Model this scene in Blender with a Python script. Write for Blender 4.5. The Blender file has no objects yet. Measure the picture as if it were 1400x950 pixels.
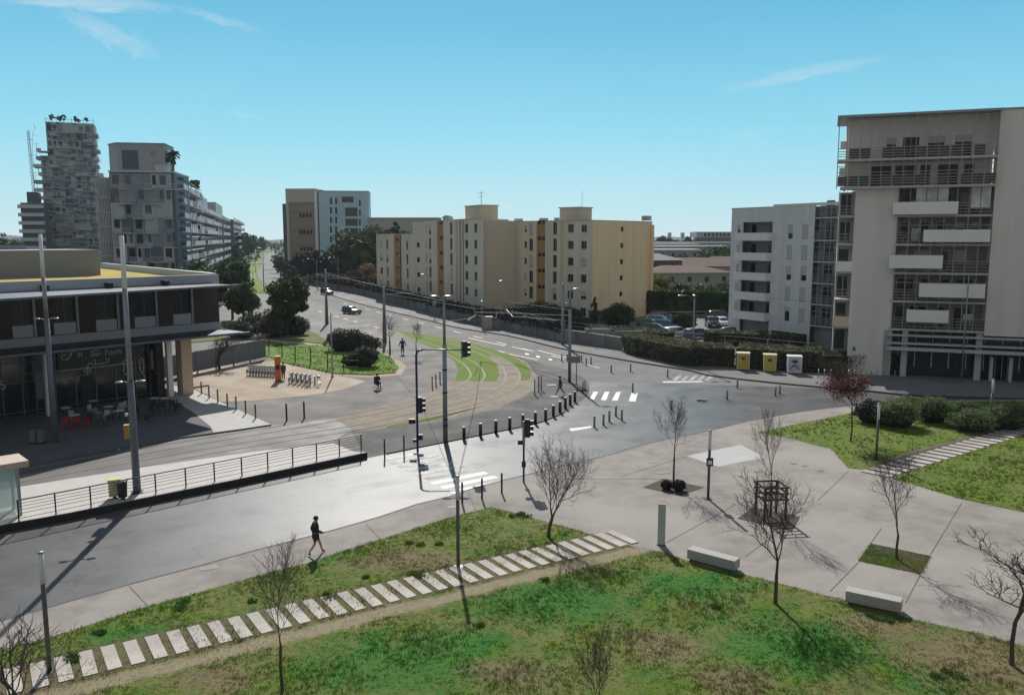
import bpy, bmesh, math, random
import numpy as np
from mathutils import Vector, Matrix
random.seed(7); RNG=np.random.default_rng(7)
scn=bpy.context.scene; COL=scn.collection
# ------------------------------------------------------------------ camera model (used to survey real ground positions)
F=1130.0; TH=math.atan(149/F); H=14.0; ST,CT=math.sin(TH),math.cos(TH)
def ray(px,py):
    x,y=px-700,py-475
    return x, F*CT-y*ST, -(y*CT+F*ST)
def G(px,py,z=0.0):
    x,f,d=ray(px,py); k=(z-H)/d
    return Vector((x*k,f*k,z))
def GX(px,D,z=0.0):           # point at forward distance D seen in column px
    py=0
    # depth along camera axis of (.,D,z)
    dep=D*CT+(H-z)*ST
    return Vector(((px-700)/F*dep,D,z))
def ZR(py,D,px=700):          # height of a point at forward distance D seen in row py
    x,f,d=ray(px,py); return H+d/f*D
def hit(P,d,px,py,y0=0.0):    # facade coordinates (u,z) on vertical plane through P + y0*n along d
    n=(-d[1],d[0]); Q=(P[0]+n[0]*y0,P[1]+n[1]*y0)
    x,f,dn=ray(px,py)
    det=x*(-d[1])+d[0]*f
    t=(Q[0]*(-d[1])+d[0]*Q[1])/det
    hx,hy=x*t,f*t
    return (hx-Q[0])*d[0]+(hy-Q[1])*d[1], H+dn*t
# ------------------------------------------------------------------ materials
MATS={}
def nodes(name):
    m=bpy.data.materials.new(name); m.use_nodes=True; nt=m.node_tree
    return m,nt,nt.nodes,nt.links,nt.nodes['Principled BSDF']
def col4(c): return (c[0],c[1],c[2],1)
def M(name,c=(.5,.5,.5),c2=None,rough=.7,scale=3.0,bump=0.0,metal=0.0,detail=6,spec=.5,c3=None,scale3=.25,trans=0,streak=None,coord='Object',bscale=None):
    """procedural surface: two tones mixed by fine noise, an optional third in large patches"""
    if name in MATS: return MATS[name]
    m,nt,N,L,b=nodes(name)
    b.inputs['Roughness'].default_value=rough; b.inputs['Metallic'].default_value=metal
    b.inputs['Specular IOR Level'].default_value=spec
    tc=N.new('ShaderNodeTexCoord'); mp=N.new('ShaderNodeMapping'); L.new(tc.outputs[coord],mp.inputs[0])
    if streak: mp.inputs['Scale'].default_value=streak
    nz=N.new('ShaderNodeTexNoise'); nz.inputs['Scale'].default_value=scale; nz.inputs['Detail'].default_value=detail; nz.inputs['Roughness'].default_value=.65
    L.new(mp.outputs[0],nz.inputs[0])
    if c2 is None: c2=tuple(v*.86 for v in c)
    mx=N.new('ShaderNodeMix'); mx.data_type='RGBA'; mx.inputs[6].default_value=col4(c); mx.inputs[7].default_value=col4(c2)
    rp=N.new('ShaderNodeMapRange'); rp.inputs[1].default_value=.35; rp.inputs[2].default_value=.68
    L.new(nz.outputs[0],rp.inputs[0]); L.new(rp.outputs[0],mx.inputs[0]); out=mx.outputs[2]
    if c3 is not None:
        n3=N.new('ShaderNodeTexNoise'); n3.inputs['Scale'].default_value=scale3; n3.inputs['Detail'].default_value=5; L.new(mp.outputs[0],n3.inputs[0])
        r3=N.new('ShaderNodeMapRange'); r3.inputs[1].default_value=.46; r3.inputs[2].default_value=.62; L.new(n3.outputs[0],r3.inputs[0])
        m3=N.new('ShaderNodeMix'); m3.data_type='RGBA'; L.new(r3.outputs[0],m3.inputs[0]); L.new(out,m3.inputs[6]); m3.inputs[7].default_value=col4(c3); out=m3.outputs[2]
    L.new(out,b.inputs['Base Color'])
    if bump:
        bp=N.new('ShaderNodeBump'); bp.inputs['Strength'].default_value=bump; bp.inputs['Distance'].default_value=.03
        nb=N.new('ShaderNodeTexNoise'); nb.inputs['Scale'].default_value=bscale or scale*6; nb.inputs['Detail'].default_value=8; L.new(mp.outputs[0],nb.inputs[0])
        L.new(nb.outputs[0],bp.inputs['Height']); L.new(bp.outputs[0],b.inputs['Normal'])
    if trans:
        tr=N.new('ShaderNodeBsdfTranslucent'); L.new(out,tr.inputs[0]); ms=N.new('ShaderNodeMixShader'); ms.inputs[0].default_value=trans
        L.new(b.outputs[0],ms.inputs[1]); L.new(tr.outputs[0],ms.inputs[2]); L.new(ms.outputs[0],N['Material Output'].inputs[0])
    MATS[name]=m; return m
def math_(N,L,op,a,b=None,clamp=False):
    n=N.new('ShaderNodeMath'); n.operation=op; n.use_clamp=clamp
    for i,v in enumerate((a,b)):
        if v is None: continue
        if isinstance(v,(int,float)): n.inputs[i].default_value=v
        else: L.new(v,n.inputs[i])
    return n.outputs[0]
def noise(N,L,vec,sc,det=5,rough=.6,lo=None,hi=None):
    n=N.new('ShaderNodeTexNoise'); n.inputs['Scale'].default_value=sc; n.inputs['Detail'].default_value=det; n.inputs['Roughness'].default_value=rough
    L.new(vec,n.inputs[0]); o=n.outputs[0]
    if lo is not None:
        r=N.new('ShaderNodeMapRange'); r.inputs[1].default_value=lo; r.inputs[2].default_value=hi; L.new(o,r.inputs[0]); o=r.outputs[0]
    return o
def mix(N,L,f,a,b):
    m=N.new('ShaderNodeMix'); m.data_type='RGBA'
    for i,v in ((0,f),(6,a),(7,b)):
        if isinstance(v,tuple): m.inputs[i].default_value=col4(v)
        elif isinstance(v,(int,float)): m.inputs[i].default_value=v
        else: L.new(v,m.inputs[i])
    return m.outputs[2]
# slab path line (foreground lawn)
SP0=Vector((-18.2,23.15)); SP1=Vector((5.45,37.45)); SD=(SP1-SP0).normalized(); SN=Vector((-SD.y,SD.x))
def grass_material(name,tracks=False,dry=.5,trans=0,lush=(.075,.15,.018),deep=(.03,.10,.022),brown=(.17,.135,.075),earth=(.30,.235,.16)):
    m,nt,N,L,b=nodes(name)
    tc=N.new('ShaderNodeTexCoord'); v=tc.outputs['Object']
    big=noise(N,L,v,.22,4,.6,.42,.60); mid=noise(N,L,v,.9,5,.65,.40,.62); fine=noise(N,L,v,9,6,.7,.3,.7); vf=noise(N,L,v,45,4,.7,.25,.75)
    c=mix(N,L,mid,lush,deep)
    dr=noise(N,L,v,.33,5,.7,.5-.10*dry-.02,.62-.10*dry)
    brk=math_(N,L,'MULTIPLY',dr,noise(N,L,v,5,5,.7,.30,.60)); c=mix(N,L,math_(N,L,'MULTIPLY',brk,.85),c,brown)
    sp=math_(N,L,'MULTIPLY',noise(N,L,v,.7,6,.75,.57,.70),noise(N,L,v,12,4,.7,.38,.6)); c=mix(N,L,math_(N,L,'MULTIPLY',sp,.7),c,(.26,.22,.14))
    c=mix(N,L,math_(N,L,'MULTIPLY',fine,.35),c,tuple(x*.55 for x in lush)); c=mix(N,L,math_(N,L,'MULTIPLY',vf,.4),c,tuple(min(1,x*1.5) for x in lush))
    if tracks:
        def blob(px,py,r,f=1.0):
            p=G(px,py,.12); vm=N.new('ShaderNodeVectorMath'); vm.operation='SUBTRACT'; L.new(v,vm.inputs[0]); vm.inputs[1].default_value=(p.x,p.y,.12)
            s2=N.new('ShaderNodeVectorMath'); s2.operation='MULTIPLY'; L.new(vm.outputs[0],s2.inputs[0]); s2.inputs[1].default_value=(1/(r*f),1/r,0)
            ln=N.new('ShaderNodeVectorMath'); ln.operation='LENGTH'; L.new(s2.outputs[0],ln.inputs[0])
            d=math_(N,L,'ADD',ln.outputs['Value'],math_(N,L,'MULTIPLY',math_(N,L,'SUBTRACT',wn,.5),2.6)); rr=N.new('ShaderNodeMapRange'); rr.inputs[1].default_value=1.05; rr.inputs[2].default_value=.45; L.new(d,rr.inputs[0]); return rr.outputs[0]
        wn=noise(N,L,v,1.3,7,.75)
        def union(lst):
            o=lst[0]
            for q in lst[1:]: o=math_(N,L,'MAXIMUM',o,q)
            return o
        gm=union([blob(545,905,2.6,1.5),blob(760,820,2.6,1.6),blob(1090,880,2.6,1.4),blob(640,880,1.8),blob(950,800,1.8,1.5),blob(185,868,1.0,2),blob(1260,930,1.2),blob(420,760,1.2,2)])
        c=mix(N,L,math_(N,L,'MULTIPLY',gm,.75),c,mix(N,L,fine,(.018,.14,.024),(.05,.20,.022)))
        bmk=union([blob(1330,900,2.6,1.3),blob(905,880,1.3,1.2),blob(690,920,1.1,1.5),blob(560,765,1.6,1.8),blob(250,880,.9,2.2),blob(40,935,1.2,1.5),blob(1215,855,1.3,1.6),blob(820,735,.9,1.6),blob(1000,930,1.0,1.6),blob(300,925,1.0,2)])
        tan=mix(N,L,noise(N,L,v,5,6,.75,.35,.65),(.27,.20,.125),(.15,.13,.06))
        c=mix(N,L,math_(N,L,'MULTIPLY',bmk,.8),c,tan)
        sx=N.new('ShaderNodeSeparateXYZ'); L.new(v,sx.inputs[0])
        def dist(off):
            return math_(N,L,'SUBTRACT',math_(N,L,'ADD',math_(N,L,'MULTIPLY',sx.outputs[0],SN.x),math_(N,L,'MULTIPLY',sx.outputs[1],SN.y)),SP0.dot(SN)+off)
        wob=math_(N,L,'MULTIPLY',math_(N,L,'SUBTRACT',noise(N,L,v,.8,6,.75),.5),1.6)
        d=math_(N,L,'ABSOLUTE',math_(N,L,'ADD',dist(-1.62),wob))
        r=N.new('ShaderNodeMapRange'); r.inputs[1].default_value=.62; r.inputs[2].default_value=.22; L.new(d,r.inputs[0])
        e=mix(N,L,noise(N,L,v,6,6,.7,.35,.65),earth,tuple(x*.72 for x in earth))
        c=mix(N,L,math_(N,L,'MULTIPLY',r.outputs[0],.85),c,e)
        d2=math_(N,L,'ABSOLUTE',math_(N,L,'ADD',dist(0),math_(N,L,'MULTIPLY',wob,.3)))
        r2=N.new('ShaderNodeMapRange'); r2.inputs[1].default_value=1.35; r2.inputs[2].default_value=.95; L.new(d2,r2.inputs[0])
        c=mix(N,L,math_(N,L,'MULTIPLY',r2.outputs[0],.75),c,mix(N,L,noise(N,L,v,4,6,.7,.35,.65),(.12,.105,.05),(.16,.125,.08)))
    L.new(c,b.inputs['Base Color']); b.inputs['Roughness'].default_value=.9; b.inputs['Specular IOR Level'].default_value=.15
    bp=N.new('ShaderNodeBump'); bp.inputs['Strength'].default_value=.9; bp.inputs['Distance'].default_value=.06; nb=noise(N,L,v,14,8,.75)
    if trans:
        tr=N.new('ShaderNodeBsdfTranslucent'); L.new(c,tr.inputs[0]); ms=N.new('ShaderNodeMixShader'); ms.inputs[0].default_value=trans; L.new(b.outputs[0],ms.inputs[1]); L.new(tr.outputs[0],ms.inputs[2]); L.new(ms.outputs[0],N['Material Output'].inputs[0])
    L.new(nb,bp.inputs['Height']); L.new(bp.outputs[0],b.inputs['Normal']); MATS[name]=m; return m
def asphalt_material(name,base=.075,rough=.5,wear=1.0,tint=(1,1,1.02),spec=.21):
    m,nt,N,L,b=nodes(name); b.inputs['Specular IOR Level'].default_value=spec; tc=N.new('ShaderNodeTexCoord'); v=tc.outputs['Object']
    t=lambda k:tuple(base*k*x for x in tint)
    c=mix(N,L,noise(N,L,v,.12,5,.6,.35,.65),t(1.15),t(.88))
    mp=N.new('ShaderNodeMapping'); mp.inputs['Rotation'].default_value=(0,0,-math.radians(33)); mp.inputs['Scale'].default_value=(.12,1.1,1); L.new(v,mp.inputs[0])
    c=mix(N,L,math_(N,L,'MULTIPLY',noise(N,L,mp.outputs[0],1.0,4,.6,.42,.66),.35*wear),c,t(1.5))
    c=mix(N,L,math_(N,L,'MULTIPLY',noise(N,L,v,60,3,.7,.3,.7),.35),c,t(.6))
    # patches and sealed cracks
    vo=N.new('ShaderNodeTexVoronoi'); vo.feature='DISTANCE_TO_EDGE'; vo.inputs['Scale'].default_value=.11
    wv=N.new('ShaderNodeMixRGB'); 
    nn=N.new('ShaderNodeTexNoise'); nn.inputs['Scale'].default_value=.8; nn.inputs['Detail'].default_value=6; L.new(v,nn.inputs[0])
    wv.blend_type='ADD'; wv.inputs[0].default_value=.9; L.new(v,wv.inputs[1]); L.new(nn.outputs[1],wv.inputs[2]); L.new(wv.outputs[0],vo.inputs[0])
    cr=N.new('ShaderNodeMapRange'); cr.inputs[1].default_value=.006; cr.inputs[2].default_value=.002; L.new(vo.outputs[0],cr.inputs[0])
    c=mix(N,L,math_(N,L,'MULTIPLY',cr.outputs[0],.5*wear),c,t(.45))
    L.new(c,b.inputs['Base Color'])
    rr=N.new('ShaderNodeMapRange'); rr.inputs[3].default_value=rough-.07; rr.inputs[4].default_value=rough+.10; L.new(noise(N,L,v,.35,5,.6,.3,.7),rr.inputs[0]); L.new(rr.outputs[0],b.inputs['Roughness'])
    bp=N.new('ShaderNodeBump'); bp.inputs['Strength'].default_value=.35; bp.inputs['Distance'].default_value=.01; L.new(noise(N,L,v,90,4,.7),bp.inputs['Height']); L.new(bp.outputs[0],b.inputs['Normal'])
    MATS[name]=m; return m
# ------------------------------------------------------------------ mesh collector
class MB:
    def __init__(s): s.v=[]; s.f=[]
    def add(s,vs,fs):
        o=len(s.v); s.v+=[tuple(q) for q in vs]; s.f+=[tuple(i+o for i in f) for f in fs]; return s
    def box(s,x0,y0,z0,x1,y1,z1,skip=''):
        vs=[(x0,y0,z0),(x1,y0,z0),(x1,y1,z0),(x0,y1,z0),(x0,y0,z1),(x1,y0,z1),(x1,y1,z1),(x0,y1,z1)]
        fs={'b':(0,3,2,1),'t':(4,5,6,7),'f':(0,1,5,4),'r':(1,2,6,5),'k':(2,3,7,6),'l':(3,0,4,7)}
        return s.add(vs,[q for k,q in fs.items() if k not in skip])
    def cbox(s,c,sz,rz=0,bev=0):
        hx,hy,hz=sz[0]/2,sz[1]/2,sz[2]/2; ca,sa=math.cos(rz),math.sin(rz)
        vs=[]
        for z in (-hz,hz):
            for x,y in ((-hx,-hy),(hx,-hy),(hx,hy),(-hx,hy)): vs.append((c[0]+x*ca-y*sa,c[1]+x*sa+y*ca,c[2]+z))
        return s.add(vs,[(0,3,2,1),(4,5,6,7),(0,1,5,4),(1,2,6,5),(2,3,7,6),(3,0,4,7)])
    def tube(s,pts,r,n=6,cap=True):
        pts=[Vector(p) for p in pts]; rs=r if isinstance(r,(list,tuple)) else [r]*len(pts); rings=[]
        vs=[]; fs=[]; a=None
        for i,p in enumerate(pts):
            t=(pts[min(i+1,len(pts)-1)]-pts[max(i-1,0)])
            if t.length<1e-9: t=Vector((0,0,1))
            t.normalize()
            if a is None: a=t.orthogonal().normalized()
            else:
                a=(a-t*a.dot(t)); a=a.normalized() if a.length>1e-6 else t.orthogonal().normalized()
            b=t.cross(a)
            for k in range(n):
                w=2*math.pi*k/n; vs.append(p+(a*math.cos(w)+b*math.sin(w))*rs[i])
        for i in range(len(pts)-1):
            for k in range(n):
                k2=(k+1)%n; fs.append((i*n+k,i*n+k2,(i+1)*n+k2,(i+1)*n+k))
        if cap: fs.append(tuple(range(n-1,-1,-1))); fs.append(tuple((len(pts)-1)*n+k for k in range(n)))
        return s.add(vs,fs)
    def cyl(s,x,y,z0,z1,r,r2=None,n=12): return s.tube([(x,y,z0),(x,y,z1)],[r,r if r2 is None else r2],n)
    def quad(s,a,b,c,d): return s.add([a,b,c,d],[(0,1,2,3)])
    def poly(s,pts,z=None):
        pts=[(p[0],p[1],p[2] if z is None else z) for p in pts]; return s.add(pts,[tuple(range(len(pts)))])
    def prism(s,pts,z0,z1):
        n=len(pts); ar=sum(pts[i][0]*pts[(i+1)%n][1]-pts[(i+1)%n][0]*pts[i][1] for i in range(n))
        if ar<0: pts=pts[::-1]
        vs=[(p[0],p[1],z0) for p in pts]+[(p[0],p[1],z1) for p in pts]
        return s.add(vs,[tuple(range(n,2*n)),tuple(range(n-1,-1,-1))]+[(i,(i+1)%n,n+(i+1)%n,n+i) for i in range(n)])
    def ball(s,c,r,n=8,m=5,sq=(1,1,1)):
        vs=[(c[0],c[1],c[2]+r*sq[2])]
        for j in range(1,m):
            t=math.pi*j/m
            for k in range(n):
                w=2*math.pi*k/n; vs.append((c[0]+r*sq[0]*math.sin(t)*math.cos(w),c[1]+r*sq[1]*math.sin(t)*math.sin(w),c[2]+r*sq[2]*math.cos(t)))
        vs.append((c[0],c[1],c[2]-r*sq[2])); fs=[(0,1+k,1+(k+1)%n) for k in range(n)]
        for j in range(m-2):
            for k in range(n): a=1+j*n; fs.append((a+k,a+n+k,a+n+(k+1)%n,a+(k+1)%n))
        a=1+(m-2)*n; fs+=[(a+(k+1)%n,a+k,len(vs)-1) for k in range(n)]
        return s.add(vs,fs)
    def wall(s,u0,u1,z0,z1,holes=(),y=0.0,dep=.22):
        us=sorted({u0,u1}|{min(max(h[i],u0),u1) for h in holes for i in (0,1)}); zs=sorted({z0,z1}|{min(max(h[i],z0),z1) for h in holes for i in (2,3)})
        for a,b in zip(us,us[1:]):
            for c,d in zip(zs,zs[1:]):
                mu,mz=(a+b)/2,(c+d)/2
                if any(h[0]<mu<h[1] and h[2]<mz<h[3] for h in holes): continue
                s.quad((a,y,c),(b,y,c),(b,y,d),(a,y,d))
        for h in holes:
            a,b,c,d=h[:4]
            s.quad((a,y,c),(a,y+dep,c),(b,y+dep,c),(b,y,c)); s.quad((a,y,d),(b,y,d),(b,y+dep,d),(a,y+dep,d))
            s.quad((a,y,c),(a,y,d),(a,y+dep,d),(a,y+dep,c)); s.quad((b,y,c),(b,y+dep,c),(b,y+dep,d),(b,y,d))
        return s
    def mesh(s,name,mat,smooth=False):
        me=bpy.data.meshes.new(name); me.from_pydata(s.v,[],s.f); me.validate(); 
        if mat: me.materials.append(mat)
        if smooth:
            for p in me.polygons: p.use_smooth=True
        me.update(); return me
    def build(s,name,mat,parent=None,smooth=False,kind=None,loc=None,bevel=0):
        o=bpy.data.objects.new(name,s.mesh(name,mat,smooth)); COL.objects.link(o)
        if parent: o.parent=parent
        if kind: o['kind']=kind
        if loc is not None: o.location=loc
        if bevel:
            md=o.modifiers.new('b','BEVEL'); md.width=bevel; md.segments=2; md.limit_method='ANGLE'
        return o
def tag(o,label,cat,group=None,kind=None):
    o['label']=label; o['category']=cat
    if group: o['group']=group
    if kind: o['kind']=kind
    return o
def thing(name,label,cat,loc=(0,0,0),rz=0,group=None,kind=None):
    o=bpy.data.objects.new(name,None); COL.objects.link(o); o.empty_display_size=.3
    o.location=loc; o.rotation_euler=(0,0,rz); return tag(o,label,cat,group,kind)
def copy_tree(o,loc=None,rz=None,label=None):
    def rec(a,par):
        c=a.copy(); COL.objects.link(c)
        if par: c.parent=par
        for ch in a.children: rec(ch,c)
        return c
    c=rec(o,None)
    if loc is not None: c.location=loc
    if rz is not None: c.rotation_euler=(0,0,rz)
    if label: c['label']=label
    return c
def struct(name,pts,z,mat,z0=None):
    mb=MB()
    if z0 is None: mb.poly(pts,z)
    else: mb.prism([(p[0],p[1]) for p in pts],z0,z)
    o=mb.build(name,mat,kind='structure')
    bm=bmesh.new(); bm.from_mesh(o.data); bmesh.ops.triangulate(bm,faces=[f for f in bm.faces if len(f.verts)>4]); bmesh.ops.recalc_face_normals(bm,faces=bm.faces)
    if z0 is None:
        for f in bm.faces:
            if f.normal.z<0: f.normal_flip()
    bm.to_mesh(o.data); bm.free(); return o
def gp(lst,z=0.0): return [G(a,b,z) for a,b in lst]
ORD='first second third fourth fifth sixth seventh eighth ninth tenth eleventh twelfth thirteenth fourteenth fifteenth sixteenth seventeenth eighteenth nineteenth twentieth'.split()
for a in ('twenty','thirty','forty'): ORD+= [a+'-'+ORD[i] for i in range(9)]+[{'twenty':'thirtieth','thirty':'fortieth','forty':'fiftieth'}[a]]
def spline(pts,step=.5):
    pts=[Vector(p) for p in pts]; out=[]
    P=[pts[0]*2-pts[1]]+pts+[pts[-1]*2-pts[-2]]
    for i in range(1,len(P)-2):
        a,b,c,d=P[i-1:i+3]; n=max(1,int((c-b).length/step))
        for k in range(n):
            t=k/n; out.append(.5*((2*b)+(c-a)*t+(2*a-5*b+4*c-d)*t*t+(3*b-a-3*c+d)*t**3))
    out.append(pts[-1]); return out
def ribbon(mb,line,w,z,off=0.0,z0=None):
    L=[]; R=[]
    for i,p in enumerate(line):
        t=(line[min(i+1,len(line)-1)]-line[max(i-1,0)]); t.z=0; t.normalize(); n=Vector((-t.y,t.x,0))
        L.append((p.x+n.x*(off+w/2),p.y+n.y*(off+w/2),z)); R.append((p.x+n.x*(off-w/2),p.y+n.y*(off-w/2),z))
    m=len(L); mb.add(L+R,[(m+i,m+i+1,i+1,i) for i in range(m-1)])
    if z0 is not None:
        lo=[(q[0],q[1],z0) for q in L]; mb.add(L+lo,[(i,i+1,m+i+1,m+i) for i in range(m-1)])
        lo=[(q[0],q[1],z0) for q in R]; mb.add(R+lo,[(i+1,i,m+i,m+i+1) for i in range(m-1)])
# ------------------------------------------------------------------ camera, sun, sky
cam=bpy.data.cameras.new('camera'); co=bpy.data.objects.new('camera',cam); COL.objects.link(co)
co.location=(0,0,H); co.rotation_euler=(math.pi/2-TH,0,0); cam.sensor_width=36; cam.lens=F/1400*36; cam.clip_end=6000; cam.clip_start=.5; scn.camera=co
SUN_EL=math.radians(37); SUN_AZ=math.atan((543-700)/(F*CT+149*ST))   # left of the viewing direction
sd=Vector((math.sin(SUN_AZ)*math.cos(SUN_EL),math.cos(SUN_AZ)*math.cos(SUN_EL),math.sin(SUN_EL)))
sl=bpy.data.lights.new('sun','SUN'); sl.energy=5.0; sl.angle=math.radians(.5); sl.color=(1,.95,.88); so=bpy.data.objects.new('sun',sl); COL.objects.link(so)
so.rotation_euler=sd.to_track_quat('Z','Y').to_euler()
w=bpy.data.worlds.new('World'); scn.world=w; w.use_nodes=True; N=w.node_tree.nodes; L=w.node_tree.links; bg=N['Background']
sky=N.new('ShaderNodeTexSky'); sky.sky_type='NISHITA'; sky.sun_disc=False; sky.sun_elevation=SUN_EL; sky.sun_rotation=SUN_AZ
sky.air_density=1.2; sky.dust_density=.3; sky.ozone_density=2.2; sky.altitude=50
tc=N.new('ShaderNodeTexCoord')
# thin cirrus wisps, fixed in the sky
sx=N.new('ShaderNodeSeparateXYZ'); L.new(tc.outputs['Generated'],sx.inputs[0])
def wisp(px,py,ang,ln,wd,seed,amt):
    x,f,d=ray(px,py); c=Vector((x,f,d)).normalized(); r=Vector((f,-x,0)).normalized(); u=r.cross(c).normalized()
    a=math.radians(ang); e1=r*math.cos(a)+u*math.sin(a); e2=-r*math.sin(a)+u*math.cos(a)
    def dot(e,off):
        vm=N.new('ShaderNodeVectorMath'); vm.operation='DOT_PRODUCT'; L.new(tc.outputs['Generated'],vm.inputs[0]); vm.inputs[1].default_value=e; return math_(N,L,'SUBTRACT',vm.outputs['Value'],off)
    p=math_(N,L,'DIVIDE',dot(e1,c.dot(e1)),ln); q=math_(N,L,'DIVIDE',dot(e2,c.dot(e2)),wd)
    cb=N.new('ShaderNodeCombineXYZ'); L.new(p,cb.inputs[0]); L.new(q,cb.inputs[1]); cb.inputs[2].default_value=seed
    mp=N.new('ShaderNodeMapping'); mp.inputs['Scale'].default_value=(2.2,.9,1); L.new(cb.outputs[0],mp.inputs[0])
    nz=noise(N,L,mp.outputs[0],1.6,6,.6)
    q2=math_(N,L,'ADD',q,math_(N,L,'MULTIPLY',math_(N,L,'SUBTRACT',nz,.5),2.4))
    r2=math_(N,L,'ADD',math_(N,L,'MULTIPLY',p,p),math_(N,L,'MULTIPLY',q2,q2))
    g=math_(N,L,'SUBTRACT',1.0,r2,True); return math_(N,L,'MULTIPLY',math_(N,L,'MULTIPLY',g,nz),amt)
ws=[wisp(150,48,-22,.055,.012,1.0,.5),wisp(120,4,3,.09,.009,2.0,.7),wisp(300,27,-12,.05,.006,3.0,.4),wisp(1095,102,8,.09,.008,4.0,.45),wisp(1020,184,5,.03,.004,5.0,.25),wisp(335,158,-5,.02,.003,6.0,.3)]
tot=ws[0]
for q in ws[1:]: tot=math_(N,L,'ADD',tot,q)
def ramp3(z):
    cr=N.new('ShaderNodeValToRGB'); L.new(z,cr.inputs[0]); e=cr.color_ramp.elements
    e[0].position=.0; e[0].color=(.60,.86,.95,1); e[1].position=.9; e[1].color=(.06,.27,.50,1)
    for p_,c_ in ((.03,(.48,.81,.92,1)),(.12,(.27,.71,.90,1)),(.27,(.095,.48,.74,1))): k=e.new(p_); k.color=c_
    vm=N.new('ShaderNodeVectorMath'); vm.operation='SCALE'; L.new(cr.outputs[0],vm.inputs[0]); vm.inputs['Scale'].default_value=1/.085; return vm.outputs[0]
tint=N.new('ShaderNodeMix'); tint.data_type='RGBA'; tint.blend_type='MULTIPLY'; tint.inputs[0].default_value=1; tint.inputs[7].default_value=(.98,1.0,.95,1); L.new(sky.outputs[0],tint.inputs[6])
hi=N.new('ShaderNodeMapRange'); hi.inputs[1].default_value=.24; hi.inputs[2].default_value=.5; L.new(sx.outputs[2],hi.inputs[0])
base_sky=mix(N,L,hi.outputs[0],mix(N,L,.88,tint.outputs[2],ramp3(sx.outputs[2])),tint.outputs[2])
bk=N.new('ShaderNodeMapRange'); bk.inputs[1].default_value=.25; bk.inputs[2].default_value=-.35; L.new(sx.outputs[1],bk.inputs[0])
base_sky=mix(N,L,bk.outputs[0],base_sky,(3.6,3.7,3.8))          # unseen sky behind the viewer: neutral fill added to brighten shaded facades
cm=mix(N,L,tot,base_sky,(9.5,9.9,10.4)); L.new(cm,bg.inputs[0]); bg.inputs[1].default_value=.085
scn.view_settings.view_transform='Standard'; scn.view_settings.look='None'; scn.view_settings.gamma=1; scn.view_settings.exposure=0
scn.render.engine='CYCLES'; scn.cycles.max_bounces=6; scn.cycles.diffuse_bounces=3; scn.cycles.transparent_max_bounces=8
# ------------------------------------------------------------------ common materials
ASPH=asphalt_material('road_asphalt',.092,.40); ASPH2=asphalt_material('plaza_asphalt',.145,.8,.4,(1.07,1,.93),.2); ASPH3=asphalt_material('side_street_asphalt',.10,.65,.6,(1,1,1.02),.25)
CONC=M('plaza_concrete',(.315,.287,.262),(.205,.185,.168),.88,.75,.4,c3=(.335,.307,.28),scale3=.14,bscale=25,spec=.25)
CONCW=M('pale_concrete',(.50,.49,.47),(.42,.41,.39),.85,1.2,.15,spec=.25); STONE=M('bench_stone',(.42,.40,.37),(.34,.33,.31),.8,4,.5)
KERB=M('kerb_stone',(.36,.35,.33),(.28,.27,.26),.75,2,.2); GRAV=M('gravel',(.42,.345,.27),(.35,.285,.22),.95,1.5,.5,c3=(.47,.39,.31),scale3=.3,spec=.21)
BALL=M('trackbed_concrete',(.29,.245,.19),(.24,.20,.16),.9,1.0,.3,c3=(.21,.18,.145),scale3=.5,spec=.2); STEEL=M('rail_steel',(.20,.18,.16),None,.75,8,metal=.3,spec=.2)
PAINT=M('road_paint',(.74,.74,.72),(.55,.55,.54),.6,2.5,.1,c3=(.62,.62,.61),scale3=1.5)
SIDE=asphalt_material('sidewalk_asphalt',.17,.8,.3,(1,1,1),.2)
STREAK=1
DARK=M('dark_metal',(.028,.03,.035),None,.45,4,metal=.3); BLUEM=M('blue_painted_metal',(.02,.035,.16),(.015,.03,.12),.4,3); GREYM=M('galvanised_steel',(.30,.31,.33),(.24,.25,.27),.45,2,metal=.5)
SLATE=M('slate_grey_paint',(.13,.15,.18),(.11,.13,.155),.5,1); WHITEP=M('white_paint',(.78,.78,.78),(.70,.70,.70),.55,1); GLASSD=M('dark_window_glass',(.010,.013,.016),(.02,.026,.032),.12,.6,spec=.35)
RUST=M('brown_steel_post',(.16,.11,.07),None,.6,5); FROST=M('frosted_lamp_tube',(.62,.66,.70),(.55,.6,.64),.25,3); WOOD=M('dark_brown_timber',(.045,.027,.02),(.03,.018,.014),.6,2,.3,streak=(.3,3,14))
BARK=M('tree_bark',(.10,.082,.065),(.065,.052,.042),.9,9,.6); BARKL=M('pale_bark',(.17,.145,.12),(.11,.095,.08),.9,9,.5)
MULCH=M('planting_soil',(.06,.045,.033),(.10,.08,.06),.95,14,.9)
ALUM=M('weathered_aluminium',(.42,.44,.46),(.36,.38,.4),.35,2,metal=.6)
# ------------------------------------------------------------------ ground and roads
def rect(x0,y0,x1,y1): return [(x0,y0),(x1,y0),(x1,y1),(x0,y1)]
struct('ground',rect(-1500,-60,1500,3500),-.06,M('dry_ground',(.050,.060,.038),(.075,.075,.05),.95,.05,c3=(.07,.08,.05),scale3=.01))
struct('city_plaza',rect(-62,30,75,200),-.004,ASPH2)
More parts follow.
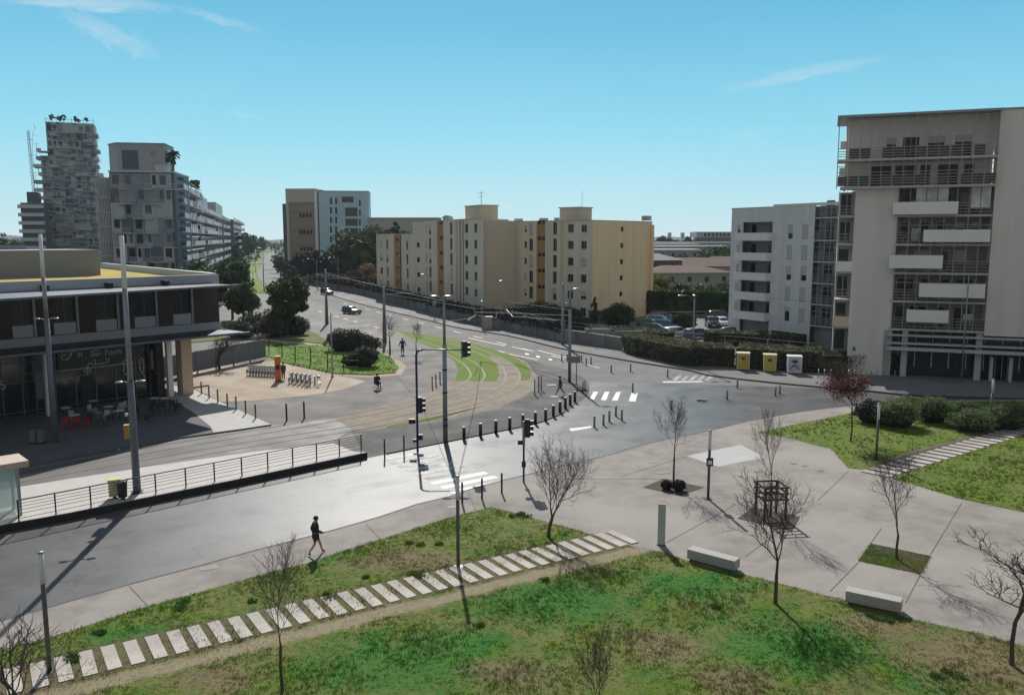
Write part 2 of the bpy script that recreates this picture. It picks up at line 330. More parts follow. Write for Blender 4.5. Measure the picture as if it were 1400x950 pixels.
# main avenue
upk=[(1500,551),(1377,546),(1255,542),(1191,536),(1130,531),(1046,523),(966,513.6),(946,508),(847,492),(766.6,477),(696,460),(627.6,449),(579,437),(539,427.6),(487,414.4),(452,403.5),(436,396),(430,390)]
lok=[(0,851.5),(71,831),(177,801),(278,774),(350,754),(426,734.5),(520,708),(570,691),(616,680),(650,668),(722,650),(822,626),(885,608),(970,590),(1024,577),(1085,566),(1145,558),(1250,549.5),(1400,547.5)]
isl=[(24,717),(200,683),(345,655),(502,626),(572,612),(680,590.5),(734,579),(772,564),(783,556),(799,545),(804,539),(806,531.7),(803,521),(794,514.5),(776,506),(750,499),(696,484),(661,473),(600,459.5),(545,449),(515,441),(480,430),(440,417),(425,411),(400,400)]
UPK=spline(gp(upk),1.0); LOK=spline(gp([(-700,1060),(-260,925)]+lok)+[Vector((60,71,0)),Vector((120,70,0))],1.0); ISL=spline([G(-300,785)]+gp(isl),1.0)
road=[(p.x,p.y) for p in LOK]+[(120,86)]+[(p.x,p.y) for p in UPK]+[tuple(G(400,400)[:2])]+[(p.x,p.y) for p in ISL[::-1]]+[(-60,10),(-60,-5)]
struct('avenue_road',road,0,ASPH)
up=[(p.x,p.y) for p in UPK if p.y>76]; ii=[(p.x,p.y) for p in ISL if p.y>80 and p.x<30 and p.x>-80]; struct('upper_avenue',up+[tuple(G(400,400)[:2])]+ii[::-1],.003,asphalt_material('upper_asphalt',.20,.85,.6,(1.02,1,.98),.10))
d_=Vector((-.278,.961,0)); e_=Vector((.961,.278,0))
far0=G(343,399); 
# straight boulevard to the horizon: tram lawn and carriageway
tl=gp([(340,401),(376,401),(371,393),(352,381),(352,372),(355,362),(360,353),(367,345.5),(363,344.5),(352,349),(340,361),(337,380)])
rl=gp([(376,401),(430,404),(432,391),(392,372),(384,360),(381,350),(379,344),(367.5,344.5),(361,353),(356,362),(353,372),(353,381),(372,393)])
struct('boulevard_road',rl,.004,asphalt_material('far_asphalt',.22,.85,.3,(1,1,1.02),.12)); 
TG=grass_material('tram_grass',False,-.6,0,(.13,.20,.02),(.095,.17,.018),(.2,.2,.06)); struct('tram_lawn_far',tl,.006,TG)
struct('tram_crossing',gp([(300,452),(335,401),(425,402),(470,425),(545,449),(620,478),(540,492),(470,468)]),.001,asphalt_material('crossing_asphalt',.19,.8,.5,(1.04,1,.97),.15))
# sidewalks on the far side of the avenue
SW=[(p.x,p.y) for p in UPK]
wb=gp([(430,386),(455,394),(490,402),(540,414.5),(580,425),(629,438),(700,453),(771.6,468),(842,477),(862,484),(946,498),(1004.7,504.5),(1095,511),(1230,514),(1500,518)])
struct('far_sidewalk',SW+[(p.x,p.y) for p in wb],.13,SIDE,z0=-.05)
mb=MB(); ribbon(mb,[p+Vector((0,.1,0)) for p in UPK],.22,.136,0,z0=-.02); mb.build('far_kerb',M('dark_kerb',(.075,.075,.075),None,.85,2,spec=.2),kind='structure')  # shade of the kerb face is put into its dark colour
# foreground concrete plaza
pl=[(p.x,p.y) for p in LOK]+[(120,-10),(-40,-10)]
struct('concrete_plaza',pl,.10,CONC,z0=-.05)
mb=MB(); ribbon(mb,[p+Vector((.02,-.06,0)) for p in LOK],.12,.106,0); mb.build('plaza_kerb',M('gutter_kerb',(.13,.125,.12),(.09,.088,.085),.85,2,.2,spec=.15),kind='structure')
Z1=.13
lawn=[(-200,955),(0,888),(63,873),(177,836),(350,788),(418,770.5),(507,741),(624,705),(671,693.6),(746,713),(835,737.5),(868,748),(903,754),(933,764),(970,776),(1011,783.5),(1149,819),(1246,846),(1345,867.5),(1400,883),(1520,915),(1700,960)]
LAWN=gp(lawn,.1); lawnp=[(p.x,p.y) for p in LAWN]+[(40,12),(36,2),(-36,2)]
GR=grass_material('lawn_grass',True,.85,0,(.115,.18,.015),(.028,.125,.022),(.235,.18,.105),(.38,.31,.215)); struct('front_lawn',lawnp,.118,GR,z0=.05)
GR2=grass_material('lawn_grass_right',False,.2,0,(.12,.18,.02),(.08,.15,.02),(.2,.16,.08))
lA=gp([(1037,591),(1088,580),(1149,567.5),(1200,556),(1290,549),(1450,548.5),(1500,565),(1400,579),(1355,588.5),(1297,604.6),(1240,619),(1180,642),(1159,639.5),(1136.5,613.5),(1085,600.6)],.1)
struct('shrub_lawn',lA,.115,GR2,z0=.05)
lB=gp([(1218,654),(1259,640),(1329,617),(1400,593.5),(1520,560),(1700,600),(1700,770),(1400,700),(1310,681),(1241,660)],.1); struct('right_lawn',lB,.116,GR2,z0=.05)
struct('slab_path_bed',gp([(1180,643),(1240,620),(1297,605.5),(1355,589.5),(1400,580),(1500,566),(1520,559),(1400,592.5),(1329,616),(1259,639),(1216,653)],.1),.112,MULCH)
struct('pale_paving_patch',gp([(938,623),(1013,608),(1046,625),(982,638)],.1),.106,M('pale_screed',(.42,.42,.415),(.36,.36,.36),.75,1,.1))
# joints in the concrete
mb=MB()
for a,b in [((1160,644),(1118,684)),((1315,687),(1272,758)),((1174,768),(1135,808)),((1205,722),(1174,766)),((1258,786),(1238,824)),((945,622),(850,651)),((1005,690),(905,745)),((177,801.5),(203,829)),((345,758),(372,782)),((500,716),(520,737)),((1072,722),(1020,760)),((640,672),(650,697)),((765,655),(905,655)),((30,845),(52,874))]:
    A,B=G(*a,.1),G(*b,.1); ribbon(mb,[A,B],.035,.109)
mb.build('pavement_joints',M('joint_dark',(.11,.10,.095),None,.9,3),kind='structure')
# mid plaza pieces
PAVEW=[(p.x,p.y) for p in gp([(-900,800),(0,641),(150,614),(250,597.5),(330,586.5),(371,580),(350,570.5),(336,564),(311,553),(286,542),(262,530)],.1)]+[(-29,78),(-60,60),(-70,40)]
struct('shop_pavement',PAVEW,.11,M('dark_shaded_paving',(.13,.13,.135),(.10,.10,.105),.85,1,.1,spec=.2),z0=-.05)  # dark tone partly own paving, partly building shade put into the colour
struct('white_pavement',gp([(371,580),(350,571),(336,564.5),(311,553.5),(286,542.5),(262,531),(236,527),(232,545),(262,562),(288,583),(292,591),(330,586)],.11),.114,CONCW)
struct('gravel_court',gp([(258,528),(262,505),(385,492),(450,511),(500,521),(475,531),(431,539.5),(345,548),(300,549),(286,540)]),.004,GRAV)
struct('beige_path',gp([(362,488),(393,500),(456,513),(507,516),(548,513),(556,500),(535,486),(507,476),(446,471),(343,462),(345,466),(446,474.5),(507,479),(531,489),(544,503),(540,509),(507,512.5),(456,510.5),(393,497),(366,486)]),.006,GRAV)
GR3=grass_material('mid_grass',False,-.5,0,(.13,.22,.02),(.08,.17,.02),(.2,.16,.08)); struct('mid_lawn',gp([(345,466),(446,474),(507,478.5),(532,488.5),(545,503),(540,510),(507,513),(456,511),(393,497.5),(362,487)]),.10,GR3,z0=-.02)
GR4=grass_material('pine_lawn',False,.9,0,(.09,.15,.02),(.07,.12,.02),(.25,.2,.12)); struct('pine_lawn',gp([(250,470),(290,440),(345,437),(391,442),(410,447),(432,456.5),(448,467),(446,470.5),(343,461.5)]),.08,GR4,z0=-.02)
# tram tracks
bed=[(340,634),(456,604),(481.6,588),(605,573),(640,566),(680,556),(716,541),(731,531),(733,513),(721,497),(703,485),(668,474),(625,465),(580,456.5),(538,449),(530,452),(548,459),(580,469),(606,480),(626,493),(628,505),(620,519),(590,536),(520,556),(456,571),(400,581),(330,597)]
struct('trackbed',gp(bed),.004,BALL)
struct('island_asphalt',[tuple(p[:2]) for p in gp([(481.6,591),(605,575.5),(640,568.5),(680,558),(716,543),(733,531.5),(735,513),(722,497),(704,487)])]+[(p.x,p.y) for p in ISL if p.y<108 and p.x>-9.6][::-1],.005,asphalt_material('island_asphalt',.085,.8,.5,(1,1,1),.18))
struct('side_street',[tuple(p[:2]) for p in gp([(-500,760),(24,668),(345,617),(456,602),(481,587),(456,571),(400,578),(371,581),(330,587.5),(250,598.5),(150,615),(0,642),(-600,760)])],.006,ASPH3)
struct('tram_lawn',gp([(520,446),(543,451.5),(600,460),(660,473.5),(700,486),(720,499),(727,512),(724,519),(712,520),(712,509),(700,498),(684,490),(660,482.5),(630,475.5),(600,468.5)]),.012,TG)
struct('tram_lawn_inner',gp([(538,450.5),(600,461.5),(640,471),(662,481),(675,492),(681,503),(682,512),(678,521.5),(621,519.8),(627,507),(622,494),(604,481.5),(575,468.5)]),.014,TG)
struct('track_verge',gp([(527,587.5),(560,580),(605,571.5),(625,565),(655,556),(668,553.5),(640,561),(600,568),(560,575.5),(530,582)]),.010,GR4)
tA=[(-150,676),(0,652),(150,624),(300,599),(350,591),(430,577.5),(480,569),(520,561.5),(570,550),(610,539),(638,528),(651,518),(652,509),(640,496),(612,482),(572,468),(530,456),(500,446),(470,436),(430,422.5),(400,411),(372,400),(358,390),(347,380),(345,371),(347,361),(355,352),(364,345.6)]
tB=[(-150,700),(0,668),(60,657),(200,632),(300,614),(350,606),(400,598),(480,586),(530,576),(575,566),(620,556),(655,547),(682,536.5),(697,525),(701,513),(692,499),(668,485.5),(632,472),(585,460.5),(540,450.5),(505,441),(475,431),(440,418),(412,407),(385,398),(366,389),(352,380),(350,371),(352,361),(359,352),(367,345.6)]
mbr=MB(); mbc=MB()
for t in (tA,tB):
    ln=spline(gp(t),1.0)
    for off in (-.72,.72): ribbon(mbr,ln,.06,.030,off)
    for off in (-.72,.72): ribbon(mbc,ln,.20,.022,off)
mbc.build('rail_concrete_strips',M('rail_surround',(.38,.34,.27),(.30,.265,.21),.9,.7,.3,spec=.15),kind='structure').location.z=0
mbr.build('tram_rails',STEEL,kind='structure')
# raised platform at left with wedge wall
plat=gp([(-420,800),(24,713),(92,701),(200,679.5),(345,650.5),(502,618),(484,617.2),(456,605.6),(350,616.8),(200,638),(34,664),(-420,745)],.4)
struct('platform',[(p.x,p.y) for p in plat],.4,M('platform_paving',(.50,.48,.45),(.42,.40,.38),.8,1.5,.2),z0=-.02)
mb=MB(); A_,B_=G(-420,800,.4),G(502,618,.4); fr=[G(-420,800,.4),G(24,713,.4),G(92,701,.4),G(200,679.5,.4),G(345,650.5,.4),G(502,618,.4)]
ribbon(mb,[p+Vector((.0,-.03,0)) for p in fr],.06,.385,0,z0=-.01); mb.build('platform_edge_shade',M('black_edge_concrete',(.028,.028,.03),(.04,.04,.04),.9,2,.2,spec=.2),kind='structure')  # dark strip paints the shade on the platform's front face
# island edging
mb=MB(); ribbon(mb,[p for p in ISL if p.x>-9.3 and p.y<66],.18,.07,.05,z0=-.01); mb.build('island_kerb',M('dark_kerb',(.09,.09,.09),None,.8,2),kind='structure')
# road paint
mb=MB()
def pq(pts,z=.009): mb.poly(gp(pts),z)
w0=G(556,623); w1=G(656,665); sdv=(G(664,645)-G(589,660)).normalized(); sn=Vector((-sdv.y,sdv.x,0))
faint=MB()
for i in range(9):
    c=w0.lerp(w1,i/8); a=sdv*(1.9 if i>5 else 1.7); b=sn*.26; (mb if i>5 else faint).poly([c-a-b,c+a-b,c+a+b,c-a+b],.009)
faintm=M('worn_paint',(.55,.55,.55),(.17,.17,.17),.6,1.6,.1,c3=(.16,.16,.16),scale3=.9,spec=.2)  # fainter, blotched grey for some crossing stripes
for q in ([(757,418),(783,418),(760,460),(735,460)],[(818,418),(843,418),(827,463),(797,463)],[(880,420),(905,418),(888,465),(857,465)],[(962,425),(998,425),(985,470),(948,470)]):
    pq([(620+a/3.957,430+b/3.957) for a,b in q])
for i in range(5):
    x=925+i*11; faint.poly(gp([(x-6,519.5),(x+3,512.6),(x+8.5,512.9),(x,520)]),.009)
pq([(778,586),(808,582.5),(809,584.5),(781,589.5)]); pq([(906,521.5),(960,521),(961,522.3),(907,523)])
for a,b in [((696,484),(735,492)),((600,463),(690,482)),((735,479),(775,489)),((640,462),(690,473)),((700,474),(722,479))]:
    ribbon(mb,gp([a,b]),.18,.009)
for i in range(14):
    p=G(470,415).lerp(G(800,498),i/13); q=G(470,415).lerp(G(800,498),i/13+.03); ribbon(mb,[p,q],.16,.009)
for a in ((718,484.5),(733,488),(750,492)): pq([(a[0],a[1]-1.6),(a[0]+5,a[1]-1),(a[0]+5,a[1]+.8),(a[0],a[1]+.2)])
for a,b in [((147,606),(163,615)),((44,678),(60,684))]: ribbon(mb,gp([a,b]),.15,.014)
for x,y in ((515,526),(752,526),(757,542)): ribbon(mb,gp([(x-4,y),(x+8,y)]),.25,.012)
for i in range(9):
    p=G(425,423).lerp(G(545,456),i/9); q=G(425,423).lerp(G(545,456),i/9+.05); ribbon(mb,[p,q],.2,.012)
mb.build('road_markings',PAINT,kind='structure'); faint.build('worn_crossing_stripes',faintm,kind='structure')
mb=MB()
for q in ([(262,748),(345,726),(372,752),(290,775)],[(90,748),(160,733),(176,742),(104,758)],[(470,668),(560,650),(566,656),(474,675)],[(700,612),(760,597),(766,601),(706,617)],[(860,560),(900,552),(915,562),(872,570)],[(560,640),(600,632),(604,637),(563,645)]): mb.poly(gp(q),.0045)
mb.build('asphalt_patches',asphalt_material('patch_asphalt',.072,.45,.2),kind='structure')
mb=MB()
for px,py,s in ((905,646,.5),(893,632,.35),(1085,634,.25),(1100,637,.25),(1036,645,.25),(1122,644,.25),(985,698,.3),(285,776,.5),(618,693,.3),(690,471,.35)):
    c=G(px,py,.1); zz=.111 if py>600 else .01; mb.cbox((c.x,c.y,zz),(s*1.5,s,.004),.4)
mb.build('manhole_covers',M('cast_iron',(.12,.11,.10),(.08,.075,.07),.6,12,.4,metal=.4),kind='structure')
# stepping slabs : each one a thing
SLAB=M('slab_concrete',(.43,.395,.355),(.33,.30,.265),.85,2.2,.35,c3=(.47,.43,.39),scale3=.6,bscale=20)
base=None; n=int((SP1-SP0).length/.70); yaw=math.atan2(SD.y,SD.x)
def slab_mesh(L_,W_,h):
    b=MB().box(-W_/2,-L_/2,0,W_/2,L_/2,h); return b
proto=[]
for k,cut in enumerate((None,.1,-.35)):
    b=MB()
    if cut is None: b.box(-.215,-.91,0,.215,.91,.05)
    else: b.box(-.215,-.91,0,.215,cut-.008,.05); b.box(-.215,cut+.008,0,.215,.91,.046)
    proto.append(b.mesh('stepping_slab',SLAB))
for i in range(n+1):
    c=SP0+SD*(i*.70)+SN*random.uniform(-.03,.03); o=bpy.data.objects.new('stepping_slab',proto[random.choice((0,0,1,2))]); COL.objects.link(o)
    o.location=(c.x,c.y,.095); o.rotation_euler=(0,0,yaw+.04+random.uniform(-.015,.015)); o['label']='pale concrete slab in the front lawn path, %s counted from the left'%ORD[i] ; o['category']='paving slab'; o['group']='stepping slabs across the front lawn'
A0,A1=G(1199,647.5,.11),G(1400,586.5,.11); dd=(A1-A0); ny=math.atan2(dd.y,dd.x); m_=int(dd.length/.95)
b=MB().box(-.29,-.85,0,.29,.85,.04).mesh('path_slab',SLAB)
for i in range(m_+4):
    c=A0+dd.normalized()*(.95*i); o=bpy.data.objects.new('path_slab',b); COL.objects.link(o); o.location=(c.x,c.y,.11); o.rotation_euler=(0,0,ny+.12)
    tag(o,'pale slab in the path between the right lawns, %s counted from the plaza end'%ORD[i],'paving slab','path slabs between the right lawns')
# grass blades on the front lawn (far too many to count)
def inpoly(x,y,P):
    ins=np.zeros(len(x),bool); j=len(P)-1
    for i in range(len(P)):
        xi,yi=P[i]; xj,yj=P[j]
        c=((yi>y)!=(yj>y))&(x<(xj-xi)*(y-yi)/((yj-yi) or 1e-9)+xi); ins^=c; j=i
    return ins
def blades(name,P,n,z,mat,h=(.04,.10),label='',cat='grass',clump=True,avoid=True,x0=-22,x1=24,y0=22,y1=46,wd=.012):
    nc=n//7; cx=RNG.uniform(x0,x1,nc); cy=y0+(y1-y0)*RNG.uniform(0,1,nc)
    x=np.repeat(cx,7)+RNG.normal(0,.05,nc*7); y=np.repeat(cy,7)+RNG.normal(0,.05,nc*7); k=inpoly(x+RNG.normal(0,.05,nc*7),y+RNG.normal(0,.06,nc*7),P)
    if avoid:
        s=(x-SP0.x)*SN.x+(y-SP0.y)*SN.y; dens=np.where(np.abs(s)<1.0,.34,1.0)*np.where(np.abs(s+1.6)<.42,.12,1.0); k&=RNG.uniform(0,1,len(x))<dens
    k&=(np.abs(x)/(y+.1)<.68)
    x,y=x[k],y[k]; m=len(x)
    ht=RNG.uniform(h[0],h[1],m)*(1+.9*np.sin(x*.9+1.3)*np.sin(y*1.1)+.5*np.sin(x*3.1)*np.cos(y*2.7)).clip(.35,2); a=RNG.uniform(0,6.28,m); lx=RNG.normal(0,.4,m)*ht; ly=RNG.normal(0,.4,m)*ht
    dx=np.cos(a)*wd; dy=np.sin(a)*wd
    V=np.empty((m,3,3)); V[:,0]=np.stack([x-dx,y-dy,np.full(m,z)],1); V[:,1]=np.stack([x+dx,y+dy,np.full(m,z)],1); V[:,2]=np.stack([x+lx,y+ly,z+ht],1)
    o=tri_obj(name,V,mat); tag(o,label,cat,kind='stuff'); return o
def tri_obj(name,V,mat,parent=None,smooth=False):
    m,kk=V.shape[0],V.shape[1]; me=bpy.data.meshes.new(name); me.vertices.add(m*kk); me.vertices.foreach_set('co',V.reshape(-1).astype(np.float32))
    me.loops.add(m*kk); me.loops.foreach_set('vertex_index',np.arange(m*kk,dtype=np.int32)); me.polygons.add(m); me.polygons.foreach_set('loop_start',np.arange(0,m*kk,kk,dtype=np.int32)); 
    me.update(calc_edges=True); me.materials.append(mat); o=bpy.data.objects.new(name,me); COL.objects.link(o)
    if parent: o.parent=parent
    return o
GB=M('grass_blades',(.19,.26,.03),(.035,.15,.028),.7,.45,trans=.4,c3=(.27,.22,.11),scale3=.33,spec=.2)
blades('lawn_blades',lawnp,420000,.118,grass_material('lawn_blades',True,.85,.28,(.14,.21,.018),(.03,.14,.022),(.27,.21,.12),(.38,.31,.215)),h=(.03,.075),label='short green and brown grass of the foreground lawn')
blades('right_lawn_blades',[(p.x,p.y) for p in lB],90000,.116,M('grass_blades_right',(.15,.20,.028),(.08,.14,.022),.7,.8,trans=.35,spec=.2),label='short grass of the lawn at the right edge',avoid=False,x0=20,x1=48,y0=38,y1=62,wd=.02)
blades('shrub_lawn_blades',[(p.x,p.y) for p in lA],60000,.115,MATS['grass_blades_right'],label='short grass round the rounded shrubs and the red tree',avoid=False,x0=15,x1=50,y0=47,y1=78,wd=.025)
blades('tram_lawn_blades',[(p.x,p.y) for p in gp([(368,469),(446,473),(507,478),(532,488),(546,503),(540,510),(507,513),(456,511),(393,498)])],40000,.10,M('grass_blades_mid',(.19,.28,.03),(.12,.21,.025),.7,.8,trans=.4,spec=.2),h=(.04,.09),label='taller grass of the lawn with dark bushes in the mid distance',avoid=False,x0=-40,x1=-10,y0=80,y1=115,wd=.05)
# rough weeds / tufts
WG=M('weed_tufts',(.055,.13,.022),(.08,.16,.03),.8,3,trans=.2)
def tuft(x,y,z,r,n=60):
    a=RNG.uniform(0,6.28,n); rr=RNG.uniform(0,r,n); h=RNG.uniform(.05,.13,n); bx=x+np.cos(a)*rr; by=y+np.sin(a)*rr; b=RNG.uniform(0,6.28,n)
    V=np.empty((n,3,3)); V[:,0]=np.stack([bx-.03*np.cos(b),by-.03*np.sin(b),np.full(n,z)],1); V[:,1]=np.stack([bx+.03*np.cos(b),by+.03*np.sin(b),np.full(n,z)],1); V[:,2]=np.stack([bx+np.cos(a)*.08,by+np.sin(a)*.08,z+h],1); return V
tv=[]
for px,py in ((252,822),(246,832),(97,898),(100,903),(345,822),(560,742),(600,744),(575,745),(500,789),(565,785),(575,788),(447,813),(450,818),(700,706),(710,704),(713,702),(720,706),(978,829),(982,831),(1190,842),(1200,845),(1215,848),(1228,845),(655,855),(745,793),(140,866),(135,864),(1313,925),(1295,918),(1280,925)):
    c=G(px,py,.118); tv.append(tuft(c.x,c.y,.118,random.uniform(.12,.3),90))
tag(tri_obj('weed_clumps',np.concatenate(tv),WG),'scattered dark green weed clumps in the lawn','weeds',kind='stuff')
# ------------------------------------------------------------------ trees
def bare_tree(label,base,h,spread,fork=.3,lean=(0,0),seed=1,r=.07,bark=None,leaves=None,group='bare young street trees',dens=1.0,up=.75,name='bare_tree',cat='tree',stems=1,width=2.6):
    rs=random.Random(seed); t=thing(name,label,cat,base,0,group); bark=bark or BARK
    tr=MB(); br=MB(); tips=[]; ch=h*(1-fork); fork=max(.08,fork-.08); ch=h*(1-fork); RM_={0:.03,1:.019,2:.013,3:.010,4:.0078}
    def grow(mb,p,d,l,r0,dep,maxd):
        pts=[p]; n=5 if dep==0 else (4 if dep==1 else 3); rr=[r0]; nodes_=[]
        for i in range(n):
            d=(d+Vector((rs.gauss(0,.13),rs.gauss(0,.13),rs.gauss(.07,.05)*(1 if dep else .4)))).normalized(); p=p+d*(l/n); pts.append(p); rr.append(max(r0*(1-.6*(i+1)/n),.0045)); nodes_.append((p,d.copy(),rr[-1]))
        mb.tube(pts,rr,6 if dep==0 else (4 if dep==1 else 3),cap=False)
        if dep>=maxd: tips.append(p); return
        k=int(round({0:9,1:6,2:4,3:3}.get(dep,3)*dens))
        for j in range(k):
            f=(j+rs.uniform(.1,.9))/k; f=.08+.92*f if dep==0 else .2+.8*f; idx=f*n; i0=min(int(idx),n-1); q=pts[i0].lerp(pts[i0+1],idx-i0)
            ax=(pts[i0+1]-pts[i0]).normalized(); a=j*2.4+rs.uniform(-.5,.5)+dep; o=Matrix.Rotation(a,3,ax)@ax.orthogonal().normalized(); tilt=rs.uniform(.55,.95)
            nd=(ax*math.cos(tilt)+o*math.sin(tilt)*(1.15 if dep==0 else .9)+Vector((0,0,up*.22))).normalized()
            ll=l*rs.uniform(.42,.66)*(1.25-.55*f if dep==0 else 1)
            grow(br,q,nd,ll,max(rr[i0]*.6,RM_[dep+1]),dep+1,maxd)
    for s in range(stems):
        z0=h*fork; top=Vector((lean[0]*fork*h+ (rs.uniform(-.2,.2) if stems>1 else 0),lean[1]*fork*h+(rs.uniform(-.2,.2) if stems>1 else 0),z0)); b0=Vector((rs.uniform(-.15,.15),rs.uniform(-.15,.15),0)) if stems>1 else Vector((0,0,0))
        tr.tube([b0-Vector((0,0,.1)),b0+Vector((0,0,.08)),b0.lerp(top,.5)+Vector((rs.gauss(0,.03),rs.gauss(0,.03),0)),top],[r*1.5,r*1.1,r*.95,r*.85],8,cap=False)
        lead=2 if (stems==1 and lean[0]) else 1
        for q in range(lead):
            dd=Vector((lean[0]*.6+rs.gauss(0,.05)+(.45*(q*2-1) if lead>1 else 0),lean[1]*.6+rs.gauss(0,.05),1)).normalized(); grow(br,top,dd,ch*.80,r*.75,0,4 if stems==1 else 3)
    zs=max(v[2] for v in br.v); k=ch/max(zs-h*fork,.1); z0=h*fork
    X=np.array(br.v); rad=np.hypot(X[:,0]-lean[0]*z0*1.3,X[:,1]-lean[1]*z0); kw=(width/2)/np.percentile(rad,96)
    def fit(v):
        f=min(max((v[2]-z0)/(.12*ch)+.3,.3),1); kk=1+(kw-1)*f; return (v[0]*kk if not lean[0] else lean[0]*z0+(v[0]-lean[0]*z0)*kk,v[1]*kk if not lean[1] else lean[1]*z0+(v[1]-lean[1]*z0)*kk,z0+(v[2]-z0)*k if v[2]>z0 else v[2])
    br.v=[fit(v) for v in br.v]; tr.build('trunk',bark,t,True); br.build('branches',bark,t,True)
    if leaves:
        n=len(tips); m=n*4; P=np.array([fit(tips[i%n]) for i in range(m)])+RNG.normal(0,.10,(m,3)); keep=(P[:,2]<h*.72); P=P[keep]; tri_obj('foliage',leafquads(P,.075),leaves,t)
    return t
def leafquads(P,s,flat=0.0):
    m=len(P); a=RNG.normal(0,1,(m,3)); a[:,2]*=(1-flat); a/=np.linalg.norm(a,axis=1)[:,None]; b=RNG.normal(0,1,(m,3)); b-=a*(a*b).sum(1)[:,None]; b/=np.linalg.norm(b,axis=1)[:,None]
    sz=s*RNG.uniform(.6,1.3,(m,1)); V=np.empty((m,4,3)); V[:,0]=P-a*sz; V[:,1]=P-b*sz*.55; V[:,2]=P+a*sz; V[:,3]=P+b*sz*.55; return V
def leafmat(name,a,b,c3=None,tr=.25,scale=1.2): return M(name,a,b,.65,scale,trans=tr,c3=c3,scale3=.5,spec=.3)
PINE=leafmat('pine_needles',(.06,.105,.036),(.028,.055,.02),(.10,.145,.05)); EVER=leafmat('evergreen_leaves',(.048,.10,.035),(.022,.052,.02),(.08,.14,.05)); OLIVE=leafmat('olive_green_leaves',(.06,.10,.03),(.035,.065,.02),(.09,.13,.04))
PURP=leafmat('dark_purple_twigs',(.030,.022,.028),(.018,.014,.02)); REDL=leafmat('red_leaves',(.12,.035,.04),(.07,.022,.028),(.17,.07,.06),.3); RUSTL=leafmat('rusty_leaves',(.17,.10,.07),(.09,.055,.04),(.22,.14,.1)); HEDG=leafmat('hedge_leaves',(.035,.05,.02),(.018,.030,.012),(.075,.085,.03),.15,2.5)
def crown_pts(c,rad,n,clumps,seed,flat=1.0,fill=.75,top=0.0):
    rg=np.random.default_rng(seed); u=rg.normal(0,1,(clumps,3)); u/=np.linalg.norm(u,axis=1)[:,None]; rr=rg.uniform(.35,1,clumps)**.6*fill
    C=u*rr[:,None]*np.array(rad); cr=rg.uniform(.16,.38,clumps)*min(rad)*1.05
    i=rg.integers(0,clumps,n); v=rg.normal(0,1,(n,3)); v/=np.linalg.norm(v,axis=1)[:,None]; q=rg.uniform(.3,1,n)**.5
    P=C[i]+v*(cr[i]*q)[:,None]*np.array([1,1,.75*flat]); return P+np.array(c)
def leafy(label,base,h,rad,n=2500,clumps=40,leaf=.22,mat=None,trunk=.25,group=None,seed=1,name='tree',cat='tree',crown_z=None,flat=1.0,limbs=5,lean=(0,0),bark=None,shape=None):
    t=thing(name,label,cat,base,0,group); rx,ry,rz=rad; cz=crown_z if crown_z is not None else h-rz
    rs=random.Random(seed); tr=MB(); top=Vector((lean[0],lean[1],max(cz-rz*.3,.3)))
    tr.tube([(0,0,-.1),(lean[0]*.3+.05,lean[1]*.3,top.z*.45),top],[trunk,trunk*.8,trunk*.6],7,cap=False)
    for i in range(limbs):
        a=rs.uniform(0,6.28); e=Vector((lean[0]+math.cos(a)*rx*.6,lean[1]+math.sin(a)*ry*.6,cz+rs.uniform(-.1,.6)*rz)); s=top*rs.uniform(.55,1); tr.tube([s,s.lerp(e,.5)+Vector((0,0,.1*rz)),e],[trunk*.42,trunk*.28,trunk*.12],5,cap=False)
    tr.build('trunk',bark or BARK,t,True)
    P=crown_pts((lean[0],lean[1],cz),rad,n,clumps,seed,flat)
    if shape=='cone': f=1-np.clip((P[:,2]-(cz-rz))/(2*rz),0,1); P[:,0]*=(.15+f); P[:,1]*=(.15+f)
    tri_obj('crown',leafquads(P,leaf),mat or EVER,t); return t
def shrub(label,base,rx,ry,h,n=1200,leaf=.07,mat=None,group=None,seed=1,name='shrub',cat='shrub',round_=True):
    """dense clipped shrub: leaves on and just under a lumpy rounded surface, with a dark twiggy heart"""
    t=thing(name,label,cat,base,0,group); rg=np.random.default_rng(seed); v=rg.normal(0,1,(n,3)); v[:,2]=np.abs(v[:,2])*1.1-.25; v/=np.linalg.norm(v,axis=1)[:,None]
    lump=1+.10*np.sin(v[:,0]*5+seed)*np.cos(v[:,1]*6)+.07*np.sin(v[:,2]*9+v[:,0]*4); rr=rg.uniform(.72,1.04,n)*lump
    P=v*rr[:,None]*np.array([rx,ry,h*.62]); P[:,2]+=h*.42; P[:,2]=np.maximum(P[:,2],.03)
    b=MB(); b.ball((0,0,h*.42),1,10,7,(rx*.80,ry*.80,h*.50)); b.tube([(0,0,-.1),(0,0,h*.3)],.06,5); b.build('stems',M('twig_heart',(.02,.022,.014),None,.9,6,.5),t,True)
    tri_obj('foliage',leafquads(P,leaf),mat or HEDG,t); return t
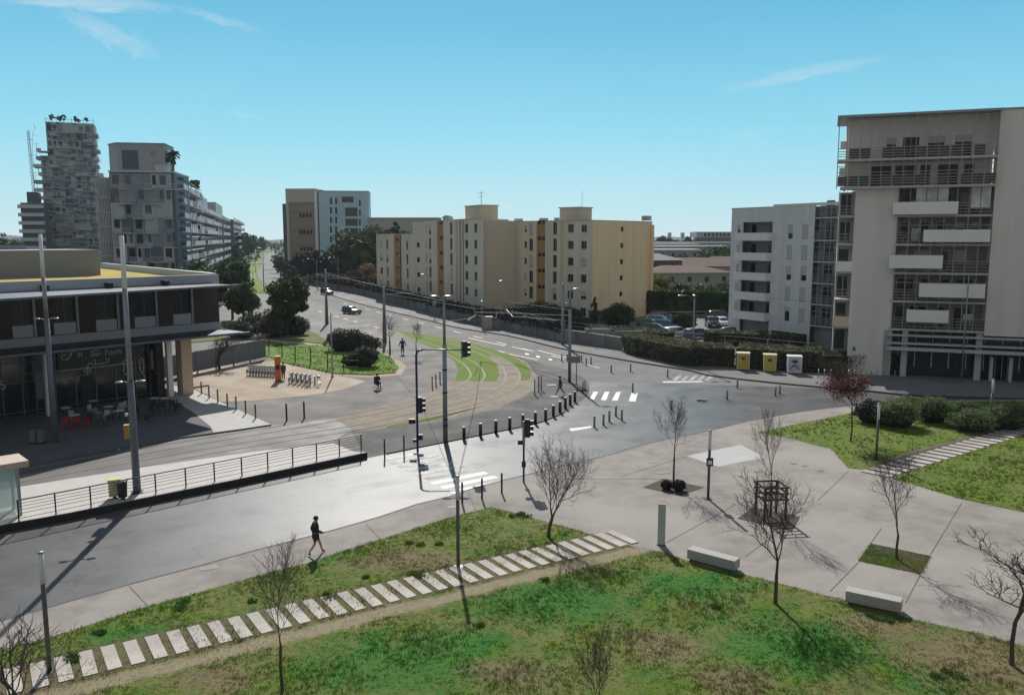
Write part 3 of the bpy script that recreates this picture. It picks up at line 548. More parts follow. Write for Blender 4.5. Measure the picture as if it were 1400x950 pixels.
def hedge(label,line,wd,h,n,leaf,mat,group=None,z=0,name='hedge',seed=3,top=None):
    """clipped hedge following a line of ground points"""
    p0=line[0]; t=thing(name,label,'hedge',(p0.x,p0.y,z),0,group); rg=np.random.default_rng(seed); pts=[Vector((p.x-p0.x,p.y-p0.y,0)) for p in line]
    b=MB(); segs=[(a,c) for a,c in zip(pts,pts[1:])]; ls=np.array([(c-a).length for a,c in segs]); tot=ls.sum(); V=[]
    core=[]; 
    for s,(a,c) in enumerate(segs):
        d=(c-a).normalized(); nn=Vector((-d.y,d.x,0)); w2=wd*.84
        q=[a-nn*0+nn*(wd-w2)/2,c+nn*(wd-w2)/2,c+nn*(wd+w2)/2,a+nn*(wd+w2)/2]; b.prism([(v.x,v.y) for v in q],-.05,h*.90)
        m=int(n*ls[s]/tot); u=rg.uniform(0,1,m); k=rg.uniform(0,1,m); fr=h/(2*h+wd)
        side=np.where(k<fr,0,np.where(k<1-fr,1,2)); off=np.where(side==0,rg.uniform(-.06,.14,m),np.where(side==2,wd-rg.uniform(-.06,.14,m),rg.uniform(0,wd,m))); zz=np.where(side==1,h-rg.uniform(-.10,.16,m),rg.uniform(0,1,m)**.8*h)
        x=a.x+(c.x-a.x)*u+nn.x*off; y=a.y+(c.y-a.y)*u+nn.y*off; wv=.12*np.sin(x*1.7)*np.sin(y*2.1+x); zz=zz+wv*(zz>h*.5); V.append(np.stack([x,y,zz],1))
    for e in (0,-1):
        m=int(n*.04); a=pts[e]; d=((pts[1]-pts[0]) if e==0 else (pts[-1]-pts[-2])).normalized(); nn=Vector((-d.y,d.x,0)); o=rg.uniform(0,wd,m); V.append(np.stack([a.x+nn.x*o-d.x*.05*(1 if e==0 else -1),a.y+nn.y*o-d.y*.05*(1 if e==0 else -1),rg.uniform(0,h,m)],1))
    b.build('stems',M('twig_heart',(.02,.022,.014),None,.9,6,.5),t); tri_obj('foliage',leafquads(np.concatenate(V),leaf),mat,t); return t
# foreground bare trees
def tb(label,px,py,top,spread,seed,z=.1,**k):
    b=G(px,py,z); h=ZR(top,b.y)-z; return bare_tree(label,b,h,spread,seed=seed,**k)
tb('slim bare tree rising over the slab path in the lower left of the photo',386,944,722,.75,11,fork=.36,r=.05,width=2.0)
tb('bare forked tree leaning right on the lawn corner beside the slab path',750,734,588,1.15,12,fork=.26,lean=(.18,.05),r=.085,dens=1.1,width=3.3)
tb('upright bare tree growing between two small dark shrubs in a square soil bed',921,661,540,.85,13,fork=.38,r=.06,width=2.5)
tb('tall narrow bare tree inside the wooden tree guard',1053,706,553,.62,14,fork=.34,r=.065,width=1.9)
tb('twiggy bare tree at the lawn edge between the two stone benches',1060,825,640,.95,15,fork=.30,r=.075,dens=1.1,width=3.7)
tb('bare thin trunked tree in the right square bed of soil and grass',1226,765,598,.95,16,fork=.28,r=.06,width=3.0)
tb('bare tree cut by the right edge of the photo, between lawn and concrete',1383,909,722,1.1,17,fork=.40,r=.075,dens=.9,width=4.0)
tb('bare multi-stemmed tree at the lower left corner',22,985,832,1.1,18,fork=.12,r=.035,stems=3,dens=.72,width=4.0)
tb('little bare sapling at the bottom edge in the middle of the lawn',818,985,850,.8,19,fork=.12,r=.035,stems=2,width=1.6)
tb('tree with red leaves on its lower twigs, standing on the lawn before the rounded shrubs',1163,603,478,1.0,20,fork=.35,r=.06,leaves=REDL,group=None,name='red_leaved_tree',dens=1.2,width=4.2)
tb('small bare tree behind the bush lawn, close to the tram tracks',533,484,428,.9,21,z=0,fork=.4,r=.11,width=3.0)
tb('thin bare sapling on the tram grass next to the main lamp post',569,489,437,.5,22,z=0,fork=.45,r=.07,width=1.6)
tb('spindly bare tree between shop roof canopy and pine',300,505,455,1.2,24,z=0,fork=.4,r=.16,width=5.0)
tb('small bare tree at the low grey fence behind the shop',352,478,455,1.2,25,z=0,fork=.4,r=.14,width=3.5)
# square soil beds
for nm,q,lb in (('soil_bed',[(1173.4,766.5),(1191,743),(1272.5,760),(1259,784.5)],'square bed of dark soil and grass cut into the concrete on the right'),('soil_bed',[(879,666),(908,654),(963,666),(929.6,678)],'square soil bed holding two small dark shrubs'),('soil_bed',[(1008,709),(1030,693),(1094,706.7),(1083,726)],'square soil bed under the wooden tree guard')):
    b=MB(); b.prism([tuple(G(x,y,.1)[:2]) for x,y in q],.02,.112); o=b.build(nm,MULCH); tag(o,lb,'planting bed')
P_=[(p.x,p.y) for p in gp([(1173.4,766.5),(1191,743),(1272.5,760),(1259,784.5)],.1)]
blades('bed_grass',P_,60000,.113,GB,label='thin grass in the square bed on the right',avoid=False,x0=14,x1=21,y0=31,y1=37,h=(.03,.07))
shrub('left one of two small dark shrubs in the square soil bed',G(911,669,.11),.32,.30,.5,700,.05,PURP,seed=4); shrub('right one of two small dark shrubs in the square soil bed, touching the trunk',G(928,671,.11),.40,.38,.6,900,.05,PURP,seed=5)
# wooden tree guard
t=thing('tree_guard','brown wooden square guard with slatted top round the narrow bare tree','tree guard',G(1053,707,.1),.12)
for sx_ in (-.54,.54):
    for sy in (-.54,.54): MB().box(sx_-.05,sy-.05,0,sx_+.05,sy+.05,1.75).build('post',WOOD,t)
for z in (1.05,1.35,1.65):
    for s in (-.54,.54):
        MB().box(-.65,s-.08 if s<0 else s+.05,z,.65,s-.05 if s<0 else s+.08,z+.09).build('rail',WOOD,t); MB().box(s-.08 if s<0 else s+.05,-.65,z-.002,s-.05 if s<0 else s+.08,.65,z+.088).build('rail',WOOD,t)
for s in (-.3,0,.3): MB().box(-.6,s-.04,.95,.6,s+.04,1.0).build('slat',WOOD,t)
# rounded shrubs right
SHB=leafmat('clipped_shrub_leaves',(.13,.19,.06),(.065,.11,.035),(.20,.25,.10),.3,3)
for px,py,rx,h,lb,mt in ((1192,577,1.7,1.9,'dark reddish shrub touching the red leaved tree',PURP),(1224,582,2.1,2.2,'large rounded green shrub just right of the red leaved tree',SHB),(1243,565,1.7,1.5,'low rounded shrub half hidden behind two bigger ones',SHB),(1275,576,1.8,2.1,'tall round topped green shrub in the middle of the shrub group',SHB),(1298,571,.9,1.0,'smallest rounded shrub, pale topped, between the bigger ones',SHB),(1318,570,1.5,1.4,'low rounded shrub behind the wide front shrub',SHB),(1329,588,2.0,1.7,'wide rounded front shrub left of the light column',SHB),(1376,585,2.2,2.2,'very dark shrub in the building shadow at the right edge',SHB)):
    shrub(lb,G(px,py,.11),rx*.86,rx*.75,h*.86,2600,.075,mt,seed=int(px),name='rounded_shrub')
# mid bushes
PURP=leafmat('dark_navy_twigs',(.014,.014,.018),(.009,.009,.012),None,0)
BUSH=leafmat('dark_bush_leaves',(.065,.075,.05),(.035,.04,.028),(.11,.115,.08),.25,2)
for px,py,rx,h,lb in ((468,479,2.1,2.5,'dark grey bush, left one of the row on the mid lawn'),(484,480,2.0,2.5,'dark grey bush in the middle of the row on the mid lawn'),(500,481,2.0,1.9,'dark grey bush, right end of the row on the mid lawn'),(498,501,1.6,2.1,'rounder dark bush standing alone in front of the bush row'),(483,500,1.2,1.1,'low loose bush left of the lone round bush')):
    shrub(lb,G(px,py,.1),rx,rx*.8,h,1600,.14,BUSH,seed=int(px),name='bush')
# pine and evergreens on the left
b=G(392,460,0); leafy('big dark umbrella shaped pine standing before the avenue',b,ZR(372,b.y),(3.4,3.2,4.1),6500,70,.26,PINE,.28,seed=31,name='pine_tree',crown_z=ZR(406,b.y),lean=(.4,0))
for px,py,top,r,lb,mt in ((318,437,347,4.2,'tall dark evergreen rising behind the shop roof corner',PINE),(296,440,352,4.0,'dark evergreen directly above the shop roof end',EVER),(333,446,384,3.0,'lower dark evergreen right of the shop canopy',PINE),(268,430,350,4.0,'evergreen half hidden behind the shop roof',EVER)):
    b=G(px,py); h=ZR(top,b.y); leafy(lb,b,h,(r,r,h*.40),5000,60,.30,mt,.25,seed=px,name='evergreen_tree',crown_z=h*.60)
for px,py,rx,h,lb in ((384,458,2.4,4.6,'loose dark bush under the pine, left side'),(405,458,2.0,2.6,'dark bush at the foot of the pine trunk, right side'),(352,452,3.0,2.6,'green bush between the pine and the shop canopy'),(372,462,2.2,3.0,'shaggy bush near the grey fence end'),(330,462,2.6,2.2,'bush right behind the lower canopy end')):
    shrub(lb,G(px,py),rx,rx*.8,h,1500,.17,BUSH if px!=352 else OLIVE,seed=int(px)+1,name='bush')
# ------------------------------------------------------------------ lights, poles
def light_column(label,px,py,top):
    b=G(px,py,.1); h=ZR(top,b.y)-.1; t=thing('light_column',label,'light column',b,0,'slim light columns on the near side of the avenue')
    MB().cyl(0,0,0,h-1.05,.075).build('pole',M('column_grey',(.11,.11,.115),(.085,.085,.09),.5,2,metal=.2),t,True); MB().cyl(0,0,h-1.05,h-.05,.085).build('lamp_tube',FROST,t,True); MB().cyl(0,0,h-.05,h,.095).build('cap',GREYM,t,True); MB().box(-.2,-.2,0,.2,.2,.03).build('base_plate',DARK,t)
    return t
light_column('slim light column at the lower left, its shadow running over the slab path',68,917,754); light_column('slim light column left of the forked tree, shadow crossing the slab path',626.5,775,650)
tt=light_column('slim light column with a small blue sign box, beside the pale paving patch',968,682,588); MB().box(-.17,-.12,1.85,.19,-.076,2.3).build('sign_box',BLUEM,tt)
MB().box(-.1,-.125,1.95,.12,-.121,2.15).build('sign_panel',WHITEP,[c for c in tt.children if c.name.startswith("sign_box")][0])
light_column('slim light column between the red leaved tree and the right slab path',1197.6,628,551); light_column('slim light column near the right edge, beside the dark shrub',1353,587,518)
def tall_mast(label,px,py,z,top,arm_row,extra):
    b=G(px,py,z); h=ZR(top,b.y)-z; ha=ZR(arm_row,b.y)-z; t=thing('lighting_mast',label,'lighting mast',b,.35)
    MB().tube([(0,0,0),(0,0,ha)],[.21,.17],12).build('lower_pole',SLATE,t,True); MB().tube([(0,0,ha),(0,0,h*.80)],[.15,.13],12).build('upper_pole',GREYM,t,True)
    MB().tube([(0,0,h*.80),(0,0,h)],[.13,.11],12).build('white_top_tube',WHITEP,t,True)
    for s in (-1,1):
        MB().tube([(0,0,ha-.25),(s*.25,0,ha+.02),(s*.38,0,ha)],.035,6).build('arm',GREYM,t,True); MB().ball((s*.55,0,ha+.02),.22,10,6,(1,.5,.25)).build('lamp_head',ALUM,t,True)
    if extra:
        MB().box(-.46,-.1,3.0,-.2,.22,3.75).build('yellow_box',M('ochre_yellow',(.40,.26,.05),None,.5,3),t); MB().ball((-.28,0,4.3),.1,8,5).build('camera',WHITEP,t,True)
    MB().box(-.3,-.3,0,.3,.3,.04).build('base_plate',DARK,t); return t
tall_mast('tall slate mast with white top and yellow box, standing on the platform by the railing',187.5,673,.4,322,522,True); tall_mast('tall slate mast with white top in front of the shop windows at the far left',76,607,.0,320,436,False)
# avenue lamp posts
def lamp_post(label,px,py,top,arms,name='street_lamp',z=.0,r=.13,mat=None,group=None,step=.7,heads=1.0,rz=0):
    b=G(px,py,z); h=ZR(top,b.y)-z; t=thing(name,label,'street lamp',b,rz,group); m_=mat or GREYM
    MB().tube([(0,0,0),(0,0,h*step)],[r,r*.85],10).build('pole',m_,t,True); MB().tube([(0,0,h*step),(0,0,h)],[r*.6,r*.45],8).build('upper_pole',m_,t,True)
    for a,l in arms:
        x,y=math.cos(a)*l,math.sin(a)*l; MB().tube([(0,0,h-.35),(x*.5,y*.5,h-.05),(x,y,h)],r*.35,6).build('arm',m_,t,True)
        hb=MB(); hb.ball((0,0,0),.36*heads,10,6,(1.15,.6,.25)); o=hb.build('lamp_head',ALUM,t,True,loc=(x*1.12,y*1.12,h)); o.rotation_euler=(0,0,a)
    return t
t=lamp_post('main grey lamp post beside the tram lawn, left of the road island bollards',609,603,405,[(0,.25),(math.pi,.6)],r=.17,step=.68,heads=.75)
for z in (1.1,1.5,3.4,5.0): MB().tube([(0,0,z),(0,0,z+.09)],.185,10).build('clamp',DARK,t,True)
t=lamp_post('lamp post in the island bend with its long shadow over the curved kerb',778.6,522,395,[(0,.55)],r=.17,step=.78)
t=thing('catenary_post','thick grey tram wire post on the far sidewalk, behind the bend lamp post','tram pole',G(769,471,.13)); h=ZR(389,t.location.y); MB().tube([(0,0,0),(0,0,h)],[.22,.18],10).build('pole',GREYM,t,True); MB().tube([(0,0,h-2.6),(.9,-.3,h-2.5)],.05,6).build('bracket',GREYM,t,True)
lamp_post('double headed lamp post in front of the long hedge and parked cars',947,499,404,[(math.pi,1.3),(math.pi/2,.2)],r=.09,step=.97,z=.13)
for px,py,top,lb,arm in ((526,468,386,'tram pole left of the small bare tree, dark base with slanting shadow',0),(447,443,368,'tram pole behind the mid lawn, right of the pine',1)):
    b=G(px,py); h=ZR(top,b.y); t=thing('catenary_post',lb,'tram pole',b); MB().tube([(0,0,0),(0,0,h*.45)],[.30,.22],10).build('base_pole',SLATE,t,True); MB().tube([(0,0,h*.45),(0,0,h)],[.2,.16],10).build('pole',GREYM,t,True); MB().tube([(0,0,h-1.6),(5,2.2,h-1.5)],.06,5).build('bracket',GREYM,t,True); MB().tube([(0,0,h-.5),(5,2.2,h-1.5)],.03,5).build('stay',GREYM,t,True)
for px,py,top,arms,lb in ((454.5,515.5,428,[],'thin galvanised post on the near edge of the mid lawn'),(434,398,354,[(math.pi,2)],'far street lamp arching left before the purple tree mass'),(463,398,352,[(math.pi,2)],'far street lamp arching left, nearest to the leafy tree group'),(585,428,375,[(math.pi,.8)],'street lamp standing against the lower wing of the yellow building'),(693,449,384,[(math.pi,.8)],'thin street lamp in front of the blank wall of the yellow building'),(659,452,412,[(math.pi/2,.4)],'short lamp near the retaining wall below the blank wall'),(902,428,405,[(0,.2)],'little globe lamp in the car park behind the yellow gable'),(849,440,414,[(0,.6)],'small lamp before the yellow gable wall'),(1314,524,375,[],'dark post in front of the shop columns of the tall right building')):
    if arms: lamp_post(lb,px,py,top,arms,r=.08,step=.96,name='street_lamp',heads=.9)
    else:
        b=G(px,py); h=ZR(top,b.y); t=thing('post',lb,'post',b); MB().tube([(0,0,0),(0,0,h)],[.09,.06],8).build('pole',GREYM,t,True); MB().cyl(0,0,0,.05,.2).build('base_plate',DARK,t,True)
# boulevard masts far away
for i,(px,py,top) in enumerate(((342,398,352),(329,372,333),(361,398,362),(349,372,342),(338,358,330),(360,362,340),(372,358,338),(330,392,356))):
    b=G(px,py); h=ZR(top,b.y); t=thing('tram_mast','thin tram mast beside the straight far tracks, %s from the viewer'%ORD[i],'tram pole',b,0,'tram masts along the boulevard'); MB().tube([(0,0,0),(0,0,h)],.14,6).build('pole',SLATE,t); MB().tube([(0,0,h*.8),(4,1,h*.8)],.07,4).build('bracket',SLATE,t)
# overhead wires
WIRE=M('wire',(.05,.05,.055),None,.5,2); WIREL=M('pale_wire_bar',(.34,.33,.32),None,.5,2)
def sky(px,py,D): p=GX(px,D,0); z=ZR(py,D); dep=D*CT+(H-z)*ST; return Vector(((px-700)/F*dep,D,z))
def wire(label,pts,r=.03,mat=None,grp='overhead tram wires'):
    P=[sky(*p) for p in pts]; o=MB().tube(P,r,4).build('overhead_wire',mat or WIRE); tag(o,label,'wire',grp); return o
wire('pale horizontal wire arm reaching left from the bend poles',[(779,431,84),(740,430,92),(700,428,97),(650,427,100)],.07,WIREL,None)
wire('pale wire frame below the horizontal arm, left part',[(648,422,100),(650,430,100),(663,433,98),(678,435,97),(680,427,98)],.05,WIREL,None)
wire('pale wire frame below the horizontal arm, right part',[(692,423,100),(701,433,97),(722,434,92),(760,438,86)],.05,WIREL,None)
wire('long thin wire sagging from the lamp post to the bend poles',[(608,440,57),(640,436,80),(651,431,100),(640,438,90)],.03,WIREL)
wire('thin wire running across the blank wall of the yellow building',[(527,402,100),(590,412,100),(650,422,98),(720,420,90),(771,414,88)],.025,WIREL)
wire('thin wire from the pine pole to the tram pole',[(447,374,127),(487,384,115),(527,393,103)],.03); wire('upper wire between tram pole and main lamp post',[(527,395,103),(570,404,80),(608,412,57)],.025)
wire('wire crossing the avenue from the tram pole to the wall',[(447,378,127),(475,381,134),(510,386,140)],.04); wire('wire from the blank wall lamp to the bend pole',[(693,412,106),(735,418,96),(779,424,82)],.025,WIREL)
# traffic lights
def signal(parent,x,z,y=-.02,flip=0,n=3):
    hgt=.33*n+.06; b=MB(); b.box(x-.16,y-.14,z-hgt/2,x+.16,y+.14,z+hgt/2); s=b.build('signal_head',DARK,parent,bevel=.02)
    for i in range(n):
        v=MB(); zz=z+hgt/2-.2-i*.33; v.tube([(x+.16,y,zz),(x+.36,y,zz+.01)],[.12,.13],10,cap=False); v.build('visor',DARK,s)
        l=MB(); l.tube([(x+.155,y,zz),(x+.17,y,zz)],.10,10); l.build('lens',M('signal_lens_dark',[(.12,.01,.01),(.12,.07,.01),(.01,.08,.04)][0],None,.2,2),s)
    return s
t=thing('traffic_light','blue traffic light pole with a long arm hanging a signal over the crossing','traffic light',G(571,616,0)); h=ZR(478,t.location.y)
MB().tube([(0,0,0),(0,0,h-.35),(.1,0,h-.1),(.4,0,h)],.075,8).build('pole',BLUEM,t,True); MB().tube([(.4,0,h),(3.3,.1,h-.02)],.05,8).build('arm',GREYM,t,True)
MB().box(2.95,.05,h-.62,3.02,.2,h+.55).build('back_board',DARK,t); signal(t,3.2,h+.02,.1); signal(t,.2,3.1); 
b=MB(); b.box(-.55,-.12,1.85,-.12,.12,2.15); b.build('push_box',DARK,t); b=MB(); b.box(.08,-.12,.75,.35,.12,1.1); b.build('control_box',DARK,t); MB().box(-.3,-.1,.6,-.08,.1,.78).build('button',DARK,t)
t=thing('traffic_light','short blue traffic light pole behind the forked bare tree','traffic light',G(716,659,.1)); h=ZR(578,t.location.y)
MB().tube([(0,0,0),(0,0,h*.60)],.06,8).build('pole',BLUEM,t,True); MB().tube([(0,0,h*.60),(0,0,h)],.085,8).build('upper_pole',GREYM,t,True); signal(t,.2,h-.4); MB().box(-.35,-.1,h-1.35,-.08,.1,h-1.1).build('push_box',DARK,t); MB().box(-.12,-.09,.9,.12,-.06,1.25).build('button',DARK,t)
# ------------------------------------------------------------------ bollards
def bollards(name,label,pts,h,r,mat,top,group,z=0,cat='bollard',topm=None,n=10):
    p=thing(name,label%ORD[0],cat,G(*pts[0],z),0,group)
    MB().tube([(0,0,-.02),(0,0,h-top)],r,n).build('post',mat,p,True)
    MB().tube([(0,0,h-top),(0,0,h-.015),(0,0,h)],[r*1.04,r*1.04,r*.8],n).build('top',topm or mat,p,True)
    for i,q in enumerate(pts[1:]): copy_tree(p,G(*q,z),None,label%ORD[i+1])
    return p
bl=[(634.5,600.6),(657,595.5),(678,591),(697,587),(715,582.5),(732,578.8),(746,574.8),(756.5,569),(765.6,563.4),(773,557.6),(779.5,553),(786,548.8)]
bollards('bollard','black bollard with white top on the island kerb, %s from the left of twelve',bl,.92,.12,DARK,.10,'black bollards with white tops',.05,topm=WHITEP)
bollards('thin_post','thin dark post between railing end and blue traffic light, %s from the left of two',[(526,628),(552.5,622.5)],1.35,.05,DARK,.05,'thin dark posts at the platform end')
bollards('thin_post','thin dark post by the near end of the crossing, %s from the left',[(632,688),(659,682),(686,674)],1.15,.055,DARK,.05,'thin dark posts at the zebra crossing',.1)
bollards('thin_post','brown post along the pale shop pavement, %s from the left of seven',[(275.5,538.5),(286,544.5),(298,550),(311,556),(323,560),(336,566),(349.5,572)],1.12,.065,RUST,.05,'brown posts along the shop pavement',.1)
bollards('thin_post','dark post on the grey court beside the pavement tip, %s from the left',[(392,575),(416,571.5)],1.35,.07,DARK,.05,'dark posts on the grey court')
FLEX=M('grey_flex_post',(.24,.24,.25),(.18,.18,.19),.6,4)
bollards('road_post','grey flexible post in the road bend, %s from the left of nineteen',sorted([(768,494),(775.5,494),(795,495),(801.5,499.5),(808,498),(835.6,509.6),(862,508),(912.7,516),(865,536),(812.6,584),(825,581),(833,576),(842,569),(850,574.5),(918,560.5),(1008,530),(994,546),(1066,539),(1060,541)]),.85,.085,FLEX,.06,'grey flexible posts in the road bend')
bollards('thin_post','slim post left of the tram lawn, %s from the left of three',[(591,531),(596,527.5),(601.7,523.5)],1.15,.06,RUST,.05,'slim posts left of the tram lawn')
bollards('thin_post','light slim post right of the tram lawn, %s from the left of three',[(731,540),(736.5,535.5),(740,533.5)],1.45,.06,FLEX,.05,'light slim posts right of the tram lawn')
bollards('thin_post','dark slim post at the island tip below the bend lamp, %s of two',[(797,536.5),(799.8,534.5)],1.0,.05,DARK,.05,'dark slim posts at the island tip')
o=MB().tube([(0,0,.09),(.75,-.35,.12)],.085,8).build('fallen_post',FLEX,loc=G(953,548)); tag(o,'flexible road post lying flat on the asphalt right of the bend','bollard')
# road sign near bend
t=thing('road_sign','wide grey direction sign seen from behind, on a thin post beside the bend lamp post','road sign',G(788,525.5)); MB().cyl(0,0,0,2.7,.05).build('post',GREYM,t,True); MB().box(-.85,-.06,2.1,.35,-.02,2.75).build('sign_panel',FLEX,t)
t=thing('road_sign','square sign panel on a post beside the retaining wall, behind the main lamp post','road sign',G(594,437)); MB().cyl(0,0,0,3.3,.06).build('post',GREYM,t,True); MB().box(-.35,-.08,2.5,.35,-.03,3.2).build('sign_panel',FLEX,t)
t=thing('wall_cabinet','pale grey street cabinet standing at the foot of the retaining wall','cabinet',G(666.5,450,.13)); MB().box(-.75,-.3,0,.75,.3,1.9).build('cabinet_body',M('cabinet_grey',(.38,.38,.37),None,.6,2),t,bevel=.03); MB().box(-.8,-.35,1.9,.8,.35,1.98).build('cabinet_lid',GREYM,t)
# ------------------------------------------------------------------ railing on the platform
A,B=G(26,713.5,.4),G(494,616.5,.4); dv=(B-A); t=thing('platform_railing','long dark railing with thin bars along the near edge of the platform','railing',A,math.atan2(dv.y,dv.x)); Ln=dv.length; n=12
RM=M('railing_metal',(.06,.05,.045),None,.45,4,metal=.4)
for i in range(n+1):
    x=Ln*i/n; MB().box(x-.03,-.03,0,x+.03,.03,1.06).build('post',RM,t)
MB().box(-.05,-.035,1.06,Ln+.05,.035,1.11).build('handrail',RM,t)
for z in (.18,.42,.60,.76,.91): MB().tube([(0,0,z),(Ln,0,z)],.014,5).build('bar',RM,t)
# bus shelter
S0=G(-40,714,.4); t=thing('tram_shelter','glass tram shelter with a thick tan roof, cut by the left edge of the photo','shelter',G(33,703,.4),math.atan2(dv.y,dv.x)); hs=2.45
b=MB(); b.box(-7,-.35,hs,.3,1.55,hs+.32); b.build('roof',M('tan_roof_panel',(.55,.45,.34),(.48,.39,.30),.55,1),t,bevel=.02)
for x in (-.15,-3.2,-6.2):
    for y in (.0,1.3): MB().box(x-.07,y-.05,0,x+.07,y+.05,hs).build('post',ALUM,t)
gm,nt,NN,LL,bb=nodes('clear_glass'); bb.inputs['Base Color'].default_value=(.55,.75,.72,1); bb.inputs['Roughness'].default_value=.05; bb.inputs['Alpha'].default_value=.38
MATS['clear_glass']=gm
for x in (-3.1,-6.1): MB().box(x,1.29,.15,x+2.85,1.31,hs-.1).build('glass_pane',gm,t)
MB().box(-3.1,-.01,.15,-.25,.01,hs-.1).build('glass_pane',gm,t); MB().box(-.16,.07,.15,-.14,1.23,hs-.1).build('glass_pane',gm,t); MB().box(-5,.9,.4,-1,1.25,.5).build('seat',ALUM,t)
MB().cyl(-1.2,1.0,0,.4,.05).build('seat_leg',ALUM,t); MB().cyl(-4.6,1.0,0,.4,.05).build('seat_leg',ALUM,t)
# bins at the railing
YEL=M('bin_yellow',(.52,.50,.16),(.44,.42,.13),.5,2); 
t=thing('waste_bin','pale yellow framed waste bag bin behind the platform railing','bin',G(157,680.5,.4),.5); MB().box(-.28,-.24,.12,.28,.24,.98).build('bin_bag',M('pale_yellow_bag',(.60,.57,.30),(.5,.47,.24),.6,6,.5),t,bevel=.06); MB().box(-.32,-.28,.98,.32,.28,1.05).build('lid',YEL,t); MB().cyl(0,0,0,.12,.1).build('foot',DARK,t)
t=thing('waste_bin','dark metal bin just right of the pale yellow bin on the platform','bin',G(168,681.5,.4),.5); MB().tube([(0,0,.1),(0,0,.9)],[.22,.26],12).build('bin_body',DARK,t,True); MB().cyl(0,0,.9,.97,.28).build('lid',GREYM,t,True); MB().cyl(0,0,0,.1,.12).build('foot',DARK,t,True)
# stele and benches
P=G(904,745,.1); t=thing('information_stele','tall thin grey panel standing upright on the concrete between lawn tip and bench','stele',P,-.35); MB().box(-.17,-.05,.03,.17,.05,1.95).build('panel',M('stele_grey',(.40,.43,.43),(.36,.39,.39),.4,1),t,bevel=.01); MB().box(-.2,-.08,0,.2,.08,.03).build('foot_plate',DARK,t)
def bench(label,a,b_):
    A,B=G(*a,.1),G(*b_,.1); d=B-A; t=thing('stone_bench',label,'bench',A,math.atan2(d.y,d.x),'stone block benches'); l=d.length
    o=MB().box(0,0,.10,l,.55,.52).build('seat',STONE,t,bevel=.02); MB().box(.1,.06,0,l-.1,.49,.10).build('plinth',M('plinth_dark',(.12,.115,.11),None,.9,4),t); return t
bench('long grey stone bench at the lawn edge right of the grey stele',(939,766),(1004,783.5)); bench('long grey stone bench further right, beside the bed with soil and grass',(1155,825),(1231,841.5))
# recycling containers
def container(label,x0,x1,py,h,mat,face=None):
    A,B=G(x0,py,.13),G(x1,py+.6,.13); d=B-A; l=d.length; t=thing('recycling_container',label,'recycling bin',A,math.atan2(d.y,d.x)); 
    MB().box(.03,.03,.12,l-.03,1.15,h-.1).build('bin_body',mat,t,bevel=.04)
    fr=MB()
    for x in (0,l-.09): fr.box(x,0,.12,x+.09,.06,h-.1)
    fr.box(.09,0,.12,l-.09,.05,.20); fr.box(.09,0,h-.2,l-.09,.05,h-.1); fr.build('front_frame',M('pale_frame',(.62,.60,.42),None,.5,3) if not face else WHITEP,t)
    MB().box(-.04,-.04,h-.1,l+.04,1.2,h).build('lid',M('pale_lid',(.66,.62,.40),None,.5,3) if not face else WHITEP,t)
    MB().box(l*.36,-.012,h*.62,l*.64,.028,h*.74).build('slot',DARK,t)
    for x in (.1,l-.2): MB().box(x,.1,0,x+.12,1.0,.12).build('foot',DARK,t)
    return t,l
YE1=M('recycling_yellow',(.50,.36,.04),(.40,.28,.03),.55,2,.1,c3=(.55,.42,.10),scale3=1); YE2=M('recycling_lemon',(.50,.46,.08),(.42,.38,.06),.55,2,.1)
container('orange yellow recycling container in front of the hedge, leftmost of the three',1007,1024.5,506,1.85,YE1); container('lemon yellow recycling container in front of the hedge, middle of the three',1043.5,1061,508.5,1.85,YE2)
t,l=container('white recycling container printed with a picture of blue shapes, rightmost of the three',1076.5,1096,511,1.85,M('recycling_white',(.50,.52,.56),(.36,.38,.46),.5,3,c3=(.62,.63,.66),scale3=2),True)
pr=MB(); 
for i in range(10): a=i*.35; pr.cbox((l*(.2+.06*i),-.02,.55+.35*math.sin(a)),(.12,.02,.10),0)
pr.tube([(l*.2,-.02,1.25),(l*.45,-.02,1.45),(l*.75,-.02,1.3)],.05,5); pr.build('printed_picture',M('print_blue',(.06,.07,.14),None,.5,2),t)
# bicycle hoops
hp=None
for i,px in enumerate((1119,1127,1136,1144,1152,1160,1168,1176,1184,1191,1199,1207,1214,1223)):
    c=G(px,516+(px-1119)*.02,.13)
    if hp is None:
        hp=thing('bike_hoop','metal bicycle hoop before the long hedge, first from the left','bike rack',c,1.1,'row of metal bicycle hoops'); q=[(-.35,0,0),(-.35,0,.6)]+[(-.35*math.cos(a),0,.6+.25*math.sin(a)) for a in (.5,1,1.57,2.1,2.6)]+[(.35,0,.6),(.35,0,0)]; MB().tube(q,.03,6).build('tube',ALUM,hp,True); MB().box(-.42,-.06,0,-.28,.06,.02).build('foot_plate',GREYM,hp); MB().box(.28,-.06,0,.42,.06,.02).build('foot_plate',GREYM,hp)
    else: copy_tree(hp,c,1.1,'metal bicycle hoop before the long hedge, %s from the left'%ORD[i])
t=thing('disabled_parking_sign','blue square disabled parking sign on a thin post before the tall building','road sign',G(1167,511,.13)); MB().cyl(0,0,0,2.3,.035).build('post',GREYM,t,True); MB().box(-.3,-.06,2.25,.3,-.03,2.85).build('white_panel',WHITEP,t); sg=MB().box(-.26,-.075,2.38,.26,-.062,2.82).build('blue_panel',M('sign_blue',(.02,.10,.38),None,.4,2),t)
wc=MB(); wc.ball((0,-.085,2.75),.035,8,5); wc.tube([(0,-.085,2.7),(0,-.085,2.58),(.1,-.085,2.58),(.13,-.085,2.47)],.02,5); wc.tube([(.02+.1*math.cos(a),-.085,2.52+.1*math.sin(a)) for a in [x*.5-2.9 for x in range(9)]],.014,5); wc.build('wheelchair_symbol',WHITEP,sg)
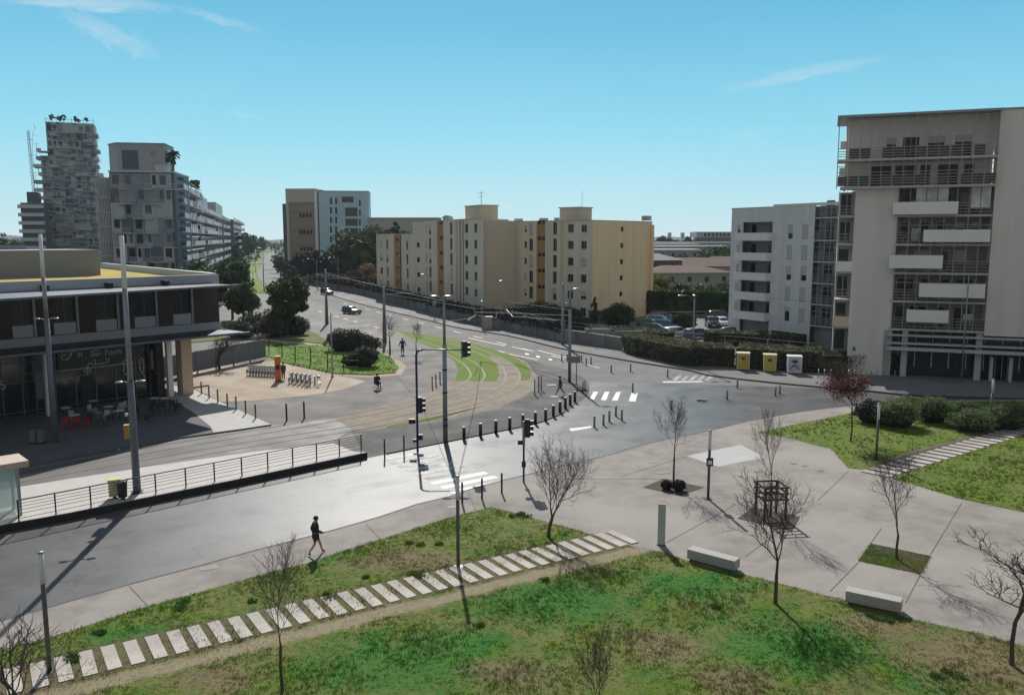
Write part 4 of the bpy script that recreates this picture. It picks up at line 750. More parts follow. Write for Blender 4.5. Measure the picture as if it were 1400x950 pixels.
# fence behind the gravel court
A,B=G(262,508,0),G(364,491,0); A=G(215,522,0); d=B-A; t=thing('panel_fence','slate grey solid panel fence behind the gravel court','fence',A,math.atan2(d.y,d.x)); l=d.length
FG=M('fence_slate',(.16,.165,.185),(.14,.145,.165),.6,.8); np_=6
for i in range(np_):
    x0=l*i/np_; x1=l*(i+1)/np_; MB().box(x0+.03,0,.25,x1-.03,.08,2.35).build('fence_panel',FG,t); MB().box(x0-.04,-.06,0,x0+.04,.12,2.4).build('fence_post',GREYM,t)
for i in range(22):
    x=l*(.45+.55*i/21); MB().box(x-.02,.1,2.3,x+.02,.13,2.75+.1*math.sin(i)).build('picket',GREYM,t)
t=thing('mesh_fence','low dark wire fence along the mid lawn before the bushes','fence',G(350,498,0)); pp=[(352,489),(368,486),(386,490),(404,496),(425,500),(448,505),(470,508),(490,508)]
o0=t.location.copy()
for a,b_ in zip(pp,pp[1:]):
    A,B=G(*a)-o0,G(*b_)-o0; MB().tube([(A.x,A.y,0),(A.x,A.y,2.0)],.06,5).build('fence_post',DARK,t)
    for z in (1.9,1.2,.5): MB().tube([(A.x,A.y,z),(B.x,B.y,z)],.02,4).build('wire',DARK,t)
# ------------------------------------------------------------------ buildings
FRAMEG=M('window_frame_grey',(.30,.30,.29),None,.5,3)
TAN_P=M('terracotta',(.28,.12,.07),None,.8,3)
SHUT=M('roller_shutter',(.50,.49,.46),(.44,.43,.40),.6,2,streak=(1,1,30)); 
class Fac:
    def __init__(s,root,P,d): s.root=root; s.P=P; s.d=d
    def u(s,px,py=400,y0=0): return hit(s.P,s.d,px,py,y0)[0]
    def z(s,px,py,y0=0): return hit(s.P,s.d,px,py,y0)[1]
def bld(name,label,cat,P,d,group=None):
    l=math.hypot(*d); d=(d[0]/l,d[1]/l); r=thing(name,label,cat,(P[0],P[1],0),math.atan2(d[1],d[0]),group); return Fac(r,P,d)
def window(par,u0,u1,z0,z1,y,dep=.2,frame=None,shut=0.0,mull=1,sill=True,pane=True,nm='window'):
    f=MB(); w_=.045; yy=y+dep-.07
    f.box(u0,yy,z0,u1,yy+.06,z0+w_).box(u0,yy,z1-w_,u1,yy+.06,z1).box(u0,yy,z0+w_,u0+w_,yy+.06,z1-w_).box(u1-w_,yy,z0+w_,u1,yy+.06,z1-w_)
    for k in range(mull): x=u0+(u1-u0)*(k+1)/(mull+1); f.box(x-.025,yy,z0+w_,x+.025,yy+.05,z1-w_)
    o=f.build(nm,frame or FRAMEG,par)
    MB().quad((u0+w_,yy+.03,z0+w_),(u1-w_,yy+.03,z0+w_),(u1-w_,yy+.03,z1-w_),(u0+w_,yy+.03,z1-w_)).build('pane',GLASSD,o)
    if sill: MB().box(u0-.05,y-.06,z0-.07,u1+.05,y+.02,z0-.003).build('sill',CONCW,o)
    if shut>0: MB().box(u0+.02,y+.05,z1-(z1-z0)*shut,u1-.02,y+.09,z1-.003).build('shutter',SHUT,o)
    return o
# ---- yellow apartment building
YF=M('stucco_grey_beige',(.72,.67,.53),(.67,.62,.49),.85,.6,.1,c3=(.64,.59,.47),scale3=.8,streak=(1,1,.12)); YG=M('stucco_yellow',(.88,.67,.41),(.85,.64,.39),.85,.5,.1,c3=(.82,.61,.365),scale3=.7,streak=(1,1,.12)); YO=M('stair_strip_ochre',(.42,.235,.085),(.38,.21,.075),.8,.8); ROOFG=M('flat_roof_gravel',(.30,.29,.27),None,.9,1); YS=M('stucco_side_beige',(.62,.55,.42),(.58,.51,.385),.85,.4,.1)
rs=random.Random(3)
yb=bld('apartment_building','long yellow and beige five storey apartment building with stepped facade and orange stair strips','building',(-.9,151.0),(.74,-.67)); R0=yb.root
def vol(F_,u0,u1,y,h,z0=-.2,segs=(),wallm=YF,depth=12,strip=None,left_return=None,right_return=None,name='wall'):
    holes=[]
    for (a,b,c,d,sh,ml) in segs: holes.append((a,b,c,d))
    m=MB(); m.wall(u0,u1,z0,h,holes,y,.22); m.build(name,wallm,F_.root)
    for (a,b,c,d,sh,ml) in segs: window(F_.root,a,b,c,d,y,.2,None,sh,ml)
FL=[4.5+2.8*k for k in range(5)]+[1.7]
def yrow(F_,px,w_,h_,py=360,zoff=0,floors=FL,narrow=False,y=0,ml=1,cl=.3):
    u=F_.u(px,py,y); out=[]
    for z in floors: 
        sh=rs.choice((0,0,0,.15,.5,.62,.95)) if rs.random()<.55 else 0
        if narrow and sh>.9: sh=.5
        out.append((u-w_/2,u+w_/2,z-h_/2+zoff,z+h_/2+zoff,sh,ml))
    return out
Hh=16.9
def seg(F_,pa,pb,y,cols,h=Hh,mat=None,py=360,name='wall',u0=None,u1=None):
    a=F_.u(pa,py,y) if u0 is None else u0; b=F_.u(pb,py,y) if u1 is None else u1
    w_=[]
    for c in cols: w_+=yrow(F_,*c[:3],py=py,y=y,**(c[3] if len(c)>3 else {}))
    vol(F_,a,b,y,h,segs=w_,wallm=mat or YF,name=name); return a,b
u_=[]
a0,b0=seg(yb,693,715,0,[(704,1.15,1.35)],u0=-1.2)
c0=yb.u(713.5); d0=yb.u(735.5)
seg(yb,0,0,-.5,[(718.5,.55,1.2,{'ml':0}),(726,.85,2.1,{'ml':1,'cl':0})],u0=c0,u1=d0)
e0=yb.u(747.5); f0=yb.u(768); g0=19.3
seg(yb,0,0,-.5,[(758.5,.85,2.1)],u0=e0,u1=f0); seg(yb,0,0,0,[(780,1.2,1.35),(798,1.15,1.35)],u0=f0,u1=g0)
m=MB(); m.wall(c0,d0,0,0,[],0) if 0 else None
# body, returns, parapets
bd=MB(); bd.box(-1.2,.32,-.2,g0-.32,17.9,Hh-.35,skip='f'); bd.build('body',YS,R0)
rt=MB()
for x in (c0,d0,e0,f0): rt.quad((x,-.5,-.2),(x,.9 if x in(d0,e0) else 0,-.2),(x,.9 if x in(d0,e0) else 0,Hh),(x,-.5,Hh))
rt.box(c0,-.5,Hh,d0,.4,Hh+.02); rt.box(e0,-.5,Hh,f0,.4,Hh+.02); rt.build('facade_return',YF,R0)
def strip(F_,u0,u1,y,h,floors):
    hs=[]
    for z in floors:
        um=(u0+u1)/2
        for s in (-1,1): hs.append((um+s*.48-.38,um+s*.48+.38,z+.75,z+1.42,0,0))
    m=MB(); m.wall(u0,u1,-.2,h,[q[:4] for q in hs],y,.15); m.build('stair_strip',YO,F_.root)
    for q in hs: window(F_.root,*q[:4],y,.14,DARK,0,0,False)
strip(yb,d0,e0,-.22,Hh-.02,FL[:5]); 
pp=MB(); pp.box(-1.3,-.06,Hh-.02,c0,.3,Hh+.12).box(f0,-.06,Hh-.02,g0+.05,.3,Hh+.12).box(c0-.01,-.56,Hh+.021,d0+.02,.3,Hh+.14).box(e0-.02,-.56,Hh+.021,f0+.01,.3,Hh+.14).box(d0+.02,.3,Hh-.02,e0-.02,.6,Hh+.12); pp.build('parapet',CONCW,R0)
# gable
sub=MB(); hs=[]; G0=(13.4,138.07)
gd=(.66,.75); gu=lambda px,py: hit((13.38,138.07),(.6667,.7453),px,py)
uw,zw=gu(850,312)
for k in range(5): hs.append((uw-.45,uw+.45,3.95+2.8*k,4.8+2.8*k))
# gable wall in its own local frame: x -> depth into building
gm_=MB(); gm_.wall(0,17.9,-.2,Hh,hs,0,.2); go=gm_.build('gable_wall',YG,R0); go.location=(g0,0,0); go.rotation_euler=(0,0,math.radians(90))
for h_ in hs: window(go,h_[0],h_[1],h_[2],h_[3],0,.19,WOOD,0,0,False)
MB().box(0,-.05,Hh+.0,17.9,.25,Hh+.12).build('gable_coping',CONCW,go); MB().box(17.2,-.45,-.2,17.9,0,Hh-.5).build('corner_pier',YG,go)
rf=MB(); rf.box(-1.2,.3,Hh-.3,g0-.3,17.9,Hh-.05); rf.build('roof',ROOFG,R0)
def stairhead(F_,u0,u1,y0,y1,z0,z1): 
    o=MB().box(u0,y0,z0,u1,y1,z1).build('stair_head',YS,F_.root); MB().box(u0-.2,y0-.2,z1,u1+.2,y1+.2,z1+.15).build('cap',CONCW,o); return o
stairhead(yb,yb.u(752),yb.u(779),2.5,6.0,Hh-.05,Hh+2.3)
for px in (688,722,861,742): u=yb.u(px); MB().box(u,3,Hh-.05,u+1.1,4.2,Hh+.7).build('roof_vent',CONCW,R0)
# left, forward wing (own frame, turned a little more away)
LP=(-5.2,146.15); LQ=(-32.6,200.0); ld=((LP[0]-LQ[0]),(LP[1]-LQ[1])); ll=math.hypot(*ld); ld=(ld[0]/ll,ld[1]/ll)
WR=bpy.data.objects.new('forward_wing',None); COL.objects.link(WR); WR.parent=R0
dx,dy=LP[0]-yb.P[0],LP[1]-yb.P[1]; WR.location=(dx*yb.d[0]+dy*yb.d[1],-dx*yb.d[1]+dy*yb.d[0],0); WR.rotation_euler=(0,0,math.atan2(ld[1],ld[0])-math.atan2(yb.d[1],yb.d[0]))
lf=Fac(WR,LP,ld); Lu=lambda px: lf.u(px,360); yF=0.0; R1=0.0; FLW=[4.4+2.86*k for k in range(5)]+[1.5]; FLL=[3.35+3.1*k for k in range(4)]; Hh2=17.4; Hl=14.9; yF2=0.0
def merge_window(W,u0,u1,z0,z1,y,sh,ml):
    if u1>u0: window(W,u0,u1,z0,z1,y,.2,None,sh,ml)
def segL(pa,pb,dy,cols,h=Hh2,fl=FLW):
    w_=[]
    for px,ww,hh,*k in cols:
        kk=k[0] if k else {}; u=Lu(px)
        for z in kk.get('floors',fl): w_.append((u-ww/2,u+ww/2,z-hh/2,z+hh/2,rs.choice((0,0,.2,.5,.65,.95)) if rs.random()<.45 else 0,kk.get('ml',1)))
    vol(lf,Lu(pa),Lu(pb),dy,h,segs=w_)
segL(632.5,661.5,0,[(638,1.4,1.5),(650.5,1.25,1.5)]); segL(626,632.5,0,[]); segL(609.5,626,-.45,[(620,1.15,2.2)]); segL(583,600.5,-.45,[(591,1.2,2.2),(586,.5,1.8,{'ml':0})]); segL(565,583,0,[])
strip(lf,Lu(600.5),Lu(609.5),-.2,Hh2-.02,FLW[:5])
m=MB()
for px in (626,609.5,600.5,583): m.quad((Lu(px),-.45,-.2),(Lu(px),.1,-.2),(Lu(px),.1,Hh2),(Lu(px),-.45,Hh2))
m.build('facade_return',YF,WR)
MB().box(Lu(565),.32,-.2,-.02,11,Hh2-.3,skip='f').build('body',YS,WR); MB().box(Lu(565),-.05,Hh2,.05,.3,Hh2+.14).build('parapet',CONCW,WR)
# blank side wall of the forward wing, parallel to the gable
sx0,sy0=WR.location.x,WR.location.y
m=MB(); m.quad((sx0,sy0,-.2),(sx0,.33,-.2),(sx0,.33,Hh2),(sx0,sy0,Hh2)); m.build('blank_side_wall',YS,R0)
stairhead(lf,Lu(622),Lu(643),2.2,5.6,Hh2-.1,Hh2+2.5); MB().box(Lu(602),1,Hh2-.1,Lu(607),2,Hh2+.8).build('roof_vent',CONCW,WR)
an=MB(); ua=Lu(635); an.tube([(ua,3.5,Hh2+2.7),(ua,3.5,Hh2+5.2)],.05,5).tube([(ua-1.6,3.5,Hh2+4.9),(ua+.9,3.5,Hh2+4.9)],.04,4).tube([(ua-.3,3.1,Hh2+4.2),(ua+.6,3.5,Hh2+4.2)],.04,4); an.build('antenna',GREYM,WR)
an=MB(); ua=yb.u(775); an.tube([(ua,4,Hh+2.4),(ua,4,Hh+5.2)],.03,4); an.build('antenna',GREYM,R0)
segL(548.5,565,0,[(557,1.2,2.1)],h=Hl,fl=FLL); segL(528,541,-.4,[(532,1.3,2.1)],h=Hl,fl=FLL); segL(515,528,0,[(521.5,1.7,1.5)],h=Hl,fl=FLL)
for z in FLL: window(WR,Lu(572.5)-.7,Lu(572.5)+.7,z-.5,z+.5,-.25,.23,None,0,0,False)
strip(lf,Lu(541),Lu(548.5),-.2,Hl-.02,FLL[:4])
MB().box(Lu(515),.33,-.2,Lu(565)-.01,13,Hl-.3,skip='f').build('body',YS,WR); MB().box(Lu(515)-.05,-.05,Hl,Lu(565)-.02,.3,Hl+.14).build('parapet',CONCW,WR)
stairhead(lf,Lu(562.5),Lu(579),2,5.5,Hl-.3,Hl+2.3)
m=MB()
for px in (528,541): m.quad((Lu(px),-.4,-.2),(Lu(px),.2,-.2),(Lu(px),.2,Hl),(Lu(px),-.4,Hl))
m.build('facade_return',YF,WR)
for px in (634,630): MB().cyl(Lu(px)-.05,-.09,0,Hh2,.07,n=6).build('drain_pipe',SLATE,WR)
def rehome(o,root,only=None):
    bpy.context.view_layer.update()
    for c in list(o.children):
        if only and not c.name.startswith(only): continue
        m=o.matrix_local@c.matrix_local; c.parent=root; c.matrix_local=m
rehome(WR,R0); bpy.data.objects.remove(WR); rehome(go,R0)
# ---- tall right building
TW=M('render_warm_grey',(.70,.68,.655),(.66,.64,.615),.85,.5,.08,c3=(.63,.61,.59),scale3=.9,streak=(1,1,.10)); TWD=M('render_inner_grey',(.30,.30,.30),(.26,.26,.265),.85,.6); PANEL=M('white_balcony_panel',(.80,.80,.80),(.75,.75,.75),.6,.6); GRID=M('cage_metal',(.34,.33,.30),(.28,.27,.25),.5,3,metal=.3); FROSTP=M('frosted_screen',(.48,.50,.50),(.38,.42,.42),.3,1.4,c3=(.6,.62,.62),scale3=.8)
tb_=bld('tall_building','tall grey residential building with white balcony panels and a caged two storey top, far right','building',(33.5,85.0),(.935,-.354)); R2=tb_.root
U=lambda px,py=330,y=0: tb_.u(px,py,y); Z=lambda py,px=1260,y=0: tb_.z(px,py,y)
uL,uB,uE,uR=U(1163,400),U(1221,400),U(1353,350),U(1353,350)+19; Zt=Z(158)
z8=Z(254); z9=Z(216); fl=2.82; uTL=U(1146,210); uTR=U(1362,210)
MB().box(uL,0,-.2,uB,16,z8-.2).build('left_wall',TW,R2); MB().box(uE,-.25,4.6,uR,16,Zt+.15).build('right_wall',TW,R2); MB().box(uL,16.01,-.2,uE,16.3,Zt-.3).build('back_wall',TW,R2)
MB().box(uE-.02,-.35,Zt+.15,uR,.1,Zt+.3).build('coping',GREYM,R2)
# balcony bay floors
slabs=[z8-fl*k for k in range(0,6)]; m=MB()
for k,z in enumerate(slabs): 
    o=MB().box(uB-.25 if k else uL-1.5,-.12 if k else -.9,z-.22,uE-.01,1.9,z).build('floor_slab',CONCW,R2)
wtop=z8
for k in range(5):
    z0=slabs[k+1]; z1=slabs[k]-.22; hs=[]; x=uB+.4; r_=random.Random(k*5+2)
    while x<uE-1.4:
        w_=r_.choice((.8,.9,1.6)); hs.append((x,min(x+w_,uE-.3),z0+.05,z0+2.15)); x+=w_+r_.uniform(.4,.9)
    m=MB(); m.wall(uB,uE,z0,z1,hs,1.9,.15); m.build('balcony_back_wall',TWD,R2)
    for h_ in hs: window(R2,*h_,1.9,.14,WHITEP,r_.choice((0,0,0,.3,.6)),1 if h_[1]-h_[0]>1 else 0,False,nm='balcony_door')
def cage(F_,u0,u1,y,z0,z1,step,rails,m_,nm='railing',r=.035):
    b=MB(); n=max(1,round((u1-u0)/step))
    for i in range(n+1): x=u0+(u1-u0)*i/n; b.box(x-r,y-r,z0,x+r,y+r,z1)
    for z in rails: b.box(u0,y-r-.006,z-.03,u1,y+r+.006,z+.03)
    return b.build(nm,m_,F_.root)
for k in range(5):
    z0=slabs[k+1]; z1=slabs[k]-.22; r_=random.Random(k); rl=[z0+.25,z0+.55,z0+.85,z0+1.1]; cage(tb_,uB,uE,-.06,z0,z1,1.02,rl+([z0+1.8] if k%2 else []),GRID)
    d_b=MB(); n=13
    for i in range(n):
        if r_.random()<.62: x=uB+(uE-uB)*i/n; d_b.box(x+.06,.02,z0+.05,x+(uE-uB)/n-.06,.05,z0+1.0)
    d_b.build('railing_infill',M('infill_dark',(.035,.04,.05),None,.35,2),R2)
for (a,b_,p,q) in ((1221,1310,276,293),(1263,1354,314,331),(1216,1289,349,367),(1257,1347,388,407),(1240,1297,424,441)):
    py=(p+q)/2; y=-1.0; u0=U(a,py,y); u1=U(b_,py,y); z0=Z(q,(a+b_)/2,y); z1=Z(p,(a+b_)/2,y); o=MB().box(u0,y,z0,u1,y+.1,z1).box(u0,y+.101,z0,u0+.1,-.13,z1).box(u1-.1,y+.101,z0,u1,-.13,z1).box(u0,y+.101,z0-.0,u1,-.13,z0+.12).build('balcony',PANEL,R2)
rq=random.Random(21)
for k in range(5):
    z0=slabs[k+1]
    for j in range(3):
        x=uB+.6+rq.uniform(0,uE-uB-1.4); q=rq.random()
        if q<.45:
            P=crown_pts((x,.9,z0+.75),(.32,.3,.4),160,6,k*9+j); pt=MB().tube([(x,.9,z0),(x,.9,z0+.35)],[.14,.18],8).build('plant_pot',TAN_P,R2); tri_obj('balcony_plant',leafquads(P,.09),EVER,pt)
        elif q<.75: MB().box(x-.4,1.55,z0+.3,x+.45,1.6,z0+1.5).build('hanging_laundry',rq.choice((WHITEP,SHUT,PANEL)),R2)
        else: MB().box(x-.3,.7,z0+.68,x+.3,1.2,z0+.72).tube([(x,.95,z0),(x,.95,z0+.68)],.04,5).build('balcony_table',WHITEP,R2)
# frosted screens on the upper balcony floor
for a,b_ in ((1252,1297),(1327,1355)):
    u0,u1=U(a,268),U(b_,268); n=3 if a==1252 else 2
    for i in range(n): MB().box(u0+(u1-u0)*i/n+.03,-.16,Z(285),u0+(u1-u0)*(i+1)/n-.03,-.13,Z(257)).build('frosted_screen',FROSTP,R2)
# top two storeys with the metal cage
for z in (z9,): MB().box(uTL,-.9,z-.22,uTR,1.6,z).build('floor_slab',CONCW,R2)
MB().box(uTL-.2,-1.1,Zt,uTR+.15,6,Zt+.22).build('top_canopy',GREYM,R2)
for z0,z1 in ((z8,z9-.22),(z9,Zt)):
    hs=[]; x=uTL+3.2 if z0==z8 else uTL+4.5; r_=random.Random(int(z0))
    while x<uTR-1.3: w_=r_.choice((.9,1.5,1.9)); hs.append((x,min(x+w_,uTR-.2),z0+.05,z0+2.2)); x+=w_+r_.uniform(.3,1.0)
    m=MB(); m.wall(uTL+1.6,uTR,z0,z1,hs,1.6,.15); m.build('upper_back_wall',TW,R2)
    for h_ in hs: window(R2,*h_,1.6,.14,GREYM,r_.choice((0,0,.3)),1,False)
    MB().box(uTL+.75,1.65,z0,uTL+.95,9,z1).build('upper_side_wall',TW,R2); MB().box(uTL+.96,1.6,z0,uTL+1.6,1.8,z1).build('upper_side_wall',TW,R2)
    cage(tb_,uTL,uTR,-.85,z0,z1,1.02,[z0+.25,z0+.5,z0+.75,z0+1.05]+([z1-.5,z1-1.1] if z0==z8 else [z1-.25]),GRID,r=.028)
    d_b=MB(); n=14; r_=random.Random(int(z0*7))
    for i in range(n):
        if r_.random()<.8: x=uTL+(uTR-uTL)*i/n; d_b.box(x+.06,-.78,z0+.05,x+(uTR-uTL)/n-.06,-.75,z0+1.0)
    d_b.build('railing_infill',MATS['infill_dark'],R2)
    sc=MB(); 
    for i in range(9): sc.box(uTL-.02,-.8+i*.7,z0,uTL+.03,-.74+i*.7,z1)
    for i in range(12): sc.box(uTL-.015,-.8,z0+i*.28,uTL+.025,5,z0+i*.28+.04)
    sc.build('side_cage',GRID,R2); MB().box(uTL+.2,2.2,z0+1.3,uTL+.8,2.3,z0+2.1).build('white_panel',WHITEP,R2)
MB().box(uTL,-.95,z8-.5,uTR,-.88,Zt).build('x',GRID,R2) if 0 else None
# strip of small balconies on the left flank
uS0=uL-1.55
for k in range(8):
    z=z8-.2-fl*(k+1)
    if z<2.2: break
    MB().box(uS0,.1,z,uL-.01,2.6,z+.18).build('side_slab',CONCW,R2)
    if k in (2,4,5): MB().box(uS0-.05,.02,z+.18,uL-.02,.098,z+1.2).build('side_balcony_panel',PANEL if k==2 else YS,R2)
    else: cage(tb_,uS0,uL-.05,.06,z+.18,z+2.6,.75,[z+.5,z+.8,z+1.15],GRID)
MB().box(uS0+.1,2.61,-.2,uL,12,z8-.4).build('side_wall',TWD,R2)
for k in range(8):
    z=z8-fl*(k+1)
    if z<2: break
    MB().box(uS0+.25,2.57,z+.2,uS0+1.2,2.6,z+2.2).build('side_door',GLASSD,R2)
# ground floors
zb=slabs[5]-.22; TEAL=M('teal_glass',(.022,.036,.042),(.015,.025,.03),.12,.5,spec=.7); BCOL=M('pale_blue_column',(.45,.50,.54),(.40,.45,.49),.7,.8)
MB().box(uB-.2,1.4,-.2,uR,1.6,zb).build('shop_front',TEAL,R2)
cols=[1206,1227,1290,1340,1363,1388]
MB().box(uB,0,-.2,U(1207,480),.4,zb).build('ground_pier',TW,R2)
for px in (1215,1237,1339): u=U(px,470); MB().box(u-.28,.1,-.1,u+.28,.55,zb).build('column',BCOL,R2)
for px in (1358,1385,1412): u=U(px,470); MB().box(u-.15,.1,-.1,u+.15,.4,Z(484)).build('column',BCOL,R2)
for py,h_,y in ((459,.16,-.5),(470,.16,-.5),(478,.3,-.8)): z=Z(py+1); MB().box(uB-.3,y,z,uR,1.39,z+h_).build('canopy_band',BCOL,R2)
m=MB()
for i in range(16): x=uB+.9+i*1.55; m.box(x-.035,1.33,1.0,x+.035,1.39,zb)
m.build('glazing_bar',WHITEP,R2)
for px in (1365,1373): u=U(px,500); window(R2,u-.55,u+.55,0.05,2.6,1.15,.2,BCOL,0,0,False,nm='door')
MB().box(uE+.02,-.2,Z(446)-.02,uR,1.39,4.62).build('soffit_wall',TW,R2)
# ---- lower right building
sb=bld('apartment_block','grey six storey apartment block with white balcony fronts between car park and tall building','building',(31,118.0),(.507,-.862)); R3=sb.root; SW_=M('render_cool_grey',(.70,.69,.67),(.66,.65,.63),.85,.6,.08,c3=(.63,.62,.605),scale3=.9,streak=(1,1,.10))
su=lambda px,py=350,y=0: sb.u(px,py,y); sz=lambda px,py,y=0: sb.z(px,py,y)
u1_,u2_,u3_,u4_=su(1013,350),su(1055,350),su(1112,350),su(1152,350); zt=18.1
flz=[sz(1035,r) for r in (328,355,382,409,436)]     # bottom of each white balcony front
hb=[]; 
for z in flz: hb.append((u1_+.15,u2_-.05,z+.9,z+2.75))
hb_low=[(u1_+.15,u2_-.05,flz[4]-2.9,flz[4]-.05)]
wn=[]
for px,ww in ((1009,.62),(1079,.85),(1099.5,.95)):
    uu=su(px,350)
    for k,z in enumerate(flz): wn.append((uu-ww/2,uu+ww/2,z+.1,z+2.0))
m=MB(); m.wall(0,u3_,-.2,zt,[h_ for h_ in hb[1:]]+[(hb[0][0],hb[0][1],flz[0]+.9,flz[0]+2.4)]+hb_low+wn+[(su(1058,350),su(1085,350),.3,flz[4]-1.3),(su(1088,350),su(1108,350),.3,flz[4]-1.3)],0,.2); 
m.build('wall',SW_,R3)
MB().box(0,1.5,-.2,u4_+6,14,zt-.3,skip='').build('body',TWD,R3); MB().box(-.0,.001,-.2,.2,14.2,zt).build('left_wall',SW_,R3); MB().box(u2_,-.05,zt,u4_+5,.3,zt+.35).build('parapet',SW_,R3); MB().box(-.06,-.05,zt,u2_-.01,.3,zt+.1).build('parapet',GREYM,R3); MB().box(0,.3,zt-.3,u4_+5,14,zt-.1).build('roof',ROOFG,R3)
r_=random.Random(9)
for h_ in wn: window(R3,*h_,0,.2,WHITEP,r_.choice((.95,.6,.6,.3,.95)),0,False)
for z in flz:
    o=MB().box(u1_-.25,-1.0,z-.12,u2_,-.9,z+.95).box(u1_-.25,-.899,z-.12,u1_-.15,.0,z+.95).box(u1_-.15,-.899,z-.12,u2_,1.5,z).build('balcony',PANEL,R3); MB().box(u2_-.12,-.899,z,u2_,0,z+.95).build('balcony_side',PANEL,R3)
    MB().box(u1_+.5,1.42,z,u1_+1.3,1.48,z+2.1).build('balcony_door',GLASSD,R3); MB().box(u2_-1.9,1.42,z,u2_-.3,1.48,z+2.1).build('balcony_door',GLASSD,R3)
for (a,b_) in ((su(1058,350),su(1085,350)),(su(1088,350),su(1108,350))): MB().box(a,.25,.3,b_,.3,flz[4]-1.3).build('ground_window',GLASSD,R3)
MB().box(hb_low[0][0],.6,.0,hb_low[0][1],.65,flz[4]-.05).build('garage_door',M('louvre_grey',(.2,.21,.22),None,.6,2,streak=(1,1,20)),R3)
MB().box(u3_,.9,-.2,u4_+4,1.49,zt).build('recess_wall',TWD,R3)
for k,z in enumerate([flz[0]+2.8]+flz): 
    MB().box(u3_+.02,-.1,z-.15,u4_+.6,.9,z+.03).build('floor_slab',CONCW,R3)
    top=min(z+2.6,zt-.02); cage(sb,u3_+.05,u4_+.6,-.05,z+.03,top,.85,[q for q in (z+.3,z+.55,z+.8,z+1.1,z+1.8) if q<top],GRID); 
    q=MB(); 
    for i in range(7):
        if r_.random()<.7: x=u3_+.1+i*.95; q.box(x,.02,z+.06,x+.8,.05,z+1.0)
    q.build('railing_infill',MATS['infill_dark'],R3)
    MB().box(u3_+1,.84,z+.05,u3_+2.2,.89,z+2.1).build('balcony_door',GLASSD,R3); MB().box(u3_+4,.84,z+.05,u3_+5.5,.89,z+2.1).build('balcony_door',GLASSD,R3)
MB().box(0.21,-.02,sz(1000,403)-.06,u1_-.3,-.005,sz(1000,403)).box(u2_+.05,-.02,sz(1000,403)-.06,u3_,-.005,sz(1000,403)).build('string_course',CONCW,R3)
an=MB(); an.tube([(u3_+4,4,zt),(u3_+4,4,zt+2.2)],.04,4).tube([(u3_+2.6,4,zt+2.0),(u3_+4.6,4,zt+2.0)],.03,4); an.build('antenna',GREYM,R3)
# ---- shop building on the left
sh=bld('shop_building','two storey building with dark timber panels, shop glazing below and yellow green roof, left edge','building',(-27,76),(.64,.77)); R4=sh.root
WP=M('aluminium_panel',(.44,.47,.50),(.41,.44,.47),.5,.4,c3=(.38,.41,.44),scale3=.15); TIM=M('timber_cladding',(.065,.040,.032),(.045,.028,.022),.65,2,.4,streak=(.4,4,18),bscale=9)
Lx=-34; zf=6.0; zr=9.75; zp=10.75
zf=sh.z(200,449+4); zc=sh.z(297,447); 
bays=[(18,43),(75,102),(133,158),(186,211),(239,260)]
hs=[]; 
for a,b_ in bays:
    u0=sh.u(a-2,430); u1=sh.u(b_+2,430); hs.append((u0,u1,zf+.3+1.0,zr-.15))
m=MB(); m.wall(Lx,0,zf+.3,zr,hs,0,.25); m.build('timber_wall',TIM,R4)
for h_ in hs:
    window(R4,*h_,0,.22,SLATE,0,1,False); MB().box(h_[0]-.05,-.09,zf+.35,h_[1]-.1,-.01,h_[2]-.02).build('white_infill_panel',WP,R4); MB().box(h_[1]-.02,-.1,zf+.3,h_[1]+.16,-.01,zr).build('light_post',GREYM,R4)
MB().box(Lx,-.12,zf-.45,0.1,.3,zf+.3).build('floor_band',WP,R4); MB().box(Lx,-.12,zr,0.05,.25,zp).build('parapet_panel',WP,R4)
bb_=MB(); P4=0
# side wall going back-left (obtuse corner)
sdx,sdy=-53+27,108-76; su_=(sdx*.64+sdy*.77, -sdx*.77+sdy*.64)
pts=[(0,.26),(su_[0],su_[1]),(Lx,su_[1]),(Lx,.26)]
MB().prism(pts,zf-.4,zr+.25).build('body',TIM,R4); MB().prism(pts,zr+.26,zr+.45).build('roof',M('sedum_roof',(.50,.34,.03),(.38,.27,.035),.95,.9,.5,c3=(.28,.25,.05),scale3=.35),R4)
rim=MB(); rim.prism([pts[0],pts[1],(pts[1][0]-.5,pts[1][1]),(-.5,.26)],zr+.45,zp+.1); rim.build('rear_parapet',WP,R4)
def shl(px,py,z): 
    p=G(px,py,z); dx,dy=p.x+27,p.y-76; return dx*.64+dy*.77,-dx*.77+dy*.64
c1=shl(138,376.5,zr+.45); MB().box(Lx,c1[1],zr+.45,c1[0],c1[1]+8,zr+3.1).build('penthouse',M('penthouse_metal',(.24,.26,.28),(.22,.24,.26),.5,.5),R4)
MB().box(Lx,c1[1]+8.01,zr+.45,c1[0]-4,c1[1]+8.6,zr+3.5).build('penthouse_roof_edge',GREYM,R4)
